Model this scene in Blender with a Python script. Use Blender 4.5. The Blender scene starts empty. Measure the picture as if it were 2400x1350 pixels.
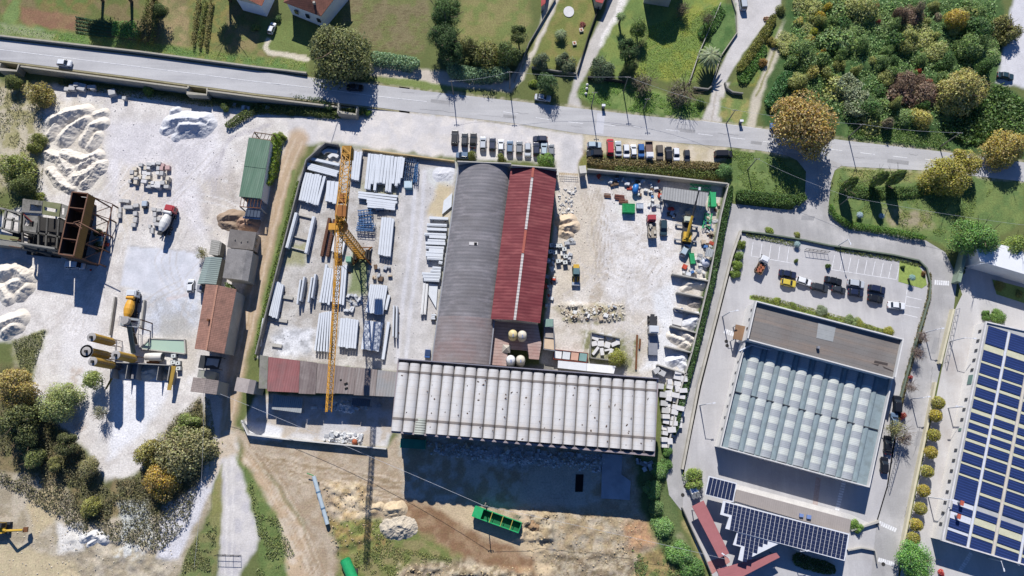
import bpy, bmesh, math, random
import numpy as np
from mathutils import Vector, Matrix
random.seed(7)
rng = np.random.default_rng(11)
SC = bpy.context.scene
COL = SC.collection
# ------------------------------------------------------------------ camera
TH = math.radians(12.8); CAMH = 171.6; FPX = 1600.0
ST, CT = math.sin(TH), math.cos(TH)
cam_d = bpy.data.cameras.new('camera'); cam = bpy.data.objects.new('camera', cam_d); COL.objects.link(cam)
cam_d.sensor_width = 36; cam_d.lens = 24; cam_d.clip_end = 6000; cam_d.clip_start = 1
cam.location = (0, 0, CAMH); cam.rotation_euler = (TH, 0, 0)
SC.camera = cam
# ------------------------------------------------------------------ sky and sun
SUN_EL, SUN_AZ = math.radians(38), math.radians(6.5)      # shadows run to -Y and a little to +X
w = bpy.data.worlds.new('World'); SC.world = w; w.use_nodes = True
nt = w.node_tree; bg = nt.nodes['Background']
sky = nt.nodes.new('ShaderNodeTexSky'); sky.sky_type = 'NISHITA'; sky.sun_disc = False
sky.sun_elevation = SUN_EL; sky.sun_rotation = -SUN_AZ
sky.air_density = 1.0; sky.dust_density = 0.1; sky.ozone_density = 7.0
tn = nt.nodes.new('ShaderNodeMix'); tn.data_type = 'RGBA'; tn.blend_type = 'MULTIPLY'; tn.inputs[0].default_value = 1; tn.inputs[7].default_value = (.72, .94, 1.25, 1)     # deep blue clear sky
nt.links.new(sky.outputs[0], tn.inputs[6]); nt.links.new(tn.outputs[2], bg.inputs[0]); bg.inputs[1].default_value = 0.058
sd = bpy.data.lights.new('sun', 'SUN'); sd.energy = 5.0; sd.angle = math.radians(0.53); sd.color = (1.0, 0.965, 0.925)
sun = bpy.data.objects.new('sun', sd); COL.objects.link(sun)
sdir = Vector((math.sin(SUN_AZ) * math.cos(SUN_EL), -math.cos(SUN_AZ) * math.cos(SUN_EL), -math.sin(SUN_EL)))
sun.rotation_euler = sdir.to_track_quat('-Z', 'Y').to_euler(); sun.location = (0, 60, 120)
vs = SC.view_settings; vs.view_transform = 'Standard'; vs.look = 'None'; vs.exposure = 0.46; vs.gamma = 1; vs.use_curve_mapping = False
SC.cycles.max_bounces = 5; SC.cycles.diffuse_bounces = 2; SC.cycles.glossy_bounces = 2; SC.cycles.transparent_max_bounces = 6
SC.cycles.use_adaptive_sampling = True
try: SC.cycles.use_denoising = True
except Exception: pass
KLIT = 1.36       # what a sunlit level surface of albedo 1 shows: colours below are given as they look in sunlight
# ------------------------------------------------------------------ survey: map positions read off the aerial picture
def P(x, y, z=0.0):
    u = (x - 1200) / FPX; v = (675 - y) / FPX
    t = (CAMH - z) / (CT - v * ST)
    return Vector((t * u, t * (ST + v * CT), z))
def P2(x, y, z=0.0):
    p = P(x, y, z); return (p.x, p.y)
def PX(X, Y, Z=0.0):
    dz = CAMH - Z
    d = Y * ST + dz * CT
    return 1200 + FPX * X / d, 675 - FPX * (Y * CT - dz * ST) / d
def mpp(x, y, z=0): return (P(x + 1, y, z) - P(x, y, z)).length
# ------------------------------------------------------------------ colours and materials
def lin(c):
    c /= 255.0
    return c / 12.92 if c <= 0.04045 else ((c + 0.055) / 1.055) ** 2.4
def C(h, k=None):
    h = h.lstrip('#'); k = k or KLIT
    return tuple(min(0.86, lin(int(h[i:i + 2], 16)) / k) for i in (0, 2, 4))
MATS = {}
class NT:
    def __init__(s, m):
        s.m = m; s.t = m.node_tree; s.bsdf = s.t.nodes['Principled BSDF']
    def n(s, typ, **kw):
        nd = s.t.nodes.new(typ)
        for k, v in kw.items(): setattr(nd, k, v)
        return nd
    def l(s, a, b): s.t.links.new(a, b)
    def math(s, op, a, b=None, c=None):
        nd = s.n('ShaderNodeMath', operation=op)
        for i, q in enumerate((a, b, c)):
            if q is None: continue
            if isinstance(q, (int, float)): nd.inputs[i].default_value = q
            else: s.l(q, nd.inputs[i])
        return nd.outputs[0]
    def mul(s, col, fac):          # colour times scalar / colour
        nd = s.n('ShaderNodeMix', data_type='RGBA', blend_type='MULTIPLY'); nd.inputs[0].default_value = 1
        s.l(col, nd.inputs[6]); s.l(fac, nd.inputs[7]); return nd.outputs[2]
    def mix(s, fac, a, b):
        nd = s.n('ShaderNodeMix', data_type='RGBA')
        for i, q in ((0, fac), (6, a), (7, b)):
            if isinstance(q, (int, float)): nd.inputs[i].default_value = q
            elif isinstance(q, tuple): nd.inputs[i].default_value = (*q[:3], 1)
            else: s.l(q, nd.inputs[i])
        return nd.outputs[2]
    def noise(s, vec, scale, detail=4, rough=0.6):
        nd = s.n('ShaderNodeTexNoise'); nd.inputs['Scale'].default_value = scale
        nd.inputs['Detail'].default_value = detail; nd.inputs['Roughness'].default_value = rough
        s.l(vec, nd.inputs['Vector']); return nd.outputs['Fac']
    def rng(s, v, a, b, c, d):
        nd = s.n('ShaderNodeMapRange'); nd.clamp = True
        for i, q in enumerate((a, b, c, d)): nd.inputs[i + 1].default_value = q
        s.l(v, nd.inputs[0]); return nd.outputs[0]
def M(key, hexc, rough=0.85, var=0.18, scale=0.6, fine=6.0, fvar=0.10, metal=0.0, stain=None, stain_amt=0.5, stain_scale=0.25,
      stripe=None, lines=None, obj=False, spec=0.3, bump=0.0, k=None, streak=None):
    """procedural surface: base colour, broad and fine variation, stains, corrugation stripes (axis, period, depth), dark lines (axis, period, width, amount)"""
    if key in MATS: return MATS[key]
    m = bpy.data.materials.new(key); m.use_nodes = True; MATS[key] = m
    q = NT(m); tc = q.n('ShaderNodeTexCoord'); vec = tc.outputs['Object']
    rgb = q.n('ShaderNodeRGB'); rgb.outputs[0].default_value = (*C(hexc, k), 1)
    col = rgb.outputs[0]
    if obj:
        oi = q.n('ShaderNodeObjectInfo'); col = oi.outputs['Color']
    if stain:
        nz = q.noise(vec, stain_scale, 6, 0.65)
        f = q.rng(nz, 0.48, 0.68, 0, stain_amt)
        col = q.mix(f, col, C(stain, k))
    if streak:            # long streaks along an axis: (axis, hex, amount, scale)
        mp = q.n('ShaderNodeMapping'); sc = [streak[3]] * 3; sc['xyz'.index(streak[0])] *= 0.07
        mp.inputs['Scale'].default_value = sc; q.l(vec, mp.inputs['Vector'])
        f = q.rng(q.noise(mp.outputs[0], 1.0, 5, 0.6), 0.47, 0.66, 0, streak[2]); col = q.mix(f, col, C(streak[1], k))
    v = q.rng(q.noise(vec, scale, 5), 0.25, 0.75, 1 - var, 1 + var)
    f = q.rng(q.noise(vec, fine, 3), 0.25, 0.75, 1 - fvar, 1 + fvar)
    fac = q.math('MULTIPLY', v, f)
    hgt = None
    if stripe or lines:
        sep = q.n('ShaderNodeSeparateXYZ'); q.l(vec, sep.inputs[0])
    if stripe:
        ax, per, dep = stripe
        s_ = q.math('SINE', q.math('MULTIPLY', sep.outputs['XYZ'.index(ax.upper())], 2 * math.pi / per))
        hgt = s_
        fac = q.math('MULTIPLY', fac, q.math('MULTIPLY_ADD', s_, dep, 1.0))
    if lines:
        for (ax, per, wd, amt) in (lines if isinstance(lines, list) else [lines]):
            fr = q.math('FRACT', q.math('DIVIDE', sep.outputs['XYZ'.index(ax.upper())], per))
            on = q.math('LESS_THAN', fr, wd / per)
            fac = q.math('MULTIPLY', fac, q.math('MULTIPLY_ADD', on, -amt, 1.0))
    cmb = q.n('ShaderNodeCombineColor')
    for i in range(3): q.l(fac, cmb.inputs[i])
    col = q.mul(col, cmb.outputs[0])
    q.l(col, q.bsdf.inputs['Base Color'])
    q.bsdf.inputs['Roughness'].default_value = rough; q.bsdf.inputs['Metallic'].default_value = metal
    q.bsdf.inputs['Specular IOR Level'].default_value = spec
    if bump or hgt is not None:
        b = q.n('ShaderNodeBump'); b.inputs['Strength'].default_value = bump or 0.5
        b.inputs['Distance'].default_value = 0.05
        q.l(hgt if hgt is not None else q.noise(vec, 2.5, 4), b.inputs['Height']); q.l(b.outputs[0], q.bsdf.inputs['Normal'])
    return m
def leafmat(key, spread=0.35):
    if key in MATS: return MATS[key]
    m = bpy.data.materials.new(key); m.use_nodes = True; MATS[key] = m
    q = NT(m); oi = q.n('ShaderNodeObjectInfo'); g = q.n('ShaderNodeNewGeometry')
    hs = q.n('ShaderNodeHueSaturation')
    q.l(oi.outputs['Color'], hs.inputs['Color'])
    r = g.outputs['Random Per Island']
    q.l(q.rng(r, 0, 1, 1 - spread, 1 + spread * 1.3), hs.inputs['Value'])
    r2 = q.math('FRACT', q.math('MULTIPLY', r, 17.3))
    q.l(q.rng(r2, 0, 1, 0.47, 0.525), hs.inputs['Hue'])
    r3 = q.math('FRACT', q.math('MULTIPLY', r, 91.7))
    q.l(q.rng(r3, 0, 1, 0.7, 1.1), hs.inputs['Saturation'])
    q.l(hs.outputs[0], q.bsdf.inputs['Base Color']); q.bsdf.inputs['Roughness'].default_value = 0.7
    q.bsdf.inputs['Specular IOR Level'].default_value = 0.25
    tr = q.n('ShaderNodeBsdfTranslucent'); q.l(hs.outputs[0], tr.inputs['Color'])
    mx = q.n('ShaderNodeMixShader'); mx.inputs[0].default_value = 0.3
    out = q.t.nodes['Material Output']
    q.l(q.bsdf.outputs[0], mx.inputs[1]); q.l(tr.outputs[0], mx.inputs[2]); q.l(mx.outputs[0], out.inputs['Surface'])
    return m
# ------------------------------------------------------------------ objects
def tag(o, label=None, cat=None, group=None, kind=None):
    if label: o['label'] = label
    if cat: o['category'] = cat
    if group: o['group'] = group
    if kind: o['kind'] = kind
    elif cat: o['kind'] = 'thing'
    return o
def empty(name, loc=(0, 0, 0), rz=0.0, label=None, cat=None, group=None):
    o = bpy.data.objects.new(name, None); COL.objects.link(o)
    o.location = loc; o.rotation_euler = (0, 0, rz); o.empty_display_size = 0.5
    return tag(o, label, cat, group)
def obj(name, me, mat=None, parent=None, color=None, loc=None, rz=None, scale=None):
    o = bpy.data.objects.new(name, me); COL.objects.link(o)
    if mat is not None:
        if not me.materials: me.materials.append(mat)
        elif me.materials[0] != mat:
            o.material_slots[0].link = 'OBJECT'; o.material_slots[0].material = mat
    if parent is not None: o.parent = parent
    if color is not None: o.color = (*color[:3], 1)
    if loc is not None: o.location = loc
    if rz is not None: o.rotation_euler = (0, 0, rz)
    if scale is not None: o.scale = scale if hasattr(scale, '__len__') else (scale,) * 3
    return o
def poly_area(p): return 0.5 * sum(p[i][0] * p[(i + 1) % len(p)][1] - p[(i + 1) % len(p)][0] * p[i][1] for i in range(len(p)))
class MB:
    def __init__(s): s.v = []; s.f = []
    def add(s, vs, fs):
        b = len(s.v); s.v += [tuple(q) for q in vs]; s.f += [tuple(i + b for i in f) for f in fs]; return s
    def box(s, c, d, rz=0.0, rx=0.0, ry=0.0):
        hx, hy, hz = d[0] / 2, d[1] / 2, d[2] / 2
        pts = [Vector((x, y, z)) for z in (-hz, hz) for x, y in ((-hx, -hy), (hx, -hy), (hx, hy), (-hx, hy))]
        R = Matrix.Rotation(rz, 3, 'Z') @ Matrix.Rotation(ry, 3, 'Y') @ Matrix.Rotation(rx, 3, 'X')
        return s.add([R @ p + Vector(c) for p in pts], [(3, 2, 1, 0), (4, 5, 6, 7), (0, 1, 5, 4), (1, 2, 6, 5), (2, 3, 7, 6), (3, 0, 4, 7)])
    def prism(s, poly, z0, z1):
        if poly_area(poly) < 0: poly = poly[::-1]
        n = len(poly); zs0 = z0 if hasattr(z0, '__len__') else [z0] * n; zs1 = z1 if hasattr(z1, '__len__') else [z1] * n
        vs = [(p[0], p[1], zs0[i]) for i, p in enumerate(poly)] + [(p[0], p[1], zs1[i]) for i, p in enumerate(poly)]
        return s.add(vs, [tuple(range(n))[::-1], tuple(range(n, 2 * n))] + [(i, (i + 1) % n, n + (i + 1) % n, n + i) for i in range(n)])
    def quad(s, a, b, c, d): return s.add([a, b, c, d], [(0, 1, 2, 3)])
    def tube(s, p, q, r, n=6, r2=None, caps=True):
        p, q = Vector(p), Vector(q); d = (q - p)
        if d.length < 1e-6: return s
        z = d.normalized(); x = z.orthogonal().normalized(); y = z.cross(x); r2 = r if r2 is None else r2
        vs = [p + (x * math.cos(a) + y * math.sin(a)) * r for a in [2 * math.pi * i / n for i in range(n)]]
        vs += [q + (x * math.cos(a) + y * math.sin(a)) * r2 for a in [2 * math.pi * i / n for i in range(n)]]
        fs = [(i, (i + 1) % n, n + (i + 1) % n, n + i) for i in range(n)]
        if caps: fs += [tuple(range(n))[::-1], tuple(range(n, 2 * n))]
        return s.add(vs, fs)
    def lathe(s, prof, c=(0, 0, 0), axis='z', n=14):
        vs = []; fs = []
        for r, h in prof:
            for i in range(n):
                a = 2 * math.pi * i / n; x, y = r * math.cos(a), r * math.sin(a)
                pt = {'z': (x, y, h), 'x': (h, x, y), 'y': (y, h, x)}[axis]
                vs.append((pt[0] + c[0], pt[1] + c[1], pt[2] + c[2]))
        for j in range(len(prof) - 1):
            for i in range(n): fs.append((j * n + i, j * n + (i + 1) % n, (j + 1) * n + (i + 1) % n, (j + 1) * n + i))
        fs += [tuple(range(n))[::-1], tuple(range((len(prof) - 1) * n, len(prof) * n))]
        return s.add(vs, fs)
    def mesh(s, name, smooth=False):
        me = bpy.data.meshes.new(name); me.from_pydata(s.v, [], s.f); me.update()
        if smooth: me.polygons.foreach_set('use_smooth', [True] * len(me.polygons))
        return me
    def build(s, name, mat, parent=None, smooth=False, color=None, **kw):
        return obj(name, s.mesh(name, smooth), mat, parent, color, **kw)
def frame(a, b, z=0.0):
    """local frame on the map: origin at a, x axis towards b, at height z"""
    A, B = P(*a, z), P(*b, z); d = B - A
    return A, math.atan2(d.y, d.x), math.hypot(d.x, d.y)
def loc2(A, rz, p, z=0.0):
    q = P(*p, z) - A; c, s_ = math.cos(-rz), math.sin(-rz)
    return (q.x * c - q.y * s_, q.x * s_ + q.y * c)
def L2W(A, rz, x, y, z=0): return Vector((A.x + x * math.cos(rz) - y * math.sin(rz), A.y + x * math.sin(rz) + y * math.cos(rz), z))
def sheet(name, pts, z, mat, kind='structure', label=None, cat=None, world=False, parent=None):
    poly = [tuple(p) for p in pts] if world else [P2(*p) for p in pts]
    if poly_area(poly) < 0: poly = poly[::-1]
    bm = bmesh.new(); vs = [bm.verts.new((x, y, z)) for x, y in poly]; f = bm.faces.new(vs)
    bmesh.ops.triangulate(bm, faces=[f]); me = bpy.data.meshes.new(name); bm.to_mesh(me); bm.free()
    o = obj(name, me, mat, parent); return tag(o, label, cat, kind=None if parent else kind)
def smooth_line(pts, n=4):
    out = []
    for i in range(len(pts) - 1):
        p0 = pts[max(i - 1, 0)]; p1 = pts[i]; p2 = pts[i + 1]; p3 = pts[min(i + 2, len(pts) - 1)]
        for k in range(n):
            t = k / n
            out.append(tuple(0.5 * (2 * p1[j] + (p2[j] - p0[j]) * t + (2 * p0[j] - 5 * p1[j] + 4 * p2[j] - p3[j]) * t * t + (3 * p1[j] - p0[j] - 3 * p2[j] + p3[j]) * t ** 3) for j in (0, 1)))
    out.append(tuple(pts[-1])); return out
def ribbon(mb, line, w0, z0, z1, taper=None):
    """extruded band along a world polyline (width w0)"""
    n = len(line); L, R = [], []
    for i in range(n):
        a = Vector(line[max(i - 1, 0)][:2]); b = Vector(line[min(i + 1, n - 1)][:2]); d = (b - a).normalized(); nrm = Vector((-d.y, d.x))
        ww = w0 if taper is None else w0 * taper[i]
        # mitre
        if 0 < i < n - 1:
            d1 = (Vector(line[i][:2]) - Vector(line[i - 1][:2])).normalized(); k = max(0.5, abs(nrm.dot(Vector((-d1.y, d1.x)))))
            ww = ww / k
        p = Vector(line[i][:2]); L.append(p + nrm * ww / 2); R.append(p - nrm * ww / 2)
    vs = []; fs = []
    for i in range(n):
        vs += [(R[i].x, R[i].y, z0), (L[i].x, L[i].y, z0), (R[i].x, R[i].y, z1), (L[i].x, L[i].y, z1)]
    for i in range(n - 1):
        a = 4 * i; b = a + 4
        fs += [(a + 2, b + 2, b + 3, a + 3), (a, b, b + 2, a + 2), (a + 1, a + 3, b + 3, b + 1)]
    fs += [(0, 2, 3, 1), (4 * n - 4, 4 * n - 3, 4 * n - 1, 4 * n - 2)]
    return mb.add(vs, fs)
def wall(name, pts, h, wd, mat, label, cat='wall', group=None, top=True, z0=0.0):
    """a free-standing wall along picture points read at its top (top=True) or foot"""
    line = [P2(*p, h if top else 0) for p in pts]
    mb = ribbon(MB(), line, wd, z0, h); return tag(mb.build(name, mat), label, cat, group)
# ------------------------------------------------------------------ value noise for the terrain
_lat = rng.random((256, 256))
def vnoise(x, y, s, o=0):
    x = x * s + 37.1 * o; y = y * s + 11.7 * o
    xi = np.floor(x).astype(int); yi = np.floor(y).astype(int); fx = x - xi; fy = y - yi
    fx = fx * fx * (3 - 2 * fx); fy = fy * fy * (3 - 2 * fy)
    g = lambda a, b: _lat[a & 255, b & 255]
    return (g(xi, yi) * (1 - fx) + g(xi + 1, yi) * fx) * (1 - fy) + (g(xi, yi + 1) * (1 - fx) + g(xi + 1, yi + 1) * fx) * fy
def fbm(x, y, s, o=0, n=4):
    return sum(vnoise(x, y, s * 2 ** i, o + i) * 0.5 ** i for i in range(n)) / sum(0.5 ** i for i in range(n))
def inside(X, Y, poly):
    c = np.zeros(X.shape, bool); n = len(poly)
    for i in range(n):
        x0, y0 = poly[i]; x1, y1 = poly[(i + 1) % n]
        if y0 == y1: continue
        k = ((y0 > Y) != (y1 > Y)) & (X < (x1 - x0) * (Y - y0) / (y1 - y0) + x0); c ^= k
    return c
def dseg(X, Y, line, closed=False):
    d = np.full(X.shape, 1e9); n = len(line)
    for i in range(n if closed else n - 1):
        x0, y0 = line[i]; x1, y1 = line[(i + 1) % n]; dx, dy = x1 - x0, y1 - y0; L = dx * dx + dy * dy + 1e-9
        t = np.clip(((X - x0) * dx + (Y - y0) * dy) / L, 0, 1)
        d = np.minimum(d, (X - x0 - t * dx) ** 2 + (Y - y0 - t * dy) ** 2)
    return np.sqrt(d)
# ================================================================== THE GROUND
def hx(h): h = h.lstrip('#'); return np.array([lin(int(h[i:i + 2], 16)) for i in (0, 2, 4)]) / KLIT
STEP = 0.42
gx = np.concatenate([[-2500, -900, -400, -220], np.arange(-155, 155, STEP), [220, 400, 900, 2500]])
gy = np.concatenate([[-2500, -900, -300, -90], np.arange(-40, 134, STEP), [200, 400, 900, 2500]])
GX, GY = np.meshgrid(gx, gy)
WX, WY = PX(GX, np.clip(GY, -60, 200))            # survey coordinates of every ground vertex
CX = np.clip(WX, -300, 2700); CY = np.clip(WY, -300, 1600)
n1 = fbm(CX, CY, 1 / 22, 1); n2 = fbm(CX, CY, 1 / 22, 9); n3 = fbm(CX, CY, 1 / 70, 20); n4 = fbm(CX, CY, 1 / 9, 31, 3)
col = np.tile(hx('6d7645'), (*GX.shape, 1)); rough = np.full(GX.shape, 0.5)
def paint(poly, h, soft=6, warp=10, amt=1.0, tex=None, mot=None, mot_s=None):
    """a patch of ground: edge softness and raggedness in survey units; mot mottles it with a second colour"""
    global col, rough
    x0 = min(p[0] for p in poly) - 40; x1 = max(p[0] for p in poly) + 40; y0 = min(p[1] for p in poly) - 40; y1 = max(p[1] for p in poly) + 40
    k = (CX > x0) & (CX < x1) & (CY > y0) & (CY < y1)
    X = CX[k] + (n1[k] - 0.5) * warp * 2; Y = CY[k] + (n2[k] - 0.5) * warp * 2
    ins = inside(X, Y, poly); d = dseg(X, Y, poly, True); sd_ = np.where(ins, d, -d)
    a = np.clip(0.5 + sd_ / (2 * soft + 1e-6), 0, 1) * amt
    c = np.tile(hx(h), (a.size, 1))
    if mot:
        s = mot_s or (1 / 18)
        mm = np.clip((fbm(CX[k], CY[k], s, 50) - 0.42) * 5, 0, 1)[:, None]; c = c * (1 - mm) + hx(mot) * mm
    col[k] = col[k] * (1 - a[:, None]) + c * a[:, None]
    if tex is not None: rough[k] = rough[k] * (1 - a) + tex * a
def stroke(line, wd, h, soft=None, amt=1.0, warp=4, tex=None, broken=0.0):
    global col, rough
    soft = soft or wd * 0.35
    x0 = min(p[0] for p in line) - wd - 30; x1 = max(p[0] for p in line) + wd + 30; y0 = min(p[1] for p in line) - wd - 30; y1 = max(p[1] for p in line) + wd + 30
    k = (CX > x0) & (CX < x1) & (CY > y0) & (CY < y1)
    X = CX[k] + (n1[k] - 0.5) * warp * 2; Y = CY[k] + (n2[k] - 0.5) * warp * 2
    a = np.clip((wd / 2 + soft / 2 - dseg(X, Y, line)) / soft, 0, 1) * amt
    if broken: a = a * np.clip(1 - broken + (n4[k] - 0.45) * 6 * broken, 0, 1)
    col[k] = col[k] * (1 - a[:, None]) + hx(h) * a[:, None]
    if tex is not None: rough[k] = rough[k] * (1 - a) + tex * a
def tracks(line, gap, wd, h, amt=0.5):
    for s in (-1, 1):
        off = []
        for i, p in enumerate(line):
            a = line[max(i - 1, 0)]; b = line[min(i + 1, len(line) - 1)]; dx, dy = b[0] - a[0], b[1] - a[1]; L = math.hypot(dx, dy)
            off.append((p[0] - dy / L * s * gap / 2, p[1] + dx / L * s * gap / 2))
        stroke(off, wd, h, amt=amt, warp=2)
road_n_ = [(867, 197), (994, 213), (1200, 236), (1342, 252), (1496, 270), (1644, 284), (1745, 296), (1800, 305), (1978, 329), (2197, 354), (2420, 383)]; road_s_ = [(955, 261), (1200, 288), (1366, 314), (1530, 330), (1704, 344), (1800, 355), (1966, 389), (2179, 400), (2420, 428)]
# --- fields and gardens along the top
paint([(-300, -300), (700, -300), (640, 60), (720, 150), (300, 130), (-300, 60)], '857a58', 8, 8, tex=.9, mot='717a45', mot_s=1/26)
paint([(45, 18), (185, 35), (172, 72), (120, 68), (55, 55)], '8f6f58', 5, 8, mot='957a5c', tex=.8)
paint([(78, -10), (235, -10), (200, 32), (95, 24)], '84794f', 6, 8, mot='6f8040')
paint([(30, 0), (48, 0), (40, 60), (10, 70), (5, 40)], '7f9a48', 4, 5)
paint([(375, -20), (446, 20), (436, 112), (376, 108), (390, 60)], 'a3926c', 6, 10, mot='87855a', tex=.9)
paint([(446, -20), (560, -20), (500, 130), (440, 118)], '77804a', 7, 12, mot='8d8552', mot_s=1/8, tex=.9)
paint([(545, 60), (625, 55), (620, 130), (530, 135), (500, 128)], '93875f', 8, 12, mot='77804a', tex=.8)
paint([(-300, 40), (60, 60), (330, 98), (560, 128), (720, 142), (720, 172), (330, 122), (-300, 78)], '6f9240', 6, 8, tex=.7, mot='8b9352')
paint([(0, 60), (60, 62), (130, 82), (120, 98), (0, 80)], '98a078', 6, 10)
paint([(780, -300), (1015, -300), (1008, 60), (990, 122), (868, 118), (800, 60)], '877e5e', 7, 8, mot='7c8050', mot_s=1/22, tex=1)
for i in range(16):
    y0 = 2 + i * 7.4; stroke([(812 + i * 3, y0), (900, y0 + 8), (1004 - i, y0 + 22)], 2.2, '6c5f47', amt=.7, warp=3, broken=.7)
paint([(1085, -300), (1262, -300), (1240, 90), (1180, 150), (1075, 120)], '8f8a5c', 8, 10, mot='7f8a4c', tex=.9)
paint([(868, 150), (1100, 175), (1200, 190), (1200, 215), (1060, 205), (870, 175)], 'cfc4b6', 4, 5, tex=.3)
paint([(872, 182), (960, 185), (1060, 203), (1110, 212), (1060, 214), (985, 208), (885, 192)], '84954c', 3, 4, tex=.7)
paint([(600, 40), (760, 60), (740, 130), (620, 120)], '7b8a48', 6, 8, tex=.8)
stroke([(628, 92), (622, 112), (632, 122), (660, 128), (720, 140)], 11, 'dcd3c0', amt=.95)
stroke([(640, 124), (715, 131)], 5, 'd6ccb6', amt=.8)
# gardens between the driveways
paint([(1325, -40), (1415, -40), (1352, 165), (1245, 155)], '7f8748', 4, 4, mot='8f8a55', tex=.7)
paint([(1300, -80), (1345, -80), (1225, 190), (1190, 215), (1180, 205), (1250, 110)], 'd6cec0', 3, 4, tex=.4)
stroke([(1322, -60), (1280, 40), (1225, 160)], 5, '8d8d5a', amt=.7)
paint([(1440, -80), (1500, -40), (1490, 30), (1440, 60), (1385, 150), (1350, 215), (1365, 255), (1330, 250), (1352, 160), (1420, 20)], 'cbc6bf', 3, 4, tex=.4)
paint([(1448, 0), (1505, 0), (1490, 32), (1460, 28), (1412, 108), (1402, 106), (1440, 30)], 'efeae4', 2, 6, tex=.9)
paint([(1490, -40), (1550, -60), (1530, 60), (1450, 180), (1380, 170), (1420, 90), (1455, 30)], '74903c', 5, 6, mot='879846', tex=.7)
paint([(1555, -60), (1720, -60), (1690, 30), (1630, 190), (1480, 190), (1520, 90)], '819c38', 5, 6, mot='97a045', mot_s=1/26, tex=.8)
stroke([(1690, -10), (1600, 50), (1520, 120)], 4, 'a3a35c', amt=.6)
stroke([(1700, -5), (1610, 56), (1530, 130)], 3, 'a3a35c', amt=.5)
paint([(1360, 195), (1440, 185), (1645, 245), (1650, 275), (1625, 282), (1490, 266), (1395, 246), (1352, 228)], '6f9038', 4, 5, mot='86a044', tex=.8)
paint([(1718, -60), (1832, -60), (1830, 20), (1790, 60), (1738, 130), (1700, 195), (1672, 195), (1726, 80), (1722, 20)], 'd0ccc9', 2, 2, tex=.3)
paint([(1672, 195), (1712, 195), (1700, 215), (1690, 285), (1640, 290), (1664, 240)], 'd3cdc5', 3, 4, tex=.5)
stroke([(1678, 215), (1668, 285)], 4, '9c8e77', amt=.4)
paint([(1685, 10), (1726, 10), (1726, 80), (1680, 150), (1640, 130)], '6c9040', 4, 6, mot='567f36', tex=.8)
paint([(1800, 70), (1830, 60), (1770, 200), (1715, 200)], '6f8a3c', 4, 6, mot='9a8f50', tex=.8)
paint([(1690, 230), (1760, 235), (1752, 295), (1715, 292), (1685, 270)], '7c9443', 4, 5, mot='a09a62', tex=.8)
stroke([(1890, -40), (1830, 90), (1775, 225), (1760, 292)], 22, 'cfc6b4', amt=.95, tex=.5)
stroke([(1888, -40), (1828, 90), (1773, 225)], 5, '8b8a55', amt=.8)
# the overgrown plot
paint([(1850, -300), (2380, -300), (2345, 100), (2340, 200), (2420, 240), (2420, 372), (2200, 352), (1985, 325), (1790, 296), (1790, 215), (1835, 100)], '55723a', 6, 10, mot='476a34', tex=.9)
paint([(1985, 285), (2190, 320), (2200, 350), (1980, 322)], '6f9044', 6, 8, mot='567d38', tex=.9)
paint([(2290, 60), (2345, 60), (2330, 160), (2300, 200)], '5f8440', 6, 8, tex=.8)
paint([(2385, -60), (2500, -60), (2500, 260), (2400, 205), (2335, 195), (2350, 120)], 'd6d5d8', 4, 5, tex=.3)
# --- frontage and verges along the road
paint([(735, 236), (872, 250), (1200, 288), (1366, 314), (1372, 345), (1360, 380), (1355, 410), (1300, 405), (1300, 380), (1070, 372), (890, 350), (760, 332), (690, 345), (650, 330), (560, 290), (520, 262), (600, 268), (800, 278), (870, 272)], 'e0dad4', 5, 8, mot='d6d2d0', tex=.35)
paint([(1318, 330), (1350, 330), (1355, 420), (1310, 420)], 'cfcccb', 6, 6, tex=.4)
paint([(1366, 314), (1704, 344), (1712, 378), (1600, 388), (1372, 352)], 'd6cab4', 5, 6, mot='cabd9f', tex=.4)
paint([(1365, 352), (1400, 380), (1560, 384), (1700, 380), (1705, 432), (1380, 405), (1358, 395)], '83834d', 5, 8, mot='93754c', tex=.9)
paint([(1704, 350), (1800, 357), (1866, 372), (1888, 400), (1886, 468), (1845, 490), (1712, 470), (1700, 420)], '7d9448', 4, 6, mot='6a8440', tex=.8)
paint([(1968, 391), (2185, 402), (2400, 428), (2400, 520), (2330, 560), (2240, 590), (2180, 560), (2090, 545), (1995, 528), (1960, 505), (1945, 470), (1955, 402)], '7b8f47', 4, 6, mot='6a8740', tex=.8)
paint([(1975, 392), (2190, 405), (2180, 425), (2060, 430), (1985, 415)], 'a09c66', 5, 6, mot='8e9858')
paint([(2070, 490), (2180, 500), (2190, 535), (2110, 535), (2075, 520)], 'a49a80', 7, 8, mot='90905e')
for rd_ in (road_n_, road_s_): stroke(rd_, 10, 'c3b9a4', amt=.75, warp=4, broken=.5)
# --- stone yard on the west
paint([(-300, 168), (120, 195), (110, 420), (-300, 520)], 'c7bda6', 8, 14, mot='a7a077', tex=.7)
paint([(105, 195), (300, 215), (530, 250), (640, 270), (700, 330), (660, 420), (610, 540), (570, 700), (545, 880), (500, 1000), (300, 1120), (250, 1130), (205, 1060), (70, 930), (90, 800), (-300, 800), (-300, 610), (90, 470)], 'e4dfd9', 6, 8, mot='d6d0ca', tex=.7)
paint([(115, 230), (240, 240), (250, 450), (120, 450), (95, 380)], 'e3dccf', 8, 14, mot='d3cabb', tex=.7)
paint([(250, 290), (500, 270), (540, 420), (470, 560), (400, 480), (260, 480)], 'e3dfe0', 14, 14, amt=.8, mot='d8d4d6', mot_s=1/30)
paint([(460, 420), (560, 400), (560, 560), (500, 560), (470, 500)], 'd8cfc2', 12, 12, amt=.8, mot='c3bab0')
stroke([(560, 430), (545, 455), (550, 490)], 14, 'aba299', amt=.5, warp=8, broken=.5)
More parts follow.
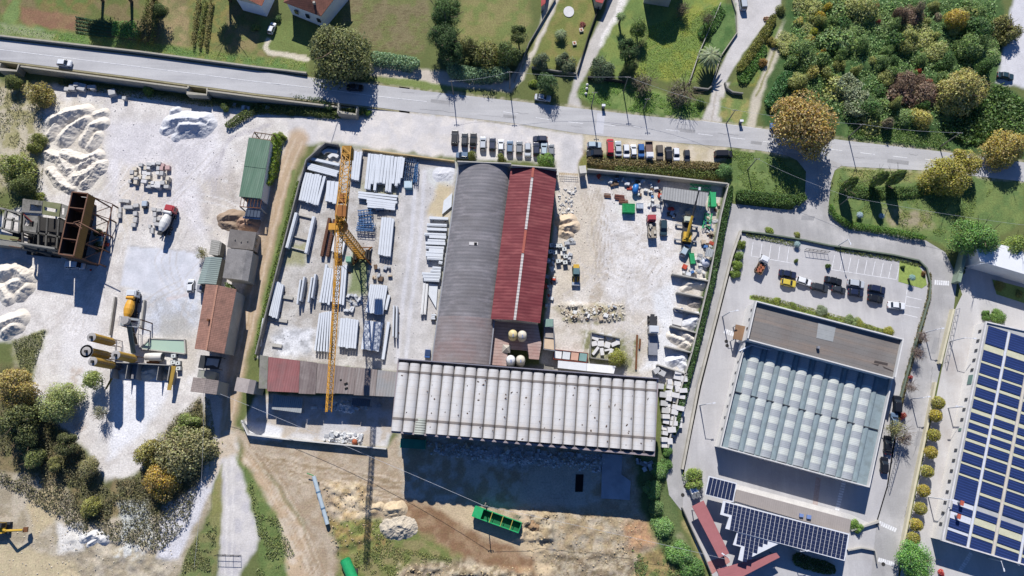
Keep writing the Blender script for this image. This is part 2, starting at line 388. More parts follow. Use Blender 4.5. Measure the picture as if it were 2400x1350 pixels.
paint([(285, 385), (400, 385), (400, 455), (280, 560), (275, 470)], 'd9cfc0', 10, 10, amt=.7)
paint([(300, 575), (470, 590), (465, 700), (395, 700), (280, 670)], 'd3d5db', 3, 3, mot='dddee4', tex=.3)
stroke([(302, 574), (470, 592)], 2, 'c3beb9', amt=.6)
paint([(330, 688), (470, 690), (465, 760), (400, 790), (330, 780)], 'd0d4dc', 9, 8, mot='c2c3c6')
paint([(378, 740), (440, 745), (450, 790), (395, 800), (370, 785)], 'b8b5ae', 8, 10, amt=.8)
stroke([(365, 700), (372, 750)], 3, '96979c', amt=.5)
stroke([(395, 700), (440, 690)], 9, 'd9c9c4', amt=.6)
paint([(430, 800), (478, 780), (455, 860), (440, 890), (420, 860)], 'd6cec2', 8, 8)
paint([(150, 720), (235, 700), (225, 900), (140, 900)], 'ece9e8', 10, 10, amt=.6)
for i in range(9):
    stroke([(96 + i * 11, 760 + i * 3), (150 + i * 8, 720 - i * 2), (215 + i * 3, 640 - i * 4)], 3, 'c4bcb4', amt=.55, warp=5, broken=.4)
for i in range(8):
    stroke([(430 + i * 9, 300 + i * 3), (360 + i * 12, 345 + i * 9), (300 + i * 9, 480 + i * 9)], 3, 'c6c2c4', amt=.6, warp=6, broken=.4)
for i in range(6):
    stroke([(640 - i * 6, 290 + i * 3), (560 - i * 7, 310 + i * 5), (470 + i * 6, 420 + i * 8)], 4, 'c6c1c2', amt=.6, warp=6, broken=.3)
stroke([(180, 870), (165, 900), (170, 960), (190, 1000)], 22, 'b59c84', amt=.55, warp=12, broken=.4)
paint([(265, 880), (400, 885), (395, 920), (340, 1010), (255, 1080), (262, 960)], 'efeef0', 8, 8)
paint([(30, 800), (110, 770), (85, 850), (60, 940), (30, 900)], '8d8d62', 6, 12, mot='a39f85', tex=.8)
# wooded ground, quarry floor and pond bottom-left
paint([(-300, 850), (60, 860), (75, 930), (200, 1060), (250, 1130), (320, 1115), (400, 990), (470, 930), (492, 1050), (480, 1130), (420, 1250), (200, 1240), (-60, 1110), (-300, 1110)], '6d6c49', 8, 14, mot='8a7c5c', tex=.9)
paint([(-300, 1100), (60, 1110), (150, 1140), (200, 1230), (330, 1200), (430, 1220), (480, 1130), (500, 1170), (420, 1350), (420, 1600), (-300, 1600)], 'c3b8a4', 6, 10, mot='ab9f88', tex=.8)
paint([(-60, 1270), (70, 1280), (180, 1330), (190, 1600), (-300, 1600)], 'c6b796', 6, 10)
paint([(60, 1180), (130, 1110), (150, 1150), (120, 1230), (80, 1260)], 'c6b694', 6, 10)
paint([(130, 1230), (200, 1225), (195, 1290), (140, 1300)], 'e4e0d8', 5, 10)
paint([(280, 1240), (340, 1220), (380, 1260), (330, 1310), (270, 1310)], 'bfb49d', 6, 12, mot='d8d8d2', mot_s=1/8, tex=1)
paint([(275, 1180), (345, 1170), (360, 1240), (290, 1250)], 'bcbfba', 6, 8)
paint([(380, 1190), (460, 1140), (500, 1080), (520, 1090), (470, 1200), (420, 1310), (370, 1310)], 'd9d7da', 5, 6)
# --- lane between the yards and the tracks at the bottom
stroke([(700, 325), (660, 420), (628, 540), (605, 640), (585, 740), (560, 830), (540, 920), (528, 1000)], 44, 'c3ab90', amt=.95, tex=.45, warp=6)
tracks([(700, 330), (665, 420), (632, 540), (608, 640), (588, 740), (566, 830), (545, 920), (530, 1010)], 17, 5, 'd3c1ab', .7)
stroke([(655, 420), (620, 560), (598, 680), (572, 800)], 5, 'a8906f', amt=.4, broken=.4)
paint([(478, 920), (520, 935), (515, 1035), (490, 1040)], 'd2ccc6', 3, 4)
paint([(485, 1030), (560, 1010), (560, 1075), (520, 1090), (490, 1140), (470, 1130)], 'cfc0ab', 6, 10, mot='ddd6cf')
paint([(520, 1075), (555, 1065), (585, 1150), (612, 1230), (600, 1290), (560, 1350), (560, 1600), (505, 1600), (512, 1350), (516, 1200)], 'd5d0cb', 5, 5, mot='c9c5c5', tex=.4)
tracks([(536, 1080), (540, 1200), (535, 1350)], 14, 5, 'e4dfd9', .7)
paint([(498, 1150), (520, 1090), (520, 1210), (508, 1320), (500, 1330), (490, 1230)], '8d8c58', 4, 5, mot='9d9668', tex=.7)
paint([(555, 1070), (575, 1090), (660, 1230), (720, 1350), (720, 1600), (600, 1600), (610, 1260)], '7d8a4c', 5, 8, mot='6d8440', tex=.9)
paint([(575, 1040), (640, 1130), (715, 1240), (745, 1350), (780, 1600), (715, 1600), (655, 1220), (570, 1075)], 'cbb395', 6, 7, mot='d6c6b0', tex=.5)
paint([(440, 1290), (512, 1200), (505, 1350), (505, 1600), (400, 1600)], '8b8a5c', 6, 10, mot='75844a', tex=.9)
# --- dirt ground at the bottom middle
paint([(545, 1000), (620, 1030), (905, 1052), (940, 1020), (1540, 1070), (1560, 1150), (1590, 1240), (1640, 1350), (1640, 1600), (740, 1600), (715, 1230), (640, 1120), (570, 1050)], 'c0b09a', 6, 8, mot='b09d84', tex=.7)
for i in range(9):
    stroke([(590 + i * 8, 1060 + i * 5), (720, 1085 + i * 7), (900, 1120 + i * 6), (1080, 1150 + i * 6)], 4, '96805f' if i % 2 else 'dccbb2', amt=.6, warp=7, broken=.3)
paint([(930, 1010), (1500, 1060), (1400, 1180), (1180, 1190), (950, 1170)], 'b3a288', 8, 8, mot='c9c2b4', tex=.7)
paint([(1030, 1040), (1430, 1070), (1420, 1100), (1200, 1100), (1050, 1070)], 'a9a69c', 6, 14, mot='d5d6d6', mot_s=1/9, tex=1)
paint([(1240, 1100), (1400, 1080), (1375, 1190), (1200, 1185)], 'c3beb0', 10, 10)
paint([(930, 1170), (1020, 1180), (1120, 1250), (1280, 1310), (1300, 1600), (1150, 1600), (1060, 1320), (960, 1240)], '8f7156', 12, 14, mot='a58a6d', tex=.7)
paint([(1000, 1180), (1110, 1185), (1300, 1255), (1380, 1350), (1380, 1600), (1280, 1600), (1250, 1300), (1100, 1240)], 'cbb797', 6, 8, tex=.6)
paint([(860, 1240), (960, 1230), (1080, 1300), (1090, 1350), (1090, 1600), (800, 1600), (790, 1290)], '978f63', 9, 12, mot='7a8448', tex=.9)
paint([(770, 1130), (870, 1140), (880, 1200), (830, 1230), (790, 1200)], 'd8c6a8', 8, 10, mot='bda57f', tex=.8)
paint([(760, 1220), (900, 1215), (910, 1280), (800, 1300)], '8a9150', 8, 10, mot='a08c5c', tex=.9)
paint([(935, 1320), (1100, 1310), (1250, 1350), (1250, 1600), (930, 1600)], 'bcae96', 8, 12, mot='827560', mot_s=1/9, tex=1)
paint([(1230, 1190), (1370, 1190), (1510, 1215), (1530, 1290), (1450, 1350), (1280, 1310)], 'b09d7e', 10, 12, mot='c0b39c', tex=.9)
paint([(1460, 1220), (1530, 1220), (1540, 1280), (1470, 1290)], 'b88f6b', 10, 10, amt=.8)
paint([(1300, 1290), (1480, 1290), (1500, 1350), (1500, 1600), (1300, 1600)], 'bfb199', 8, 12, mot='8f8068', mot_s=1/10, tex=1)
paint([(1490, 1300), (1560, 1280), (1660, 1350), (1660, 1600), (1480, 1600)], '7f8a50', 8, 12, mot='a28f63', tex=1)
paint([(1480, 1060), (1600, 1040), (1590, 1250), (1640, 1330), (1600, 1350), (1540, 1280), (1500, 1190)], '5f7440', 8, 10, tex=.9)
# --- precast yard in the middle
paint([(600, 838), (620, 740), (700, 420), (745, 340), (890, 352), (1072, 382), (1010, 856), (930, 872)], 'cac6c0', 4, 5, mot='b8b2aa', tex=.75)
paint([(925, 390), (1070, 385), (1010, 850), (895, 860), (940, 620)], 'cfccca', 10, 8, mot='c3c0be', tex=.45)
tracks([(985, 400), (975, 560), (955, 700), (940, 850)], 20, 9, 'dbdbe0', .6)
paint([(1000, 395), (1065, 390), (1060, 430), (1025, 450), (1003, 425)], 'd6d7d4', 3, 8)
paint([(1030, 430), (1060, 440), (1050, 520), (1000, 505), (1010, 470)], 'cfbd96', 6, 8, amt=.8)
paint([(670, 770), (740, 770), (735, 835), (640, 835), (640, 790)], 'e2e3e6', 8, 12, mot='b9babd', mot_s=1/12)
paint([(840, 420), (930, 430), (925, 480), (850, 470)], '9a9a74', 7, 8, amt=.6)
paint([(670, 580), (720, 570), (715, 620), (665, 620)], '9d9d72', 6, 8, amt=.8)
paint([(825, 590), (865, 590), (860, 690), (820, 690)], '7f8d55', 6, 8, amt=.9)
paint([(700, 400), (760, 345), (770, 360), (720, 430)], '84845e', 5, 6, amt=.7)
stroke([(690, 400), (640, 620), (600, 800)], 9, '7f8e50', amt=.85, warp=5)
paint([(600, 925), (925, 930), (920, 1015), (905, 1050), (585, 1025), (570, 990)], 'cfcdcc', 4, 5, mot='c3b8aa')
paint([(570, 985), (660, 1000), (660, 1035), (590, 1028)], 'e6e6e8', 5, 5)
# --- eastern yard
paint([(1300, 405), (1702, 432), (1690, 500), (1590, 905), (1545, 900), (1300, 870), (1268, 850), (1300, 500)], 'dcd5cb', 4, 5, mot='cec5b8', tex=.7)
paint([(1420, 440), (1580, 500), (1600, 640), (1570, 760), (1420, 720), (1400, 560)], 'e3dfdb', 12, 12, mot='d6d0c9')
paint([(1310, 440), (1400, 470), (1410, 640), (1300, 700)], 'd4c9b8', 10, 10, amt=.8)
for i in range(7):
    stroke([(1350 + i * 9, 430 + i * 3), (1385 + i * 8, 520 + i * 6), (1400 + i * 6, 620), (1380 + i * 4, 720 - i * 3), (1330 + i * 3, 760)], 3, 'ab9c88', amt=.6, warp=5, broken=.3)
for r_ in (24, 36, 50, 64, 78):
    stroke([(1475 + r_ * math.cos(a), 610 + r_ * .85 * math.sin(a)) for a in np.linspace(-1.2, 3.6, 20)], 3, 'b8aea0', amt=.6, warp=6, broken=.5)
paint([(1530, 690), (1590, 650), (1580, 870), (1500, 870), (1545, 780)], 'e6e6e6', 8, 10)
paint([(1300, 720), (1460, 712), (1465, 750), (1330, 755)], 'c9bda6', 8, 12, mot='a9a07f', mot_s=1/9, tex=1)
stroke([(1320, 748), (1390, 758), (1460, 750)], 7, '8f8d62', amt=.7, broken=.4)
paint([(1370, 775), (1500, 790), (1490, 870), (1360, 850)], 'bdb7a6', 8, 10, mot='8f8f6c', tex=1)
paint([(1160, 860), (1300, 855), (1300, 880), (1160, 878)], '8d8a84', 4, 5)
# --- strip of scrub along the wall and the bottom-right plot
stroke([(1700, 430), (1672, 600), (1640, 760), (1590, 930), (1566, 1080)], 14, '5f7440', amt=.95, warp=5, tex=.9)
paint([(1500, 1060), (1570, 1060), (1560, 1160), (1600, 1240), (1560, 1260), (1520, 1190)], '6a7a48', 6, 10, tex=.9)
paint([(1598, 1225), (1650, 1180), (1690, 1290), (1650, 1330)], 'a59b6d', 4, 6, mot='8a8a55', tex=.8)
for i in range(9):
    o_ = (i - 4) * 7.5; stroke([(566 + o_, 1030 + abs(o_) * .3), (640 + o_, 1130 + o_ * .3), (700 + o_ * .8, 1240), (748 + o_ * .6, 1360)], 3.2, ('9c8467', 'decdb4', 'a98f70')[i % 3], amt=.6, warp=5, broken=.4)
    stroke([(600, 1052 + i * 7), (760, 1078 + i * 9), (930, 1120 + i * 8)], 2.6, ('a38b6c', 'dccdb8', '94805f')[i % 3], amt=.5, warp=6, broken=.5)
    stroke([(655 + i * 2 - o_ * .4, 350), (622 - o_ * .4, 560), (588 - o_ * .4, 740), (548 - o_ * .4, 930)], 2.2, ('a9906f', 'd9c8b2', 'b59e80')[i % 3], amt=.4, warp=4, broken=.5)
for i in range(46):      # wheel marks wandering through the two dusty yards
    if i % 2: x, y, xr, yr = random.uniform(240, 560), random.uniform(290, 700), (-150, 150), (40, 160)
    else: x, y, xr, yr = random.uniform(1330, 1560), random.uniform(460, 800), (-90, 90), (30, 130)
    x2, y2 = x + random.uniform(*xr), y + random.uniform(*yr); cx_, cy_ = (x + x2) / 2 + random.uniform(-40, 40), (y + y2) / 2
    tracks(smooth_line([(x, y), (cx_, cy_), (x2, y2)], 5), 15, 3.2, random.choice(('c9c4c0', 'c0b9b2', 'f0eeec', 'd0cbc8')), .5)
for i in range(26): x, y = random.uniform(250, 560), random.uniform(290, 980); stroke([(x, y), (x + random.uniform(-20, 20), y + random.uniform(-14, 14))], random.uniform(8, 26), random.choice(('d3cdc6', 'f0eeee', 'c9c2ba')), amt=.5, warp=14, broken=.7)
# general dirtiness
k_ = .88 + .14 * fbm(CX, CY, 1 / 60, 70) + .10 * fbm(CX, CY, 1 / 14, 75)
lum_ = col.mean(-1, keepdims=True); gr_ = np.clip((col[..., 1:2] - np.maximum(col[..., :1], col[..., 2:])) * 12, 0, 1); col = col * (1 - .3 * gr_) + lum_ * .9 * .3 * gr_
col = np.clip(col * k_[..., None], 0, 0.86)
# --- relief: spoil and ruts
Z = np.zeros(GX.shape)
def bumps(poly, amp, s, o, soft=15):
    global Z
    ins = inside(CX, CY, poly); d = dseg(CX, CY, poly, True); a = np.clip(np.where(ins, d, -d) / soft, 0, 1)
    Z += a * amp * np.maximum(0, fbm(CX, CY, s, o) * 1.5 - .45 + (.22 - np.abs(fbm(CX, CY, s * 2.3, o + 7, 3) - .5)) * .7)
bumps([(1240, 1190), (1560, 1200), (1600, 1420), (1240, 1420)], .75, 1 / 24, 80)
bumps([(1200, 1195), (1300, 1200), (1300, 1270), (1200, 1270)], 1.6, 1 / 10, 81, 8)
bumps([(930, 1315), (1250, 1330), (1250, 1420), (920, 1420)], 1.8, 1 / 18, 82)
bumps([(755, 1125), (890, 1130), (900, 1270), (780, 1300)], 1.0, 1 / 12, 83)
bumps([(160, 1210), (400, 1200), (400, 1420), (120, 1420)], .7, 1 / 20, 84)
bumps([(1310, 705), (1465, 712), (1465, 752), (1320, 755)], 0.8, 1 / 10, 85, 8)
bumps([(1040, 1045), (1420, 1075), (1410, 1100), (1060, 1075)], 0.7, 1 / 8, 86, 8)
bumps([(1860, -40), (2330, -40), (2320, 250), (2180, 330), (1990, 310), (1850, 200)], 1.2, 1 / 30, 87, 30)
ny, nx_ = GX.shape
vv = np.stack([GX, GY, Z], -1).reshape(-1, 3)
idx = np.arange(ny * nx_).reshape(ny, nx_)
ff = np.stack([idx[:-1, :-1], idx[:-1, 1:], idx[1:, 1:], idx[1:, :-1]], -1).reshape(-1, 4)
gm = bpy.data.meshes.new('ground'); gm.vertices.add(len(vv)); gm.vertices.foreach_set('co', vv.ravel())
gm.loops.add(ff.size); gm.loops.foreach_set('vertex_index', ff.ravel()); gm.polygons.add(len(ff))
gm.polygons.foreach_set('loop_start', np.arange(0, ff.size, 4)); gm.update(calc_edges=True)
gm.polygons.foreach_set('use_smooth', np.ones(len(ff), bool))
ca = gm.color_attributes.new('earth', 'FLOAT_COLOR', 'POINT')
ca.data.foreach_set('color', np.concatenate([col, rough[..., None]], -1).reshape(-1).astype(np.float32))
mg = bpy.data.materials.new('earth'); mg.use_nodes = True; q = NT(mg)
at = q.n('ShaderNodeAttribute', attribute_name='earth'); tc = q.n('ShaderNodeTexCoord'); vec = tc.outputs['Object']
amp = at.outputs['Alpha']
a1 = q.math('SUBTRACT', q.noise(vec, 2.2, 5, 0.7), 0.5); a2 = q.math('SUBTRACT', q.noise(vec, 0.35, 5, 0.6), 0.5)
a3_ = q.math('SUBTRACT', q.noise(vec, 6.5, 3, 0.7), 0.5); fac = q.math('MULTIPLY_ADD', q.math('MULTIPLY', q.math('ADD', a1, q.math('MULTIPLY', a3_, .7)), amp), 1.7, 1.0); fac = q.math('MULTIPLY', fac, q.math('MULTIPLY_ADD', a2, 0.45, 1.0))
cmb = q.n('ShaderNodeCombineColor')
for i in range(3): q.l(fac, cmb.inputs[i])
hs = q.n('ShaderNodeHueSaturation'); q.l(q.mul(at.outputs['Color'], cmb.outputs[0]), hs.inputs['Color'])
hu = q.math('MULTIPLY_ADD', q.math('MULTIPLY', q.math('SUBTRACT', q.noise(vec, 0.9, 4), 0.5), amp), 0.06, 0.5); q.l(hu, hs.inputs['Hue'])
q.l(hs.outputs[0], q.bsdf.inputs['Base Color']); q.bsdf.inputs['Roughness'].default_value = 0.95; q.bsdf.inputs['Specular IOR Level'].default_value = 0.1
bp = q.n('ShaderNodeBump'); bp.inputs['Strength'].default_value = 0.7; bp.inputs['Distance'].default_value = 0.22
q.l(q.math('MULTIPLY', q.noise(vec, 2.6, 8, 0.75), amp), bp.inputs['Height']); q.l(bp.outputs[0], q.bsdf.inputs['Normal'])
ground = tag(obj('ground', gm, mg), 'pale dusty and grassy ground of the whole site', kind='structure')
# ================================================================== ROADS AND PAVED YARDS
asph = M('asphalt', 'bebdbd', .9, .08, .08, 3.0, .08, stain='a3a2a4', stain_amt=.6, stain_scale=.06, streak=('x', 'cfcecd', .6, .5))
asph2 = M('asphalt_lane', 'b2b0ae', .9, .12, .12, 3.0, .09, stain='cac7c4', stain_amt=.7, stain_scale=.12, streak=('y', '9d9b9a', .4, .5))
conc = M('concrete_paving', 'bfbdbd', .9, .1, .12, 3.0, .07, stain='a9a6a5', stain_amt=.6, stain_scale=.09, streak=('y', 'd0cecc', .5, .4), lines=[('x', 9, .06, .12), ('y', 9, .06, .12)])
conc2 = M('concrete_apron', 'c8c5c2', .9, .1, .12, 3.0, .07, stain='b0a8a2', stain_amt=.65, stain_scale=.08, streak=('y', 'd6d4d2', .5, .4))
road_n = [(-320, 52), (0, 93), (326, 131), (600, 166), (718, 181), (867, 197), (994, 213), (1200, 236), (1342, 252), (1496, 270), (1644, 284), (1745, 296), (1800, 305), (1978, 329), (2197, 354), (2420, 383), (2700, 420)]
road_s = [(-320, 100), (0, 141), (296, 178), (600, 219), (733, 234), (872, 250), (955, 261), (1200, 288), (1366, 314), (1530, 330), (1704, 344), (1800, 355), (1966, 389), (2179, 400), (2420, 428), (2700, 465)]
def ztop(x): return 0.03 + 2.6 * (1 - min(1, max(0, (x - 640) / 300.0))) ** 1.4
def ny_(x): return float(np.interp(x, [p[0] for p in road_n], [p[1] for p in road_n]))
def sy_(x): return float(np.interp(x, [p[0] for p in road_s], [p[1] for p in road_s]))
mb = MB(); vs_ = []; xs_ = list(np.linspace(-320, 2700, 90))
for x in xs_:
    for f in (0, .33, .67, 1): vs_.append(P(x, ny_(x) * (1 - f) + sy_(x) * f, ztop(x)))
mb.add(vs_, [(4 * i + j, 4 * i + j + 1, 4 * i + j + 5, 4 * i + j + 4) for i in range(len(xs_) - 1) for j in range(3)])
tag(mb.build('main_road', asph, smooth=True), 'grey asphalt main road crossing the whole picture', kind='structure')
mb = MB(); em = []
for x in [q_ for q_ in xs_ if q_ < 960] + [960]:
    z = ztop(x); a_ = P(x, ny_(x) - 3, z); b_ = P(x, sy_(x) + 4, z); em.append((a_, b_, max(0.0, z - .04)))
vs_ = []
for a_, b_, z in em: vs_ += [(a_.x, a_.y, -.5), (b_.x, b_.y, -.5), (b_.x, b_.y, z), (a_.x, a_.y, z)]
mb.add(vs_, [(4 * i + j, 4 * i + (j + 1) % 4, 4 * i + 4 + (j + 1) % 4, 4 * i + 4 + j) for i in range(len(em) - 1) for j in range(4)])
tag(mb.build('embankment', M('verge_earth', '9d9678', .95, .25, .5, 5, .25)), 'earth embankment carrying the western stretch of the main road', kind='structure')
sheet('side_street', [(1820, 352), (1950, 376), (1975, 386), (1956, 400), (1948, 425), (1942, 478), (1954, 508), (1992, 534), (2096, 549), (2170, 564), (2215, 591), (2244, 650), (2235, 724), (2206, 851), (2182, 965), (2141, 1157), (2111, 1305), (2098, 1400), (1960, 1400), (2040, 1290),
    (2058, 1217), (2081, 1140), (2096, 1048), (2123, 917), (2144, 816), (2179, 700), (2181, 665), (2173, 629), (2155, 611), (2096, 599), (1942, 575), (1886, 563), (1800, 548), (1740, 545), (1718, 600), (1682, 740), (1640, 905), (1600, 1100), (1612, 1190), (1596, 1196), (1568, 1160), (1560, 1110), (1597, 940), (1645, 730), (1688, 560), (1703, 476), (1850, 492), (1886, 466), (1889, 402), (1868, 376)], .04, asph2,
    label='pale asphalt side street curving round the car park')
sheet('car_park', [(1740, 547), (1800, 550), (1886, 565), (1942, 577), (2096, 601), (2152, 613), (2170, 630), (2177, 668), (2172, 702), (2140, 816), (2119, 917), (2092, 1048), (2078, 1140), (2055, 1217), (2036, 1400), (1700, 1400), (1640, 1300), (1600, 1190), (1604, 1100), (1644, 905), (1686, 740), (1721, 600)], .05, conc,
    label='grey concrete car park round the skylight factory')
sheet('factory_yard', [(2239, 724), (2255, 690), (2243, 655), (2262, 640), (2270, 585), (2700, 640), (2700, 1500), (2102, 1400), (2116, 1305), (2146, 1157), (2187, 965), (2210, 851)], .045, conc2,
    label='pale concrete yard round the solar roof factory')
white = M('road_paint', 'f2f2f2', .8, .08, 1.0, 8, .12, stain='b9bac1', stain_amt=.7, stain_scale=1.2)
def dash(name, a, b, wpx, mat=white, z=.055, parent=None):
    A, B = P(*a), P(*b); mb = ribbon(MB(), [(A.x, A.y), (B.x, B.y)], wpx, z - .003, z)
    o = mb.build(name, mat, parent)
    return o
cp_ = [(-320, 76), (0, 116), (300, 153), (600, 191), (730, 205), (870, 224), (1000, 238)]; mb = MB(); vs_ = []
cx_ = np.linspace(-320, 1000, 50)
for x in cx_:
    y = float(np.interp(x, [p[0] for p in cp_], [p[1] for p in cp_])); q0 = P(x, y, ztop(x) + .03); vs_ += [(q0.x, q0.y - .08, q0.z), (q0.x, q0.y + .08, q0.z)]
mb.add(vs_, [(2 * i, 2 * i + 2, 2 * i + 3, 2 * i + 1) for i in range(49)])
cl = tag(mb.build('centre_line', white), 'thin white centre line on the western main road', kind='structure')
for i in range(14):
    x = 1180 + i * 76; y = np.interp(x, [1180, 1298, 1541, 1639, 1966, 2067, 2152, 2400], [262, 283, 301, 314, 352, 364, 371, 402]); y2 = y + 34 * (.115 if x > 1280 else .15)
    if i in (9,): continue
    tag(dash('lane_dash', (x, y), (x + 34, y2), .14, z=.035), 'white lane dash on the main road', kind='structure')
tag(ribbon(MB(), [P2(*p) for p in [(1640, 283), (1800, 304), (1860, 314)]], .1, .031, .034).build('edge_line', white), 'white edge line of the main road', kind='structure')
sheet('raised_crossing', [(1400, 265), (1418, 267), (1414, 314), (1396, 312)], .036, M('crossing_paint', 'cfcfd3', .85, .08, .5), label='pale patch of a raised crossing on the main road')
# zebra crossings
def zebra(a, b, n, long_px, wd, lab, z=.06):
    A, B = Vector(a), Vector(b); d = (B - A); nr = Vector((-d.y, d.x)).normalized() * long_px
    root = empty('zebra_crossing', (0, 0, 0)); tag(root, lab, kind='structure')
    for i in range(n):
        p = A + d * (i / max(1, n - 1)); m_ = ribbon(MB(), [P2(*(p - nr / 2)), P2(*(p + nr / 2))], wd, z - .004, z); m_.build('stripe', white, root)
zebra((2192, 662), (2222, 664), 7, 11, .42, 'zebra crossing at the bend beside the planter wall')
zebra((1699, 776), (1718, 783), 5, 11, .42, 'zebra crossing beside the brown porch roof')
zebra((2062, 1226), (2098, 1242), 8, 10, .42, 'upper zebra crossing at the bottom of the side street')
zebra((2060, 1312), (2094, 1322), 8, 10, .42, 'lower zebra crossing at the bottom of the side street')
zebra((1978, 1128), (1962, 1194), 12, 10, .42, 'zebra crossing in the shade behind the skylight factory')
zebra((2275, 1298), (2252, 1335), 9, 10, .42, 'zebra crossing in the shade below the solar roof factory')
# parking bays
def bays(lines, lab):
    root = empty('parking_bay_lines'); tag(root, lab, kind='structure')
    for a, b in lines: ribbon(MB(), [P2(*a), P2(*b)], .14, .053, .058).build('bay_line', white, root)
bl = [((1950, 632), (2100, 655))]
for i in range(9): bl.append(((1956 + i * 19, 598 + i * 3.0), (1950 + i * 19 - 1, 632 + i * 2.9)))
bays(bl, 'white lines of the long row of parking bays by the curved planter')
bays([((1760, 600), (1862, 618))] + [((1765 + i * 21, 567 + i * 3.2), (1760 + i * 21, 601 + i * 3.4)) for i in range(5)], 'white lines of the short row of parking bays by the gate')
bays([((2127, 670), (2118, 738)), ((2124, 695), (2160, 703)), ((2121, 716), (2156, 722)), ((2118, 736), (2150, 744))], 'white lines of the bays beside the east planter')
sheet('cobble_band', [(1912, 1118), (1924, 1121), (1915, 1195), (1903, 1192)], .058, M('cobbles', 'b9aaa4', .9, .2, 1.5, 12, .3), label='band of cobbles across the shaded yard')
sheet('pavement', [(1720, 1133), (1990, 1204), (2050, 1232), (2040, 1245), (1985, 1220), (1722, 1148)], .062, M('pale_paving', 'd6d3cf', .9, .1, .6, 5, .12), label='pale pavement strip before the brown strip roof')
sheet('brick_pavement', [(2288, 765), (2300, 768), (2196, 1262), (2184, 1258)], .052, M('brick_paving', 'c0aaa6', .9, .12, .8, 8, .15), label='pinkish pavement along the white factory wall')
# tar seams and patches on the worn asphalt
tarm = M('tar_seam', '8f8e8f', .9, .2, 1); patm = M('asphalt_patch', 'a3a2a2', .9, .12, .5, 4, .1)
mr_ = bpy.data.objects['main_road']; ss_ = bpy.data.objects['side_street']
for i in range(26):
    if i < 14: x, par, zz = 900 + i * 110 + random.uniform(-30, 30), mr_, .036; y = ny_(x) + (sy_(x) - ny_(x)) * random.uniform(.15, .85); dx, dy = random.uniform(20, 90), 0; dy = dx * .12
    else: f_ = (i - 14) / 12; x, y, par, zz = 2228 - f_ * 120 + random.uniform(-14, 10), 720 + f_ * 560, ss_, .046; dx, dy = -random.uniform(4, 12), random.uniform(25, 70)
    pts = [P2(x + dx * t + random.uniform(-1.5, 1.5), y + dy * t + random.uniform(-1.5, 1.5)) for t in np.linspace(0, 1, 7)]
    ribbon(MB(), pts, random.uniform(.06, .14), zz - .003, zz).build('tar_seam', tarm, par)
for x, y, w_, h_ in ((1010, 232, 46, 8), (1180, 268, 30, 7), (1590, 300, 40, 8), (1760, 330, 26, 7), (2080, 372, 50, 9)): sheet('asphalt_patch', [(x, y), (x + w_, y + w_ * .12), (x + w_ - 1, y + w_ * .12 + h_), (x - 1, y + h_)], .0345, patm, parent=mr_)
for x, y, w_, h_ in ((2190, 790, 12, 40), (1640, 860, 8, 50), (1880, 505, 30, 12), (2150, 1010, 12, 36)): sheet('asphalt_patch', [(x, y), (x + w_, y + 2), (x + w_ - h_ * .25, y + h_), (x - h_ * .25, y + h_ - 2)], .0445, patm, parent=ss_)
# ================================================================== BUILDINGS
plaster = M('white_render', 'e9e5de', .9, .08, .3, 3, .06, stain='d8d2c8', stain_amt=.4, k=1.15)
cream = M('cream_render', 'd9d0c0', .9, .1, .3, 3, .08, stain='b3a792', stain_amt=.5)
cwall = M('concrete_wall', 'bdb9b0', .92, .14, .5, 4, .14, stain='8f8c80', stain_amt=.6, stain_scale=.5)
dkconc = M('old_concrete', '8f8d86', .95, .2, .4, 4, .2, stain='5f5f57', stain_amt=.6, stain_scale=.4)
metal_g = M('grey_metal', '9a9ca2', .5, .1, 1, 6, .08, metal=.3)
glass = M('dark_glass', '2a323c', .12, .1, 1, 6, .05, spec=.6)
rust = M('rust', '7c5236', .9, .3, .6, 4, .25, stain='4c3426', stain_amt=.7, stain_scale=.6)
def hall_frame(nw, ne, z): A, rz, L = frame(nw, ne, z); return Vector((A.x, A.y, 0)), rz, L
class B:
    """a building in its own frame: origin at the first corner, x along the first edge"""
    def __init__(s, name, label, cat, corners, z, group=None):
        s.A, s.rz, s.L = hall_frame(corners[0], corners[1], z); s.z = z
        s.root = empty(name, s.A, s.rz, label, cat, group); s.c = [loc2(s.A, s.rz, p, z) for p in corners]
    def l(s, p, z=None): return loc2(s.A, s.rz, p, s.z if z is None else z)
    def bil(s, u, v):
        a, b, c, d = [Vector(q) for q in s.c[:4]]; q = a * (1 - u) * (1 - v) + b * u * (1 - v) + c * u * v + d * (1 - u) * v; return (q.x, q.y)
    def pr(s, name, poly, z0, z1, mat, parent=None, color=None): return MB().prism(poly, z0, z1).build(name, mat, parent or s.root, color=color)
    def walls(s, mat, z1=None, inset=.12, name='wall', z0=0):
        cx = sum(p[0] for p in s.c) / len(s.c); cy = sum(p[1] for p in s.c) / len(s.c)
        poly = [(p[0] + inset * (1 if p[0] < cx else -1), p[1] + inset * (1 if p[1] < cy else -1)) for p in s.c]
        return s.pr(name, poly, z0, z1 if z1 else s.z, mat)
    def rim(s, name, z0, z1, wd, mat, edges=(0, 1, 2, 3)):
        n = len(s.c)
        for e in edges:
            a, b = s.c[e], s.c[(e + 1) % n]; m_ = MB(); dx, dy = b[0] - a[0], b[1] - a[1]; L = math.hypot(dx, dy); e_ = wd * .5 if e % 2 == 0 else -wd * .5
            ribbon(m_, [(a[0] - dx / L * e_, a[1] - dy / L * e_), (b[0] + dx / L * e_, b[1] + dy / L * e_)], wd, z0, z1); m_.build(name, mat, s.root)
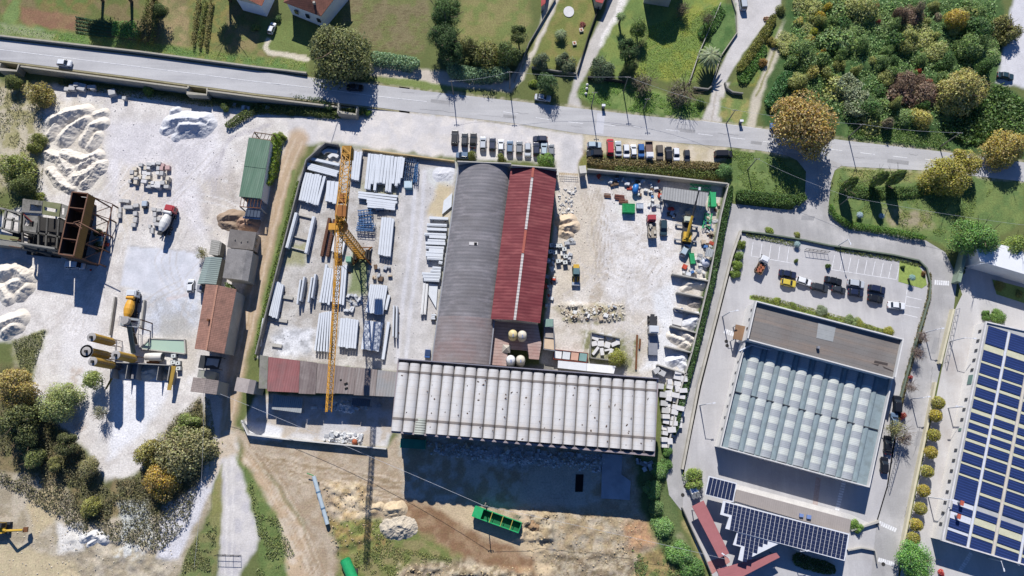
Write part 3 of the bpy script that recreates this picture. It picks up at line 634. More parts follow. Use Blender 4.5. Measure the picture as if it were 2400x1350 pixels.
# ---- long grey arched hall
b1 = B('arched_hall', 'long hall under a grey ribbed arched roof beside the red roof', 'building', [(1075, 388), (1197, 393), (1147, 856), (1012, 849)], 6.5)
b1.walls(cwall, 6.4)
def arch_roof(b, crown, nu, nv, mat, name='roof', v0=0.0, v1=1.0):
    vs, fs = [], []
    for j in range(nv + 1):
        for i in range(nu + 1):
            u = i / nu; v = v0 + (v1 - v0) * j / nv; x, y = b.bil(u, v); vs.append((x, y, b.z + crown * (1 - (2 * u - 1) ** 2) ** .75 + .03 * math.sin(9 * v * 6.28 + 2 * u)))
    for j in range(nv):
        for i in range(nu): a = j * (nu + 1) + i; fs.append((a, a + nu + 1, a + nu + 2, a + 1))
    return MB().add(vs, fs).build(name, mat, b.root, smooth=True)
archm = M('grey_roof_sheet', '7d7b7e', .75, .10, .35, 3, .10, stripe=('y', .9, .025), bump=.2, stain='716c6c', stain_amt=.55, stain_scale=.08, streak=('x', 'a39da0', .5, .9))
arch_roof(b1, 2.6, 26, 40, archm, v1=.78)
archm2 = M('grey_roof_sheet_old', '8b8281', .75, .12, .35, 3, .10, stripe=('y', .9, .025), bump=.2, stain='8f6a64', stain_amt=.5, stain_scale=.1, streak=('x', 'a39da0', .35, .9))
arch_roof(b1, 2.6, 26, 14, archm2, v0=.78)
b1.rim('parapet', 5.5, 9.3, .28, cwall, edges=(0,))
b1.rim('gutter', 6.2, 6.62, .35, metal_g, edges=(1, 3))
p = b1.l((1110, 571), 9); m_ = MB().box((p[0], p[1], 9.1), (2.2, .8, .1)); m_.build('repair_sheet', M('pale_sheet', 'cfccc9', .7), b1.root)
MB().box((p[0] + .5, p[1] - .05, 9.2), (.7, .6, .14)).build('roof_hatch', M('void', '18181a', .9), b1.root)
# ---- red roofed hall
b2 = B('red_roof_hall', 'long hall under a red corrugated gable roof', 'building', [(1200, 393), (1303, 401), (1263, 757), (1153, 748)], 8.0)
b2.walls(cream, 7.9)
redm = M('red_roof_sheet', '7b353a', .7, .10, .3, 3, .08, stripe=('y', .8, .05), bump=.3, stain='703236', stain_amt=.5, stain_scale=.1, streak=('x', 'b06663', .4, .8))
def gable(b, u, zr, mat, ov=.25, name='roof_slope', zb=None, u2=None):
    u2 = u if u2 is None else u2; zb = b.z if zb is None else zb
    for (ua, ub) in ((-ov / 10, None), (None, 1 + ov / 10)):
        pts = []
        if ub is None: a0 = b.bil(ua, 0); a1 = b.bil(u, 0); a2 = b.bil(u2, 1); a3 = b.bil(ua, 1); zz = (zb, zr, zr, zb)
        else: a0 = b.bil(u, 0); a1 = b.bil(ub, 0); a2 = b.bil(ub, 1); a3 = b.bil(u2, 1); zz = (zr, zb, zb, zr)
        m_ = MB(); t_ = .09
        vs = [(*q_, z_ + t_) for q_, z_ in zip((a0, a1, a2, a3), zz)] + [(*q_, z_) for q_, z_ in zip((a0, a1, a2, a3), zz)]
        m_.add(vs, [(0, 3, 2, 1), (4, 5, 6, 7), (0, 1, 5, 4), (1, 2, 6, 5), (2, 3, 7, 6), (3, 0, 4, 7)]); m_.build(name, mat, b.root)
    for v in (0.01, .99):
        a0 = b.bil(.01, v); a1 = b.bil(.99, v); r_ = b.bil(u if v < .5 else u2, v)
        MB().add([(*a0, zb - .05), (*a1, zb - .05), (*r_, zr - .05), (a0[0], a0[1] + (.15 if v > .5 else -.15), zb - .05), (a1[0], a1[1] + (.15 if v > .5 else -.15), zb - .05), (r_[0], r_[1] + (.15 if v > .5 else -.15), zr - .05)],
                 [(0, 1, 2), (3, 5, 4), (0, 3, 4, 1), (1, 4, 5, 2), (2, 5, 3, 0)]).build('gable_wall', b.wallmat if hasattr(b, 'wallmat') else cwall, b.root)
b2.wallmat = cream
gable(b2, .485, 9.5, redm)
capg = M('ridge_cap_pale', 'c9c2bd', .7, .1, 1, 4, .1, stripe=('y', .8, .1)); capr = M('ridge_cap_red', 'b0604f', .7, .1, 1, 4, .1)
seg = [(.0, .07, capr), (.075, .42, capg), (.425, .575, capr), (.58, 1.0, capg)]
for v0, v1, mt in seg:
    a = b2.bil(.485, v0); c = b2.bil(.485, v1); ribbon(MB(), [a, c], .6, 9.55, 9.68).build('ridge_cap', mt, b2.root)
b2.rim('parapet', 7.0, 9.75, .28, cwall, edges=(0,))
b2.rim('gutter', 7.75, 8.05, .3, M('white_trim', 'd8d6d4', .6), edges=(1,))
# ---- hall of barrel vaults
b3 = B('vaulted_hall', 'wide hall roofed with a row of silvery barrel vaults', 'building', [(935, 842), (1541, 888), (1532, 1067), (919, 1012)], 12.0)
b3.walls(M('hall_wall', '8f8d8c', .9, .1, .3), 11.6)
silver = M('vault_sheet', 'e0dedb', .42, .12, .5, 4, .08, metal=0, stain='b5a48f', stain_amt=.5, stain_scale=.25, lines=('y', 1.55, .06, .25), streak=('y', 'e4e0da', .5, 1.2))
bandm = M('vault_joint', '8a827c', .8, .1, 1, 4, .1); gutm = M('gutter_grey', '6c6866', .8, .12, .5)
NV = 23; wv = b3.L / NV; y_top = -0.75; dep = -(b3.c[3][1] + b3.c[2][1]) / 2; y_bot = -(dep - .55)
b3.pr('roof_deck', [(0.1, -.1), (b3.L - .1, -.1), (b3.L - .1, -dep + .1), (.1, -dep + .1)], 11.5, 11.9, gutm)
sk3 = (b3.c[3][0] + b3.c[2][0] - b3.L) / 2
def vault_mesh(w_, y0, y1, h, n=12, ny=1, drop=0.0):
    vs, fs = [], []
    for j in range(ny + 1):
        y = y0 + (y1 - y0) * j / ny
        for i in range(n + 1):
            a = math.pi * i / n; vs.append((-w_ / 2 * math.cos(a), y, h * math.sin(a)))
    for j in range(ny):
        for i in range(n): q_ = j * (n + 1) + i; fs.append((q_, q_ + n + 1, q_ + n + 2, q_ + 1))
    m_ = MB().add(vs, fs); m_.add(vs[:n + 1], [tuple(range(n + 1))]); return m_.add(vs[-n - 1:], [tuple(range(n + 1))[::-1]])
vm = vault_mesh(wv * .94, y_top, y_bot, 1.1).mesh('vault', True)
for p_ in vm.polygons:
    if len(p_.vertices) > 4: p_.use_smooth = False
vb = vault_mesh(wv * .965, -.27, .27, 1.14).mesh('joint_band', True)
spot = M('rust_spot', '5a4636', .9, .3, 2)
louv = M('louvre', 'cfd2c4', .6, .1, 1, 4, .05, lines=('y', .55, .22, .6))
for i in range(NV):
    x = (i + .5) * wv
    o = obj('vault', vm, silver, b3.root, loc=(x, 0, 11.92)); o.rotation_euler = (0, 0, math.atan2(sk3, dep))
    for f in (.165, .80):
        yy = -dep * f; obj('joint_band', vb, bandm, b3.root, loc=(x + sk3 * f, yy, 11.925))
    if i == 2:
        lm = vault_mesh(wv * .95, -dep * .775, -dep * .985, 1.16).mesh('louvre_skylight'); obj('louvre_skylight', lm, louv, b3.root, loc=(x + sk3 * .0, 0, 11.92))
    for k in range(random.choice((1, 2, 3, 4, 6)) if i > 2 else 1):
        f = random.uniform(.2, .97); a = random.uniform(-.5, .5); r_ = random.uniform(.1, .22)
        ml = MB().lathe([(r_, 0), (r_ * .8, .03)], n=6); oo = ml.build('rust_patch', spot, b3.root, loc=(x + sk3 * f + a * wv * .7, -dep * f, 11.93 + 1.1 * (1 - (1.4 * a) ** 2) ** .5)); oo.rotation_euler = (0, a * 1.6, random.random() * 3); oo.scale = (1, random.uniform(.8, 2), 1)
b3.rim('parapet', 11.2, 12.95, .22, M('parapet_blue', '8a8892', .7, .1, .5), edges=(0,))
b3.rim('fascia', 11.0, 12.25, .45, M('fascia_mauve', '9d9294', .8, .12, .4), edges=(1, 2, 3))
# ---- skylight factory
b4 = B('skylight_factory', 'white factory with brown front roof and rows of striped skylight vaults', 'building', [(1773, 706), (2117, 795), (2098, 886), (1753, 794)], 8.0)
brownr = M('brown_roof_sheet', '84807c', .85, .12, .4, 3, .10, lines=[('y', 1.25, .09, .25), ('x', 3.2, .05, .12)], stain='6c615b', stain_amt=.6, stain_scale=.1, streak=('x', 'a08a78', .4, .6))
ins = lambda b, u, v: b.bil(u, v)
b4.pr('roof', [b4.bil(.006, .03), b4.bil(.994, .03), b4.bil(.994, .97), b4.bil(.006, .97)], 6.9, 7.1, brownr)
b4.pr('wall_top', [b4.bil(.002, .01), b4.bil(.998, .01), b4.bil(.998, .99), b4.bil(.002, .99)], 6.0, 6.85, plaster)
b4.pr('wall', [b4.bil(.002, .005), b4.bil(.998, .005), b4.bil(.998, .995), b4.bil(.002, .995)], 0, 6.0, plaster)
b4.rim('parapet', 6.5, 8.05, .3, M('parapet_white', 'dcdad6', .8, .08, .5), edges=(0, 1, 3)); b4.rim('parapet', 6.5, 7.45, .3, MATS['parapet_white'], edges=(2,))
b4.pr('roof_patch', [b4.l((1918, 756), 7.1), b4.l((1959, 766), 7.1), b4.l((1952, 801), 7.1), b4.l((1913, 792), 7.1)], 7.11, 7.15, M('patch_sheet', 'a3a6a6', .8, .08, .5, 3, .06, lines=('y', 1.25, .08, .2)))
for pts in ([(2050, 845), (2081, 851), (2080, 857), (2048, 850)], [(2068, 858), (2092, 868), (2095, 872), (2072, 863)], [(2043, 852), (2060, 854), (2058, 858)]):
    b4.pr('damp_patch', [b4.l(p_, 7.1) for p_ in pts], 7.105, 7.13, M('damp', '4c4441', .7))
q_ = b4.l((1916, 815), 7.2); MB().box((q_[0], q_[1], 7.5), (.6, .6, .9)).build('roof_vent', metal_g, b4.root)
class Sub(B):
    def __init__(s, base, corners, z): s.A, s.rz, s.z, s.root = base.A, base.rz, z, base.root; s.c = [loc2(s.A, s.rz, p_, z) for p_ in corners]; s.L = base.L
b4r = Sub(b4, [(1749, 795), (2092, 887), (2037, 1141), (1689, 1047)], 5.2)
b4r.walls(plaster, 4.0, .04, 'rear_wall')
b4r.pr('rear_roof', [b4r.bil(.004, .002), b4r.bil(.996, .002), b4r.bil(.996, .996), b4r.bil(.004, .996)], 4.0, 4.15, M('grey_gutter_roof', '8b9ba0', .8, .12, .4, 3, .08, stain='6d7473', stain_amt=.5, stain_scale=.5))
b4r.rim('parapet', 3.9, 5.25, .26, MATS['parapet_white'], edges=(1, 2, 3))
skyl = M('skylight_sheet', 'd6dad2', .45, .06, .8, 4, .05, lines=('y', .42, .11, .22), stain='c3cad0', stain_amt=.5, stain_scale=.3)
skyd = M('skylight_sheet_dull', 'abb0b4', .5, .06, .8, 4, .05, lines=('y', .42, .11, .2))
NS = 8; u0 = .055; du = (.935 - u0) / NS
def curved(b, ua, ub, va, vb, z0, h, mat, name, parent=None, n=8):
    vs, fs = [], []
    for v in (va, vb):
        for i in range(n + 1):
            t = i / n; x, y = b.bil(ua + (ub - ua) * t, v); vs.append((x, y, z0 + h * math.sin(math.pi * t) ** .4))
    fs = [(i, i + n + 1, i + n + 2, i + 1) for i in range(n)] + [tuple(range(n + 1)), tuple(range(n + 1, 2 * n + 2))[::-1]]
    o = MB().add(vs, fs).build(name, mat, parent or b.root, smooth=False)
    return o
for s_ in range(NS):
    ua = u0 + du * s_; ub = ua + du * .66
    cuts = [.015, .12] + list(np.linspace(.12, .985, 15))[1:]
    for j in range(len(cuts) - 1):
        curved(b4r, ua, ub, cuts[j] + (.0005 if j else 0), cuts[j + 1], 4.12, .6, skyl if j % 2 else skyd, 'skylight_panel')
    g_ = curved(b4r, ub + du * .02, ua + du * .985, .016, .984, 4.12, .28, MATS['grey_gutter_roof'], 'valley_sheet', n=4)
a_, c_ = b4r.bil(.01, .488), b4r.bil(.99, .488)
ribbon(MB(), [a_, c_], .22, 4.14, 4.45).build('cross_gutter', M('dark_gutter', '3c4044', .8), b4.root)
for pth in ([(1733, 823), (1762, 808), (1805, 820), (1815, 812), (1850, 822)], ):
    pts = [(*b4.l(p_, 5.6), 5.6) for p_ in pth]; m_ = MB()
    for a_, c_ in zip(pts, pts[1:]): m_.tube(a_, c_, .18, 8)
    m_.build('duct', M('duct_metal', 'aab2c0', .5, .1, 1, metal=.3), b4.root)
for i in range(8):       # small high windows along the west wall
    f = .1 + i * .105
    x, y = b4r.bil(.0, f); MB().box((x - .02, y, 3.0), (.1, .5, 1.1)).build('window', glass, b4.root)
for i in range(3):
    x, y = b4.bil(0, .18 + .25 * i); MB().box((x - .02, y, 5.6), (.1, .5, 1.1)).build('window', glass, b4.root)
pz = 3.3; pp = [b4.l(p_, pz) for p_ in [(1725, 760), (1747, 765), (1739, 798), (1718, 794)]]
b4.pr('porch_roof', pp, pz - .25, pz, M('porch_brown', '8f7157', .85, .15, .6))
for p_ in pp[:1] + pp[3:]: MB().box((p_[0] + .3, p_[1] * 1, pz / 2 - .15), (.25, .25, pz - .3)).build('porch_post', plaster, b4.root)
# ---- solar roof factory
b5 = B('solar_roof_factory', 'white walled factory whose whole roof is rows of blue solar panels', 'building', [(2310, 755), (2640, 829), (2640, 1395), (2207, 1266)], 4.4)
b5.walls(plaster, 4.2, .03)
b5.pr('roof', [b5.bil(.001, .002), b5.bil(.999, .002), b5.bil(.999, .998), b5.bil(.001, .998)], 4.2, 4.38, M('roof_grey', 'b9bab8', .8, .1, .5, 4, .06))
b5.rim('coping', 4.2, 4.75, .3, M('coping_white', 'dedbd8', .8), edges=(0, 2, 3))
pvb = M('solar_rows', '2b3a66', .3, .22, .12, 3, .08, lines=[('y', .62, .10, -1.1)], spec=.5)
skyy = M('yellow_skylight', 'd6d4b6', .6, .12, .6, 4, .1, lines=('y', .3, .08, .15)); walkw = M('walkway_white', 'dcdfe6', .6, .08, .5, 4, .05, lines=('y', 1.2, .06, .2))
def lx(px, py): return b5.l((px, py), 4.4)
Lw = math.hypot(b5.c[3][0] - b5.c[0][0], b5.c[3][1] - b5.c[0][1])
def uv5(x, t):          # x metres east of the west edge, t metres down the west edge
    d = Vector(b5.c[3]).normalized() if True else None
    ex = Vector((1, 0)); return Vector((b5.c[0][0], b5.c[0][1])) + d * t + Vector((-d.y, d.x)) * x
rows1 = [768, 811, 827, 850, 857, 879, 886, 905, 914, 934, 942, 962, 973, 988, 997, 1009, 1018, 1031, 1040, 1058, 1066, 1086, 1093, 1113, 1120, 1175, 1188, 1203, 1221, 1240, 1249, 1276]
tt = []
for y in rows1:
    xx = np.interp(y, [768, 1266], [2336, 2236]); q_ = Vector(lx(xx, y)) - Vector(b5.c[0]); d = Vector(b5.c[3]).normalized(); tt.append(q_.dot(d))
cols = [(.75, 5.5), (6.3, 11.2), (12.1, 17.3), (18.1, 23.2), (24.0, 29.0)]
rotp = math.atan2(Vector(b5.c[3]).y, Vector(b5.c[3]).x) + math.pi / 2
for ci, (x0, x1) in enumerate(cols):
    sh = (0, -.4, -.2, .3, 0)[ci]
    for r_ in range(0, len(tt), 2):
        t0, t1 = tt[r_] + sh, tt[r_ + 1] + sh
        if t0 < .7: t0 = .7
        if ci > 0 and r_ == 24:
            tm = t0 + (t1 - t0) * .6; c = uv5((x0 + x1) / 2, (tm + t1) / 2); o = MB().box((0, 0, 0), (x1 - x0, t1 - tm, .1)).build('solar_panel', pvb, b5.root, loc=(c.x, c.y, 4.58)); o.rotation_euler = (0, 0, rotp); t1 = tm - .9
        t1 = min(t1, Lw - .6); c = uv5((x0 + x1) / 2, (t0 + t1) / 2)
        m_ = MB().box((0, 0, 0), (x1 - x0, t1 - t0, .1)); o = m_.build('solar_panel', pvb, b5.root, loc=(c.x, c.y, 4.58)); o.rotation_euler = (0, 0, rotp)
        if r_ + 2 < len(tt):
            s0, s1 = (t1 + .12, tt[r_ + 2] + sh - .12) if not (ci > 0 and r_ == 24) else (t1 + .12, tm - .12)
            if s1 - s0 > .3:
                c = uv5((x0 + x1) / 2, (s0 + s1) / 2); o = MB().box((0, 0, 0), (x1 - x0, s1 - s0, .06)).build('skylight_strip', walkw if (ci == 0 and r_ >= 24) else skyy, b5.root, loc=(c.x, c.y, 4.44)); o.rotation_euler = (0, 0, rotp)
for k, x in enumerate((5.9, 11.65, 17.7, 23.6)):
    c = uv5(x, Lw / 2); o = MB().box((0, 0, 0), (.5, Lw - 1, .12)).build('walkway', walkw if k % 2 == 0 else cream, b5.root, loc=(c.x, c.y, 4.47)); o.rotation_euler = (0, 0, rotp)
for px, py in ((2246, 1178), (2239, 1209)):
    q_ = lx(px, py); MB().lathe([(.32, 4.4), (.32, 5.6)], (q_[0], q_[1], 0), n=10).build('vent_pipe', metal_g, b5.root); MB().box((q_[0], q_[1], 5.75), (.7, 1.1, .35), rz=rotp).build('vent_cowl', M('orange_cowl', 'c9674f', .7), b5.root)
for i in range(20):
    f = .04 + i * .047
    if f > .95 or i in (6, 11): continue
    x, y = b5.bil(0, f); MB().box((x - .01, y, 2.9), (.14, .75 if i not in (5,) else 2.4, 1.0 if i != 5 else 1.6), rz=rotp).build('window', M('green_glass', '6f8f86', .2) if i in (5, 10) else glass, b5.root)
# ---- small solar building bottom right
pvm = M('solar_module', '2b3350', .25, .1, .5, 4, .05, spec=.5); wfr = M('white_frame', 'e2e4e8', .6, .05)
b6 = B('solar_office', 'low office with stepped solar roofs and a brown strip roof', 'building', [(1727, 1147), (1995, 1218), (1990, 1252), (1718, 1173)], 4.0)
b6.pr('strip_roof', b6.c, 3.7, 4.0, M('taupe_roof', 'a89f98', .85, .08, .4, 3, .06, lines=('x', .5, .06, .15)))
b6.pr('wall', [b6.bil(.02, .2), b6.bil(.985, .2), b6.l((1977, 1308), 4), b6.l((1712, 1236), 4)], 0, 3.65, plaster)
def pv_roof(name, pts, zt, grid, nu, nv, skip=lambda i, j: False):
    poly = [b6.l(p_, zt) for p_ in pts]; b6.pr(name, poly, zt - .18, zt, wfr)
    a, b_, c, d = [Vector(b6.l(p_, zt)) for p_ in grid]
    for i in range(nu):
        for j in range(nv):
            if skip(i, j): continue
            g = .05
            f = lambda u, v: a * (1 - u) * (1 - v) + b_ * u * (1 - v) + c * u * v + d * (1 - u) * v
            q4 = [f((i + s0) / nu, (j + s1) / nv) for s0, s1 in ((g, g), (1 - g, g), (1 - g, 1 - g), (g, 1 - g))]
            b6.pr('solar_module', [(v.x, v.y) for v in q4], zt + .02, zt + .06, pvm)
pv_roof('solar_deck', [(1661, 1115), (1727, 1132), (1719, 1177), (1652, 1159)], 4.7, [(1663, 1118), (1725, 1134), (1717, 1174), (1654, 1158)], 7, 6)
pv_roof('solar_deck', [(1695, 1173), (1991, 1251), (1980, 1315), (1700, 1239), (1709, 1212), (1688, 1206)], 4.7, [(1700, 1177), (1988, 1253), (1978, 1312), (1690, 1236)], 29, 7, lambda i, j: (i < 2 and j > 2) or (i < 1 and j == 2 and False))
pv_roof('solar_deck', [(1728, 1246), (1828, 1273), (1741, 1316), (1730, 1312), (1737, 1282), (1718, 1277)], 4.5, [(1729, 1249), (1800, 1268), (1792, 1330), (1719, 1310)], 7, 7, lambda i, j: (i < 2 and j > 2) or (j > 1 and i > 4) or (j > 3 and i > 3) or (j > 5 and i > 2) or (i > 5 and j > 0))
for pts in ([(1874, 1203), (1883, 1205), (1882, 1212), (1873, 1211)], [(1891, 1206), (1901, 1208), (1900, 1217), (1890, 1215)]):
    b6.pr('roof_light', [b6.l(p_, 4.2) for p_ in pts], 4.0, 4.45, M('blue_dome', '7f96c6', .3))
mred = M('red_canopy', 'b07071', .8, .08, .4, 3, .05, lines=('y', 1.6, .05, .12))
for nm, pts, lab in (('canopy', [(1622, 1187), (1649, 1173), (1709, 1297), (1685, 1308)], 'long dull red canopy roof west of the solar office'), ('canopy', [(1680, 1335), (1820, 1296), (1828, 1306), (1720, 1362), (1688, 1358)], 'red canopy roof along the bottom edge under the solar office')):
    c_ = B(nm, lab, 'canopy', pts, 3.2); c_.pr('roof', c_.c, 3.0, 3.2, mred)
    for u, v in ((.05, .1), (.95, .1), (.05, .9), (.95, .9)):
        x, y = c_.bil(u, v); MB().box((x, y, 1.5), (.18, .18, 3.0)).build('post', metal_g, c_.root)
sheet('red_paving', [(1654, 1318), (1704, 1302), (1711, 1317), (1668, 1346)], .07, M('red_tiles', 'c08a84', .9, .2, 1.5, 8, .25, stain='8b5a57', stain_scale=1.5), label='mottled red paving between the two red canopies')
ac = B('air_conditioner', 'white air conditioning unit with two fans beside the small solar roof', 'air unit', [(1617, 1145), (1634, 1141), (1643, 1165), (1626, 1170)], 1.6)
ac.pr('casing', ac.c, .1, 1.6, plaster)
for u in (.28, .72):
    x, y = ac.bil(u, .72); MB().lathe([(.62, 1.6), (.62, 1.72), (.5, 1.72), (.5, 1.65)], (x, y, 0), n=14).build('fan', M('fan_grey', '6f7378', .6), ac.root)
MB().prism([ac.bil(.06, .05), ac.bil(.94, .05), ac.bil(.94, .42), ac.bil(.06, .42)], 1.61, 1.66).build('cover', M('cover_blue', '8fb0dc', .5), ac.root)
# ================================================================== WEST ROW OF SHEDS
greenr = M('green_roof_sheet', '64806c', .8, .10, .4, 3, .08, stripe=('x', .55, .10), streak=('y', '8aa08c', .5, .8), stain='4b6f58', stain_amt=.4, stain_scale=.2)
tin = M('grey_tin', 'a3a7a8', .6, .1, .5, 4, .08, stripe=('x', .5, .12)); tar = M('tar_roof', '7b7672', .9, .16, .5, 4, .14, stain='5f5a58', stain_amt=.6, stain_scale=.3)
tar2 = M('pale_slab_roof', '8f8c8a', .92, .16, .5, 4, .16, stain='6b6a69', stain_amt=.7, stain_scale=.35)
wood = M('old_timber', '7d6a58', .9, .2, .8, 5, .2)
g1 = B('green_roof_shed', 'shed with a faded green corrugated roof beside the dirt lane', 'shed', [(583, 322), (634, 330), (612, 465), (560, 460)], 5.0)
g1.wallmat = cwall
g1.pr('wall', [g1.bil(.9, .01), g1.bil(.985, .01), g1.bil(.985, .99), g1.bil(.9, .99)], 0, 4.8, plaster); g1.pr('wall', [g1.bil(.02, .01), g1.bil(.06, .01), g1.bil(.06, .99), g1.bil(.02, .99)], 0, 4.6, cwall)
for v0, v1, zz in ((0, .49, 5.0), (.488, 1, 4.92)):
    q4 = [g1.bil(0, v0), g1.bil(1, v0), g1.bil(1, v1), g1.bil(0, v1)]; MB().prism(q4, [zz - .12] * 4, [zz] * 4).build('roof_sheet', greenr, g1.root)
# open frame north and rafters south
fr = [g1.l(p_, 5) for p_ in [(595, 309), (640, 315), (634, 329), (590, 322)]]
ribbon(MB(), fr, .18, 4.6, 4.85).build('roof_beam', wood, g1.root)
for t in np.linspace(0, 1, 6):
    a = Vector(fr[0]).lerp(Vector(fr[1]), t); c = Vector(fr[3]).lerp(Vector(fr[2]), t); ribbon(MB(), [(a.x, a.y), (c.x, c.y)], .1, 4.65, 4.8).build('rafter', wood, g1.root)
for p_ in fr[:2]: MB().box((p_[0], p_[1], 2.3), (.25, .25, 4.6)).build('post', wood, g1.root)
q4 = [g1.l(p_, 4.6) for p_ in [(566, 463), (613, 468), (610, 488), (562, 484)]]
for t in np.linspace(0, 1, 7):
    a = Vector(q4[0]).lerp(Vector(q4[1]), t); c = Vector(q4[3]).lerp(Vector(q4[2]), t); ribbon(MB(), [(a.x, a.y), (c.x, c.y)], .1, 4.5, 4.65).build('rafter', rust, g1.root)
ribbon(MB(), [q4[3], q4[2]], .15, 4.4, 4.66).build('roof_beam', rust, g1.root)
for p_ in q4[2:]: MB().box((p_[0], p_[1], 2.2), (.25, .25, 4.4)).build('post', cwall, g1.root)
cn = B('dark_awning', 'dark blue sagging awning below the green roof shed', 'awning', [(577, 490), (612, 492), (610, 510), (573, 508)], 2.8)
cn.pr('cloth', cn.c, 2.65, 2.8, M('awning_navy', '4f5a6c', .9)); cn.pr('front_edge', [cn.bil(-.1, .9), cn.bil(1, 1.0), cn.bil(1, 1.22), cn.bil(-.12, 1.18)], 2.5, 2.62, M('awning_grey', 'a0a8b4', .8))
for u, v in ((.05, .05), (.95, .05), (.05, 1.1), (.95, 1.1)): x, y = cn.bil(u, v); MB().box((x, y, 1.25), (.12, .12, 2.5)).build('post', metal_g, cn.root)
h1 = B('grey_flat_building', 'small grey flat roofed building with beige end wall, upper of two', 'building', [(540, 538), (600, 545), (592, 585), (534, 579)], 4.0)
h1.walls(M('beige_wall', 'c4b7a6', .9, .12, .4), 3.9); h1.pr('roof', [h1.bil(-.02, -.02), h1.bil(1.02, -.02), h1.bil(1.02, 1.02), h1.bil(-.02, 1.02)], 3.9, 4.05, tar)
for i in range(3):
    x, y = h1.bil(.25 + .25 * i, .55 + .08 * (i % 2)); MB().lathe([(.16, 4.05), (.12, 4.4)], (x, y, 0), n=8).build('roof_vent', dkconc, h1.root)
for v in (.35, .7): x, y = h1.bil(1.0, v); MB().box((x - .1, y, 2.2), (.12, .8, .9)).build('window', glass, h1.root)
h2 = B('slab_roof_building', 'grey building with a mottled gable slab roof, lower of two', 'building', [(535, 582), (592, 589), (580, 659), (523, 651)], 5.0)
h2.walls(cwall, 4.8); h2.wallmat = cwall; gable(h2, .80, 5.6, tar2, zb=4.9)
h3 = B('ribbed_hut', 'tiny hut with a pale ribbed roof at the yard edge', 'hut', [(496, 562), (521, 567), (515, 599), (491, 596)], 2.6)
h3.walls(dkconc, 2.5); h3.pr('roof', [h3.bil(-.03, -.02), h3.bil(.82, -.02), h3.bil(.82, 1.02), h3.bil(-.03, 1.02)], 2.5, 2.62, M('ribbed_pale', 'a9a79f', .8, .15, .8, 4, .1, lines=('y', .55, .14, .45)))
h4 = B('grey_green_shed', 'narrow shed with grey green gable roof beside the white parked car', 'shed', [(483, 603), (520, 604), (506, 667), (464, 666)], 3.2)
h4.wallmat = cwall; h4.walls(dkconc, 3.1); gable(h4, .42, 4.0, M('grey_green_roof', '8f9d98', .75, .1, .4, 3, .08, stripe=('y', .5, .08)))
MB().box((h4.bil(.05, 1.12)[0], h4.bil(.05, 1.12)[1], 1.2), (1.2, 1.6, 2.4)).build('lean_to', metal_g, h4.root)
# ---- tiled house
def tilemat(key, hexc, st): return M(key, hexc, .9, .2, 1.2, 7, .22, lines=[('y', .42, .09, .35), ('x', .5, .08, .18)], stain=st, stain_amt=.65, stain_scale=.35)
tile = tilemat('clay_tiles', 'a97f6e', '7e6258')
h5 = B('tile_roof_house', 'old house with a red brown clay tile roof and ivy on its lane side', 'house', [(484, 667), (553, 678), (524, 829), (458, 818)], 7.0)
h5.walls(cream, 6.9, .3); h5.wallmat = cream; gable(h5, .475, 8.7, tile, u2=.50)
rc = M('ridge_tiles', 'bf8f78', .9, .12, 1, 5, .15, lines=('y', .45, .1, .3))
a, c = h5.bil(.475, 0), h5.bil(.50, 1); ribbon(MB(), [a, c], .4, 8.73, 8.88).build('ridge', rc, h5.root)
x, y = h5.bil(.475, .55); MB().box((x - .5, y, 8.9), (.5, .5, 1.2)).build('chimney', rust, h5.root)
h6 = B('carport', 'dark open carport with a torn white sheet below the tiled house', 'carport', [(470, 832), (520, 836), (512, 866), (464, 862)], 2.7)
h6.pr('roof', h6.c, 2.55, 2.7, M('dark_roof', '3a3d40', .9)); h6.pr('torn_sheet', [h6.bil(.35, .2), h6.bil(.92, .2), h6.bil(.92, .85), h6.bil(.7, .7), h6.bil(.35, .78)], 2.71, 2.76, M('torn_sheet', '9fa6ac', .7))
for u, v in ((.05, .05), (.95, .05), (.05, .95), (.95, .95)): x, y = h6.bil(u, v); MB().box((x, y, 1.28), (.18, .18, 2.55)).build('post', dkconc, h6.root)
slabt = tilemat('grey_tiles', 'a1948d', '857a74')
for nm, cor, lab, mt, z in (('gate_hut', [(455, 884), (512, 892), (506, 925), (448, 918)], 'small gabled gatehouse hut west of the dirt lane', slabt, 7.2), ('gate_hut', [(557, 884), (600, 892), (593, 924), (550, 916)], 'small gabled gatehouse hut east of the dirt lane', M('pale_tiles', 'b0a6a0', .9, .14, .8, 6, .2, stain='948a86', stain_scale=.6), 6.8)):
    g = B(nm, lab, 'hut', cor, z); g.walls(cwall, z - .1); g.wallmat = cwall; gable(g, .56 if z > 7 else .76, z + 1.0, mt)
    x, y = g.bil(.5, 1.0); MB().box((x, y + .1, 1.0), (1.0, .15, 2.0)).build('door', wood, g.root)
sb = B('concrete_outbuilding', 'low weedy concrete flat roof above the west gate hut', 'outbuilding', [(466, 866), (508, 872), (504, 890), (462, 884)], 2.2); sb.walls(cwall, 2.1); sb.pr('roof', sb.c, 2.1, 2.25, M('weedy_slab', '9a9a92', .9, .2, .5, stain='6f7a4c', stain_scale=.5))
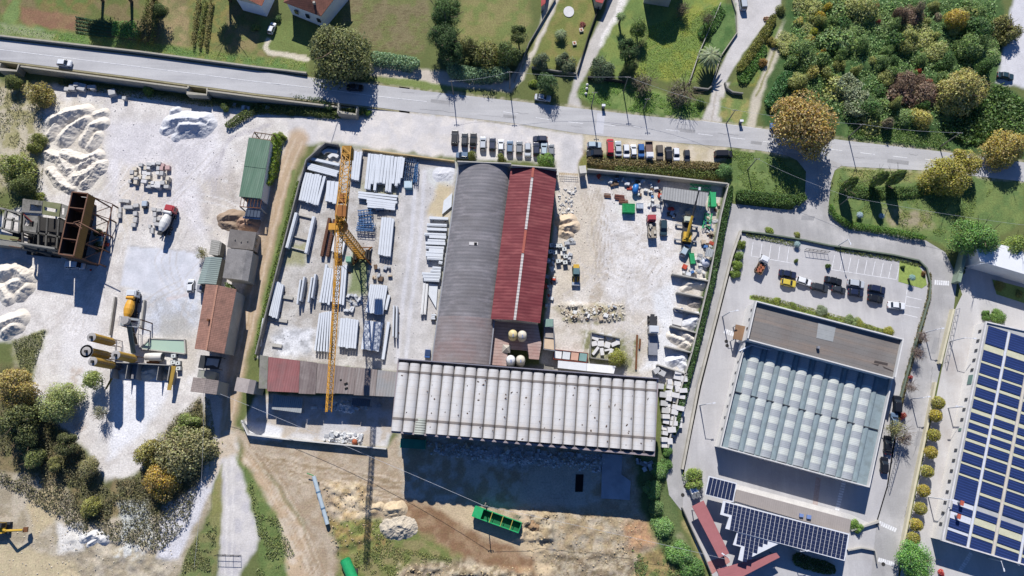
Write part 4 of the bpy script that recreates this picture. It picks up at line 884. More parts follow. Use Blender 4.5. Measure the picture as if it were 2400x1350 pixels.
# ---- long low workshop
ls = B('long_workshop', 'long low workshop with patched red, brown and grey roof sheets', 'workshop', [(609, 834), (930, 872), (924, 930), (606, 916)], 5.6)
ls.pr('wall', [ls.bil(.01, .03), ls.bil(.99, .03), ls.bil(.99, .9), ls.bil(.01, .9)], 0, 5.4, cwall)
rs = [(0, .062, -.02, .93, M('moss_roof', '8b8880', .9, .2, .6, stain='6c745a', stain_amt=.7, stain_scale=.4)), (.064, .295, -.0, 1.0, M('faded_red_sheet', '96605f', .8, .12, .4, 3, .08, stripe=('x', .6, .06), stain='7f6a68', stain_amt=.6, stain_scale=.15, streak=('y', 'a67a78', .5, .7))),
      (.297, .42, .0, 1.03, M('brown_sheet', '7d706d', .85, .12, .4, 4, .1, stripe=('x', .7, .07), stain='a09690', stain_amt=.5, stain_scale=.3, streak=('y', '9a8f8a', .6, .8))), (.422, .56, .01, .99, M('brown_sheet2', '8b7e79', .85, .12, .4, 4, .1, stripe=('x', .7, .07), streak=('y', 'a5a19c', .5, .8))),
      (.562, .70, .02, .97, MATS['brown_sheet2']), (.702, .86, .0, 1.0, MATS['brown_sheet2']), (.862, 1.0, .0, 1.0, M('grey_sheet', '9c9c9c', .8, .1, .4, 3, .08, stripe=('x', .7, .06), stain='a18e82', stain_amt=.5, stain_scale=.2))]
for i, (u0_, u1_, v0_, v1_, mt) in enumerate(rs):
    zz = 5.6 + .05 * (i % 3); q4 = [ls.bil(u0_, v0_), ls.bil(u1_, v0_), ls.bil(u1_, v1_), ls.bil(u0_, v1_)]; MB().prism(q4, [zz - .12 + .5 * 0] * 4, [zz, zz, zz, zz]).build('roof_sheet', mt, ls.root)
for (u, v, s1, s2) in ((.64, .62, .9, .5), (.645, .78, .8, .45), (.6, .5, .5, .3)):
    x, y = ls.bil(u, v); MB().box((x, y, 5.74), (s1, s2, .06), rz=.5).build('roof_hole', MATS['void'], ls.root)
lt = B('lean_to', 'grey tin lean-to roof on the shaded side of the long workshop', 'lean-to', [(641, 925), (711, 931), (706, 968), (637, 959)], 2.8); lt.pr('roof', [lt.bil(0, .02), lt.bil(1, .02), lt.bil(1, 1), lt.bil(0, 1)], 2.65, 2.8, tin)
for u in (.03, .5, .97): x, y = lt.bil(u, .95); MB().box((x, y, 1.32), (.15, .15, 2.65)).build('post', metal_g, lt.root)
lt2 = B('lean_to', 'dark tin lean-to roof behind the workshop between rubble heaps', 'lean-to', [(826, 932), (868, 936), (866, 953), (824, 950)], 2.6); lt2.pr('roof', lt2.c, 2.45, 2.6, M('dark_tin', '6b7078', .7, .1, .5, stripe=('x', .5, .1)))
for u in (.03, .97): x, y = lt2.bil(u, .9); MB().box((x, y, 1.22), (.15, .15, 2.45)).build('post', metal_g, lt2.root)
# ================================================================== SILO LEAN-TOS BETWEEN THE HALLS
pinks = M('pink_white_sheet', 'b9a49c', .8, .12, .4, 4, .1, lines=('y', .75, .16, .3), stain='a06a5f', stain_amt=.6, stain_scale=.12)
sl = B('silo_lean_to', 'faded red and white sheet lean-to round the four round silos', 'lean-to', [(1153, 750), (1260, 758), (1269, 805), (1263, 843), (1240, 841), (1236, 822), (1190, 818), (1188, 858), (1142, 854)], 5.0)
sl.pr('roof', sl.c, 4.8, 5.0, pinks); sl.pr('wall', [sl.l((1156, 762), 4.8), sl.l((1255, 768), 4.8), sl.l((1260, 803), 4.8), sl.l((1150, 800), 4.8)], 0, 4.75, cwall)
x, y = sl.l((1187, 817), 5.3); m_ = MB().add([(x - 1, y - 1, 5.0), (x + 1, y - 1, 5.0), (x + 1, y + 1, 5.0), (x - 1, y + 1, 5.0), (x, y, 6.2)], [(0, 1, 4), (1, 2, 4), (2, 3, 4), (3, 0, 4), (3, 2, 1, 0)]); m_.build('pyramid_vent', M('vent_pale', 'b9b2a8', .8), sl.root)
capc = {'y': M('silo_cream', 'e0cf9e', .6, .1, 1, 4, .1, stain='d3b368', stain_amt=.6, stain_scale=.4), 'w': M('silo_white', 'e9e8e6', .5, .06, 1), 'c': M('silo_pale', 'd9d0bd', .6, .12, 1, 4, .1, stain='b2a58b', stain_amt=.5, stain_scale=.5)}
for (x, y, k, lab) in ((1202, 783, 'y', 'round yellow topped silo, north west of the four by the red hall'), (1224, 785, 'c', 'round pale topped silo with rusty rim, north east of the four'), (1197, 843, 'w', 'round white topped silo, south west of the four'), (1220, 843, 'c', 'round pale topped silo with an orange fitting, south east of the four')):
    p_ = P(x, y, 9.0); s_ = empty('silo', (p_.x, p_.y, 0), 0, lab, 'silo', 'four round silos between the halls')
    MB().lathe([(1.15, 2.0), (1.15, 8.6)], n=24).build('shell', capc[k], s_)
    MB().lathe([(1.17, 8.6), (.9, 8.95), (.3, 9.2), (.05, 9.25)], n=24).build('dome', capc[k], s_, smooth=True); MB().lathe([(1.15, 2.0), (.3, .4)], n=16).build('hopper', metal_g, s_)
    MB().box((.05, -.35, 9.25), (.22, .7, .5)).build('filter', M('filter_blue', '7f8cb4', .6), s_)
    for a in range(4): MB().tube((1.0 * math.cos(a * 1.571 + .78), 1.0 * math.sin(a * 1.571 + .78), 0), (1.0 * math.cos(a * 1.571 + .78), 1.0 * math.sin(a * 1.571 + .78), 2.2), .08).build('leg', metal_g, s_)
hb = B('hopper_bins', 'row of walled sand bins beside the silo lean-to', 'hopper', [(1277, 748), (1297, 748), (1300, 822), (1274, 818)], 3.0)
hb.pr('sheet_cover', [hb.bil(0, 0), hb.bil(.95, 0), hb.bil(.95, .24), hb.bil(0, .26)], 3.0, 3.12, M('green_tin', '86a398', .7, .1, .6, stripe=('x', .4, .08)))
for a, c in ((0, 1), (1, 2), (2, 3), (3, 0)): ribbon(MB(), [hb.c[a], hb.c[c]], .14, .8 if a % 2 else .6, 3.0).build('side_plate', metal_g, hb.root)
for v in (.27, .6): ribbon(MB(), [hb.bil(.02, v), hb.bil(.98, v)], .12, .8, 2.95).build('divider', metal_g, hb.root)
hb.pr('sand_fill', [hb.bil(.05, .28), hb.bil(.95, .28), hb.bil(.95, .58), hb.bil(.05, .58)], .6, 2.0, M('fill_grey', 'a8a09a', .95, .1)); hb.pr('sand_fill', [hb.bil(.05, .62), hb.bil(.95, .62), hb.bil(.95, .97), hb.bil(.05, .97)], .6, 2.7, M('fill_sand', 'd8c1a6', .95, .1))
for u, v in ((.05, .05), (.95, .05), (.05, .95), (.95, .95)): x, y = hb.bil(u, v); MB().box((x, y, .4), (.2, .2, .8)).build('leg', metal_g, hb.root)
# ================================================================== RUINED HOPPERS
ru = B('rusty_hopper_ruin', 'tall rusty open hopper bank on steel legs with yellowed side plates', 'hopper', [(170, 450), (207, 454), (173, 600), (138, 595)], 10.0)
zb, zt = 7.0, 10.0
yel = M('yellowed_plate', '8a6a36', .85, .2, .5, 5, .25, stain='5e4a2e', stain_amt=.6, stain_scale=.5, lines=('y', .5, .1, .35)); steel = M('rust_steel', '7a5a48', .9, .2, .8, 5, .2); blk = M('dark_steel', '3c3a38', .9, .2, 1)
for a, c, mt in ((0, 1, rust), (1, 2, yel), (2, 3, rust), (3, 0, blk)): ribbon(MB(), [ru.c[a], ru.c[c]], .12, zb, zt).build('side_plate', mt, ru.root)
for a, c in ((0, 1), (1, 2), (2, 3), (3, 0)): ribbon(MB(), [ru.c[a], ru.c[c]], .3, zt, zt + .16).build('rim', steel, ru.root)
for v in (.25, .5, .75): ribbon(MB(), [ru.bil(0, v), ru.bil(1, v)], .2, zb, zt + .1).build('divider', steel, ru.root)
for i in range(4):
    v0_, v1_ = i / 4, (i + 1) / 4; q4 = [Vector((*ru.bil(.02, v0_ + .01), zb)), Vector((*ru.bil(.98, v0_ + .01), zb)), Vector((*ru.bil(.98, v1_ - .01), zb)), Vector((*ru.bil(.02, v1_ - .01), zb))]; ctr = sum(q4, Vector()) / 4
    low = [ctr + (v - ctr) * .2 - Vector((0, 0, 2.2)) for v in q4]; MB().add(q4 + low, [(0, 1, 5, 4), (1, 2, 6, 5), (2, 3, 7, 6), (3, 0, 4, 7), (4, 5, 6, 7)]).build('funnel', blk, ru.root)
for i in range(5):
    for u in (0, 1.0, 1.55):
        x, y = ru.bil(min(u, 1.55), i / 4 if 0 < i < 4 else (.01 if i == 0 else .99)); MB().box((x, y, (zb if u < 1.2 else 3.0) / 2), (.3, .3, zb if u < 1.2 else 3.0)).build('leg', steel, ru.root)
    x0_, y0_ = ru.bil(1, i / 4); x1_, y1_ = ru.bil(1.55, i / 4); MB().tube((x0_, y0_, 7), (x1_, y1_, 3), .12).build('brace', steel if i != 2 else yel, ru.root)
    if i < 4:
        xa, ya = ru.bil(1, i / 4); xb, yb = ru.bil(1, (i + 1) / 4); MB().tube((xa, ya, .3), (xb, yb, 6.8), .1).build('brace', steel, ru.root)
        xa, ya = ru.bil(0, i / 4); xb, yb = ru.bil(0, (i + 1) / 4); MB().tube((xa, ya, 6.8), (xb, yb, .3), .1).build('brace', steel, ru.root)
a, c = ru.bil(1.55, .01), ru.bil(1.55, .99); ribbon(MB(), [a, c], .18, 2.9, 3.1).build('rail', steel, ru.root)
for a, c in (((185, 521), (230, 545)), ((172, 522), (186, 517)), ((176, 524), (191, 535))):
    p_, q_ = ru.l(a, 10.2), ru.l(c, 10.2); MB().tube((*p_, 10.2), (*q_, 10.0), .14).build('fallen_bar', steel, ru.root)
rc2 = B('concrete_frame_ruin', 'ruined concrete frame of slabs, holes and posts beside the rusty hoppers', 'ruin', [(52, 465), (148, 492), (137, 592), (50, 580)], 6.0)
def hole_slab(b, px4, z, th, hole, mat):
    o_ = [b.l(p_, z) for p_ in px4]; h_ = [b.l(p_, z) for p_ in hole]
    vs = [(*q, z) for q in o_] + [(*q, z) for q in h_] + [(*q, z - th) for q in o_] + [(*q, z - th) for q in h_]
    fs = []
    for i in range(4):
        j = (i + 1) % 4; fs += [(i, 4 + i, 4 + j, j), (8 + i, 8 + j, 12 + j, 12 + i), (i, j, 8 + j, 8 + i), (4 + j, 4 + i, 12 + i, 12 + j)]
    return MB().add(vs, fs).build('slab', mat, b.root)
shade_conc = M('shade_dark_concrete', '5c5a55', .95, .3, .5, 4, .25); csl = M('weathered_slab', '86837c', .95, .25, .5, 4, .25, stain='54554a', stain_amt=.8, stain_scale=.45)  # beam colour darkened to stand for the shadowed interior of the ruin
hole_slab(rc2, [(54, 466), (100, 471), (98, 500), (50, 497)], 6, .3, [(71, 478), (98, 482), (97, 495), (69, 494)], csl)
hole_slab(rc2, [(101, 471), (143, 477), (138, 508), (99, 502)], 5.9, .3, [(103, 484), (135, 490), (132, 498), (104, 493)], M('grassy_slab', '7f8060', .95, .25, .5, stain='6f7a48', stain_scale=.6))
hole_slab(rc2, [(53, 501), (90, 506), (84, 546), (48, 541)], 5.5, .3, [(59, 515), (80, 519), (78, 532), (56, 528)], csl)
hole_slab(rc2, [(143, 477), (164, 484), (152, 512), (138, 508)], 5.6, .25, [(145, 486), (151, 488), (150, 503), (143, 502)], dkconc)
for a, c in (((50, 498), (52, 580)), ((90, 505), (88, 585)), ((52, 580), (137, 598)), ((88, 545), (140, 555)), ((54, 466), (50, 545)), ((110, 510), (105, 590)), ((48, 541), (90, 548)), ((137, 510), (130, 597))):
    ribbon(MB(), [rc2.l(a, 5.6), rc2.l(c, 5.6)], .4, 5.1, 5.5).build('beam', shade_conc, rc2.root)
for p_ in ((54, 466), (100, 471), (143, 478), (50, 541), (88, 545), (137, 510), (52, 580), (88, 588), (137, 597), (110, 545)): x, y = rc2.l(p_, 5.5); MB().box((x, y, 2.55), (.4, .4, 5.1)).build('column', dkconc, rc2.root)
rc2.pr('floor_slab', [rc2.l(p_, 3) for p_ in [(98, 575), (136, 580), (134, 594), (97, 588)]], 2.8, 3.0, csl)
rc2.pr('lower_floor', [rc2.l(p_, .5) for p_ in [(70, 505), (150, 515), (140, 605), (62, 596)]], .1, .5, blk)
MB().tube((*rc2.l((55, 502), 5.9), 5.9), (*rc2.l((75, 520), 5.9), 5.9), .15).build('fallen_bar', M('red_iron', '6a2f2a', .9), rc2.root)
rc3 = B('open_frame_ruin', 'roofless concrete grid of beams at the west picture edge', 'ruin', [(-30, 480), (50, 500), (44, 545), (-36, 525)], 5.0)
for a, c in (((-30, 480), (50, 500)), ((50, 500), (44, 545)), ((44, 545), (-36, 525)), ((14, 491), (6, 536)), ((30, 510), (26, 540)), ((10, 512), (46, 519))):
    ribbon(MB(), [rc3.l(a, 5), rc3.l(c, 5)], .45, 4.5, 5.0).build('beam', csl, rc3.root)
for p_ in ((50, 500), (44, 545), (14, 491), (6, 536), (-30, 480)): x, y = rc3.l(p_, 5); MB().box((x, y, 2.25), (.4, .4, 4.5)).build('column', dkconc, rc3.root)
rc3.pr('low_roof', [rc3.l(p_, 4.2) for p_ in [(-30, 545), (45, 556), (40, 565), (-30, 556)]], 4.0, 4.2, M('mossy_roof', '8a8a62', .95, .25, .6)); rc3.pr('wall', [rc3.l(p_, 4) for p_ in [(-30, 556), (52, 568), (50, 580), (-30, 570)]], 0, 4.0, dkconc)
lf = B('rusty_platform', 'dark rusty platform frame in front of the concrete ruin', 'platform', [(30, 545), (56, 549), (52, 582), (26, 578)], 3.5); lf.pr('deck', lf.c, 3.3, 3.5, blk)
for u, v in ((.05, .05), (.95, .05), (.05, .95), (.95, .95)): x, y = lf.bil(u, v); MB().box((x, y, 1.65), (.2, .2, 3.3)).build('leg', steel, lf.root)
for v in (0, .5, 1): ribbon(MB(), [lf.bil(0, v), lf.bil(1, v)], .15, 3.5, 4.3).build('rail', steel, lf.root)
MB().prism([ru.bil(-.6, .97), ru.bil(1.0, .97), ru.bil(1.0, .995), ru.bil(-.6, .995)], 0, 9.2).build('end_wall', blk, ru.root)  # tall wall added so the hopper bank casts a solid block of shadow
MB().prism([ru.bil(-.02, .02), ru.bil(.02, .02), ru.bil(.02, .96), ru.bil(-.02, .96)], 0, 6.9).build('back_wall', blk, ru.root)
rc2.pr('end_wall', [rc2.l(p_, 8) for p_ in [(40, 566), (128, 580), (128, 584), (40, 570)]], 0, 8.0, dkconc)  # wall added above slab height to carry the block shadow farther west
# ================================================================== CONCRETE PLANT
ysil = M('yellow_silo', 'c29a3c', .6, .12, .6, 4, .1, lines=('z', 1.15, .09, .45), stain='9a6a35', stain_amt=.5, stain_scale=.4); caps = M('silo_top_grey', 'aaa6a2', .8, .2, 2, 6, .2)
for (x, y, zt_, lab) in ((214, 790, 11.6, 'yellow cement silo, northernmost of the plant cluster'), (202, 823, 11.6, 'yellow cement silo with a round catwalk, middle of the western three'), (217, 847, 11.2, 'yellow cement silo, southernmost of the western three'), (271, 832, 11.0, 'yellow cement silo standing apart east of the other three')):
    p_ = P(x, y, zt_); s_ = empty('cement_silo', (p_.x, p_.y, 0), 0, lab, 'silo', 'yellow cement silos')
    MB().lathe([(1.05, 3.6), (1.05, zt_ - .15)], n=20).build('shell', ysil, s_, smooth=False); MB().lathe([(1.07, zt_ - .15), (1.07, zt_), (.2, zt_ + .15)], n=20).build('top', caps, s_)
    MB().lathe([(1.05, 3.6), (.25, 1.6)], n=16).build('cone', ysil, s_); MB().box((.2, -.1, zt_ + .4), (.5, .6, .7)).build('filter', blk, s_)
    for a in range(4): c_, s2 = math.cos(a * 1.571 + .7), math.sin(a * 1.571 + .7); MB().tube((1.05 * c_, 1.05 * s2, 0), (1.02 * c_, 1.02 * s2, 4), .1).build('leg', steel, s_)
    if x == 202: MB().lathe([(1.55, zt_ - .2), (1.55, zt_ - .1), (1.5, zt_ - .1), (1.5, zt_ - .2)], n=20).build('catwalk', metal_g, s_)
    m_ = MB()
    for k in range(12): m_.tube((1.12, -.2, 1 + k * .8), (1.12, .2, 1 + k * .8), .03, 4)
    m_.tube((1.12, -.2, .3), (1.12, -.2, zt_), .03, 4); m_.tube((1.12, .2, .3), (1.12, .2, zt_), .03, 4); m_.build('ladder', metal_g, s_)
ab = B('aggregate_bins', 'open aggregate bins of the concrete plant with sand inside', 'bins', [(268, 849), (398, 856), (392, 892), (262, 886)], 3.0)
bw = M('bin_wall', 'a09e9a', .9, .15, .6)
for a, c, zz in ((0, 1, 3.2), (1, 2, 3.0), (3, 0, 3.0)): ribbon(MB(), [ab.c[a], ab.c[c]], .2, 0, zz).build('bin_wall', bw, ab.root)
for u in (.24, .42, .8): ribbon(MB(), [ab.bil(u, .01), ab.bil(u, 1.0)], .15, 0, 2.9).build('divider', bw, ab.root)
ab.pr('yellow_plate', [ab.bil(1.0, .02), ab.bil(1.09, .02), ab.bil(1.07, 1.6), ab.bil(1.0, 1.6)], 2.2, 2.4, M('yellow_steel', 'a98b3e', .8, .15, .8)); ab.pr('yellow_plate', [ab.bil(-.06, 1.0), ab.bil(-.02, 1.0), ab.bil(-.10, 1.7), ab.bil(-.13, 1.7)], 2.0, 2.15, MATS['yellow_steel'])
ab.pr('ramp_fill', [ab.bil(.26, .05), ab.bil(.41, .05), ab.bil(.41, .95), ab.bil(.26, .95)], 0, 1.2, M('fill_dark', '8e8d90', .95, .1))
MB().box((ab.bil(1.03, .8)[0], ab.bil(1.03, .8)[1], 1.1), (.3, 3.2, 2.2)).build('plate_support', bw, ab.root)
cv = empty('belt_conveyor', P(300, 760), 0, 'green grey inclined belt conveyor feeding the loading tower', 'conveyor'); A0 = cv.location.copy()
pa = P(312, 828, 1.2) - A0; pb = P(300, 752, 6.0) - A0; m_ = MB(); dirv = (pb - pa)
sd_ = Vector((1, 0, 0)) * .55
m_.add([pa - sd_, pa + sd_, pb + sd_, pb - sd_] + [v - Vector((0, 0, .35)) for v in (pa - sd_, pa + sd_, pb + sd_, pb - sd_)], [(0, 1, 2, 3), (7, 6, 5, 4), (0, 4, 5, 1), (1, 5, 6, 2), (2, 6, 7, 3), (3, 7, 4, 0)]); m_.build('belt_housing', M('conveyor_green', '6f8480', .8, .12, .8), cv)
for t in (.3, .65, .95):
    c = pa.lerp(pb, t)
    for s in (-1, 1): MB().tube((c.x + s * .5, c.y, 0), (c.x + s * .5, c.y, c.z - .3), .08).build('leg', metal_g, cv)
ltw = B('loading_tower', 'grey steel loading platform over the yellow mixer drum', 'tower', [(283, 742), (329, 748), (324, 768), (281, 763)], 6.0)
hole_slab(ltw, [(283, 742), (329, 748), (324, 768), (281, 763)], 5.6, .15, [(306, 750), (324, 752), (321, 765), (303, 763)], M('platform_grey', '9ea3a6', .8, .15, 1))
for u, v in ((.03, .03), (.97, .03), (.03, .97), (.97, .97)): x, y = ltw.bil(u, v); MB().box((x, y, 2.72), (.25, .25, 5.45)).build('leg', steel, ltw.root); MB().box((x, y, 6.1), (.06, .06, 1)).build('rail_post', metal_g, ltw.root)
for a, c in ((0, 1), (1, 2), (2, 3), (3, 0)): ribbon(MB(), [ltw.c[a], ltw.c[c]], .06, 6.5, 6.58).build('rail', metal_g, ltw.root)
x, y = ltw.bil(.35, .4); MB().lathe([(1.0, 7.2), (1.1, 6.2), (.4, 5.4)], (x, y, 0), n=14).build('mixer_head', caps, ltw.root)
ch = P(335, 800, 2) ; cc = empty('loading_chute', P(318, 790), 0, 'brown slanted chute plate beside the conveyor', 'chute'); A0 = cc.location.copy(); m_ = MB(); qs = [P(303, 766, 4.5) - A0, P(313, 766, 4.5) - A0, P(323, 808, .2) - A0, P(312, 808, .2) - A0]; m_.add(qs + [v - Vector((0, 0, .15)) for v in qs], [(0, 3, 2, 1), (4, 5, 6, 7), (0, 1, 5, 4), (1, 2, 6, 5), (2, 3, 7, 6), (3, 0, 4, 7)]); m_.build('plate', M('chute_brown', '8d8272', .9, .2, 1), cc)
tk = empty('water_tank', P(368, 838), 0, 'white horizontal water tank with dark end beside the plant', 'tank'); 
MB().lathe([(.2, -2.3), (.9, -2.0), (1.0, -.2), (1.0, 2.0), (.8, 2.2)], (0, 0, 1.6), 'x', 18).build('shell', M('tank_white', 'e2dcd2', .5, .1, 1, stain='b09a80', stain_amt=.5, stain_scale=.6), tk, smooth=True); MB().lathe([(.98, 2.2), (.9, 2.3)], (0, 0, 1.6), 'x', 18).build('end_cap', M('tank_end', '5a5f66', .7), tk)
for s in (-1.4, 1.4): MB().box((s, 0, .35), (.3, 1.8, .7)).build('cradle', rust, tk)
MB().box((-.6, -1.3, .5), (2.8, .5, 1.0)).build('platform', rust, tk)
def ibc(name, px, py, lab, grp=None, topc='d8dcd8', z=0.0, rz=.1):
    r_ = empty(name, P(px, py) + Vector((0, 0, z)), rz, lab, 'container', grp)
    MB().box((0, 0, .65), (1.1, .95, .9)).build('bottle', M('ibc_' + topc, topc, .5, .06), r_); MB().box((0, 0, .1), (1.2, 1.0, .16)).build('pallet', blk, r_)
    m_ = MB()
    for sx in (-.6, 0, .6):
        for sy in (-.5, .5): m_.box((sx, sy, .62), (.05, .05, 1.0))
    for sy in (-.5, .5): m_.box((0, sy, 1.12), (1.25, .05, .05))
    for sx in (-.6, .6): m_.box((sx, 0, 1.12), (.05, 1.05, .05))
    m_.build('cage', metal_g, r_); MB().lathe([(.16, 1.1), (.16, 1.2)], n=10).build('cap', blk, r_)
    return r_
for px, py, l_ in ((411, 835, 'northern'), (410, 850, 'western middle'), (421, 852, 'eastern middle'), (422, 864, 'southern')): ibc('liquid_container', px, py, f'white caged liquid container beside the water tank, {l_} of four', 'caged containers at the plant')
# settling basin
ba = B('settling_basin', 'concrete settling basin full of pale green water', 'basin', [(327, 817), (351, 793), (432, 796), (434, 829)], .9)
for a, c in ((0, 1), (1, 2), (2, 3), (3, 0)): ribbon(MB(), [ba.c[a], ba.c[c]], .3, 0, .9).build('basin_wall', cwall, ba.root)
ribbon(MB(), [ba.l((351, 795), .9), ba.l((347, 818), .9)], .15, 0, .85).build('divider', cwall, ba.root)
wm = bpy.data.materials.new('basin_water'); wm.use_nodes = True; wq = NT(wm); wq.bsdf.inputs['Base Color'].default_value = (*C('b4ccb8'), 1); wq.bsdf.inputs['Roughness'].default_value = .15
ba.pr('water', ba.c, .2, .7, wm)
for a, c, lab in (((268, 695), (255, 785), 'long low concrete wall west of the yellow mixer'), ((337, 703), (329, 770), 'low concrete wall east of the yellow mixer')): wall('low_wall', [a, c], 1.1, .35, cwall, lab)
# ================================================================== WALLS
pw = M('yard_wall', '8f8c86', .92, .15, .5, 4, .15, stain='5e5c55', stain_amt=.6, stain_scale=.4); roadw = M('parapet_stone', 'b3ad9e', .95, .15, .6, 5, .2, stain='8a8878', stain_amt=.6, stain_scale=.6)
def road_wall(name, pts, h, wd, lab, down=0.0):
    line = []; zs = []
    for p_ in pts: z = ztop(p_[0]) + h; q_ = P(*p_, z); line.append((q_.x, q_.y)); zs.append(z)
    m_ = MB(); b0 = ribbon(m_, line, wd, 0, 1)
    m_.v = [(x, y, (zs[i // 4] if z > .5 else -.2)) for i, (x, y, z) in enumerate(m_.v)]
    return tag(m_.build(name, roadw), lab, 'wall')
road_wall('parapet_wall', [(x, np.interp(x, [-320, 0, 326, 600, 718, 735], [43, 83, 120, 156, 170, 172])) for x in (-320, 0, 160, 326, 470, 600, 718)], .9, .45, 'pale stone parapet along the north edge of the main road')
road_wall('parapet_wall', [(x, np.interp(x, [-320, 0, 48, 600, 733, 790], [108, 148, 155, 227, 243, 250])) for x in (48, 170, 300, 440)], .7, .45, 'stone parapet along the south road edge, western length')
road_wall('parapet_wall', [(x, np.interp(x, [-320, 0, 48, 600, 733, 790], [108, 148, 155, 227, 243, 250])) for x in (486, 600, 733, 790)], .7, .45, 'stone parapet along the south road edge, eastern length')
for pts, lab in (([(-20, 166), (4, 150), (0, 164), (42, 168), (47, 153)], 'stone walled bay holding grass at the west end of the road'), ([(443, 203), (441, 220), (486, 224), (487, 208)], 'stone walled refuge bay jutting from the road parapet'), ([(795, 244), (793, 264), (835, 270), (838, 252)], 'square stone walled bed at the end of the road parapet')):
    line = [P2(p_[0], p_[1], 2.4) for p_ in pts[-4:]]; b_ = tag(ribbon(MB(), line, .45, 0, 2.9).build('walled_bay', roadw), lab, 'wall')
wall('yard_wall', [(598, 830), (622, 735), (700, 432), (717, 374), (762, 334), (792, 338)], 2.4, .3, pw, 'dark wall round the west and north corner of the precast yard')
wall('yard_wall', [(848, 349), (930, 360), (1065, 377)], 1.2, .3, M('yellow_wall', 'c9b183', .9, .15, .6), 'low ochre wall along the north side of the precast yard')
wall('yard_wall', [(1377, 396), (1530, 410), (1706, 430)], 2.4, .35, cwall, 'grey concrete wall on the north side of the eastern yard')
wall('yard_wall', [(1708, 430), (1690, 505), (1662, 660), (1622, 826), (1590, 930), (1566, 1050)], 1.9, .3, cwall, 'long concrete wall on the east side of the eastern yard')
wall('street_wall', [(1737, 540), (1716, 600), (1680, 742), (1638, 905), (1600, 1100)], 1.2, .5, M('wall_coping', 'c6c0b2', .9, .12, .5, stain='a39f92', stain_scale=.4), 'long pale wall between the lane and the car park')
wall('yard_wall', [(566, 985), (580, 1018), (660, 1028), (905, 1052)], 1.6, .3, M('white_wall', 'd6d3cc', .9, .1, .5), 'white wall along the south of the shaded work yard')
wall('street_wall', [(2236, 724), (2205, 852)], 1.4, .5, M('cream_coping', 'd8d0b4', .9, .1, .5), 'cream wall beside the sliding gate of the solar factory')
wall('street_wall', [(2194, 896), (2170, 1020), (2141, 1157), (2112, 1305)], 1.2, .5, MATS['cream_coping'], 'long cream wall beside the row of round clipped trees')
wall('planter_wall', [(1886, 562), (1942, 574), (2096, 597), (2155, 610), (2173, 628), (2182, 665), (2179, 700), (2144, 816), (2110, 940), (2090, 1040)], .8, .35, M('dark_planter', '6f7a6a', .9, .12, .5), 'dark low wall curving round the east of the car park')
wall('planter_wall', [(1740, 541), (1800, 548), (1886, 562)], .8, .35, MATS['dark_planter'], 'dark low wall along the north west of the car park')
gw = wall('factory_fence', [(2270, 575), (2262, 600), (2248, 660)], 2.6, .9, M('pale_green_metal', '8fa08c', .7, .12, .5), 'pale green metal fence beside the white roofed factory')
for (pt, lab) in (((1366, 397), 'square concrete gate pillar north of the eastern yard'), ((1300, 402), 'gate pillar at the corner of the red roof hall')):
    p_ = P(*pt, 2.6); r_ = empty('gate_pillar', (p_.x, p_.y, 0), .1, lab, 'pillar'); MB().box((0, 0, 1.25), (1.6, 1.9, 2.5)).build('shaft', cwall, r_); MB().box((0, 0, 2.58), (1.8, 2.1, .16)).build('cap', M('cap_pale', 'd3cfc6', .9), r_)
gt = empty('yard_gate', P(1332, 411), -.06, 'low yellow barred gate into the eastern yard', 'gate'); yb = M('gate_yellow', 'c4a04c', .7)
for z in (.4, .9, 1.4): MB().box((0, 0, z), (5.0, .06, .06)).build('rail', yb, gt)
for i in range(9): MB().box((-2.4 + i * .6, 0, .8), (.05, .05, 1.4)).build('bar', yb, gt)
gt2 = empty('yard_gate', P(538, 1300), -.03, 'tall metal barred gate across the bottom track', 'gate'); 
for z in (.3, 1.2, 2.2): MB().box((0, 0, z), (5.6, .07, .07)).build('rail', blk, gt2)
for i in range(4): MB().box((-2.75 + i * 1.83, 0, 1.15), (.09, .09, 2.3)).build('post', blk, gt2)
gt3 = empty('sliding_gate', P(1912, 590), -.13, 'long barred sliding gate of the car park', 'gate')
for z in (.3, 1.6): MB().box((0, 0, z), (6.2, .08, .08)).build('rail', blk, gt3)
for i in range(7): MB().box((-3 + i, 0, .95), (.07, .07, 1.4)).build('bar', blk, gt3)
for (a, c, lab) in (((2240, 726), (2214, 850), 'grey framed sliding gate beside the cream wall'), ((2104, 1058), (2080, 1140), 'white framed sliding gate beside the parked cars')):
    g_ = empty('sliding_gate', P(*a), 0, lab, 'gate'); A0 = g_.location.copy(); q_ = P(*c) - A0; m_ = MB()
    for z in (.2, 1.7): MB().tube((0, 0, z), (q_.x, q_.y, z), .07).build('rail', metal_g, g_)
    for t in np.linspace(0, 1, 9): MB().tube((q_.x * t, q_.y * t, .1), (q_.x * t, q_.y * t, 1.75), .05).build('bar', metal_g, g_)
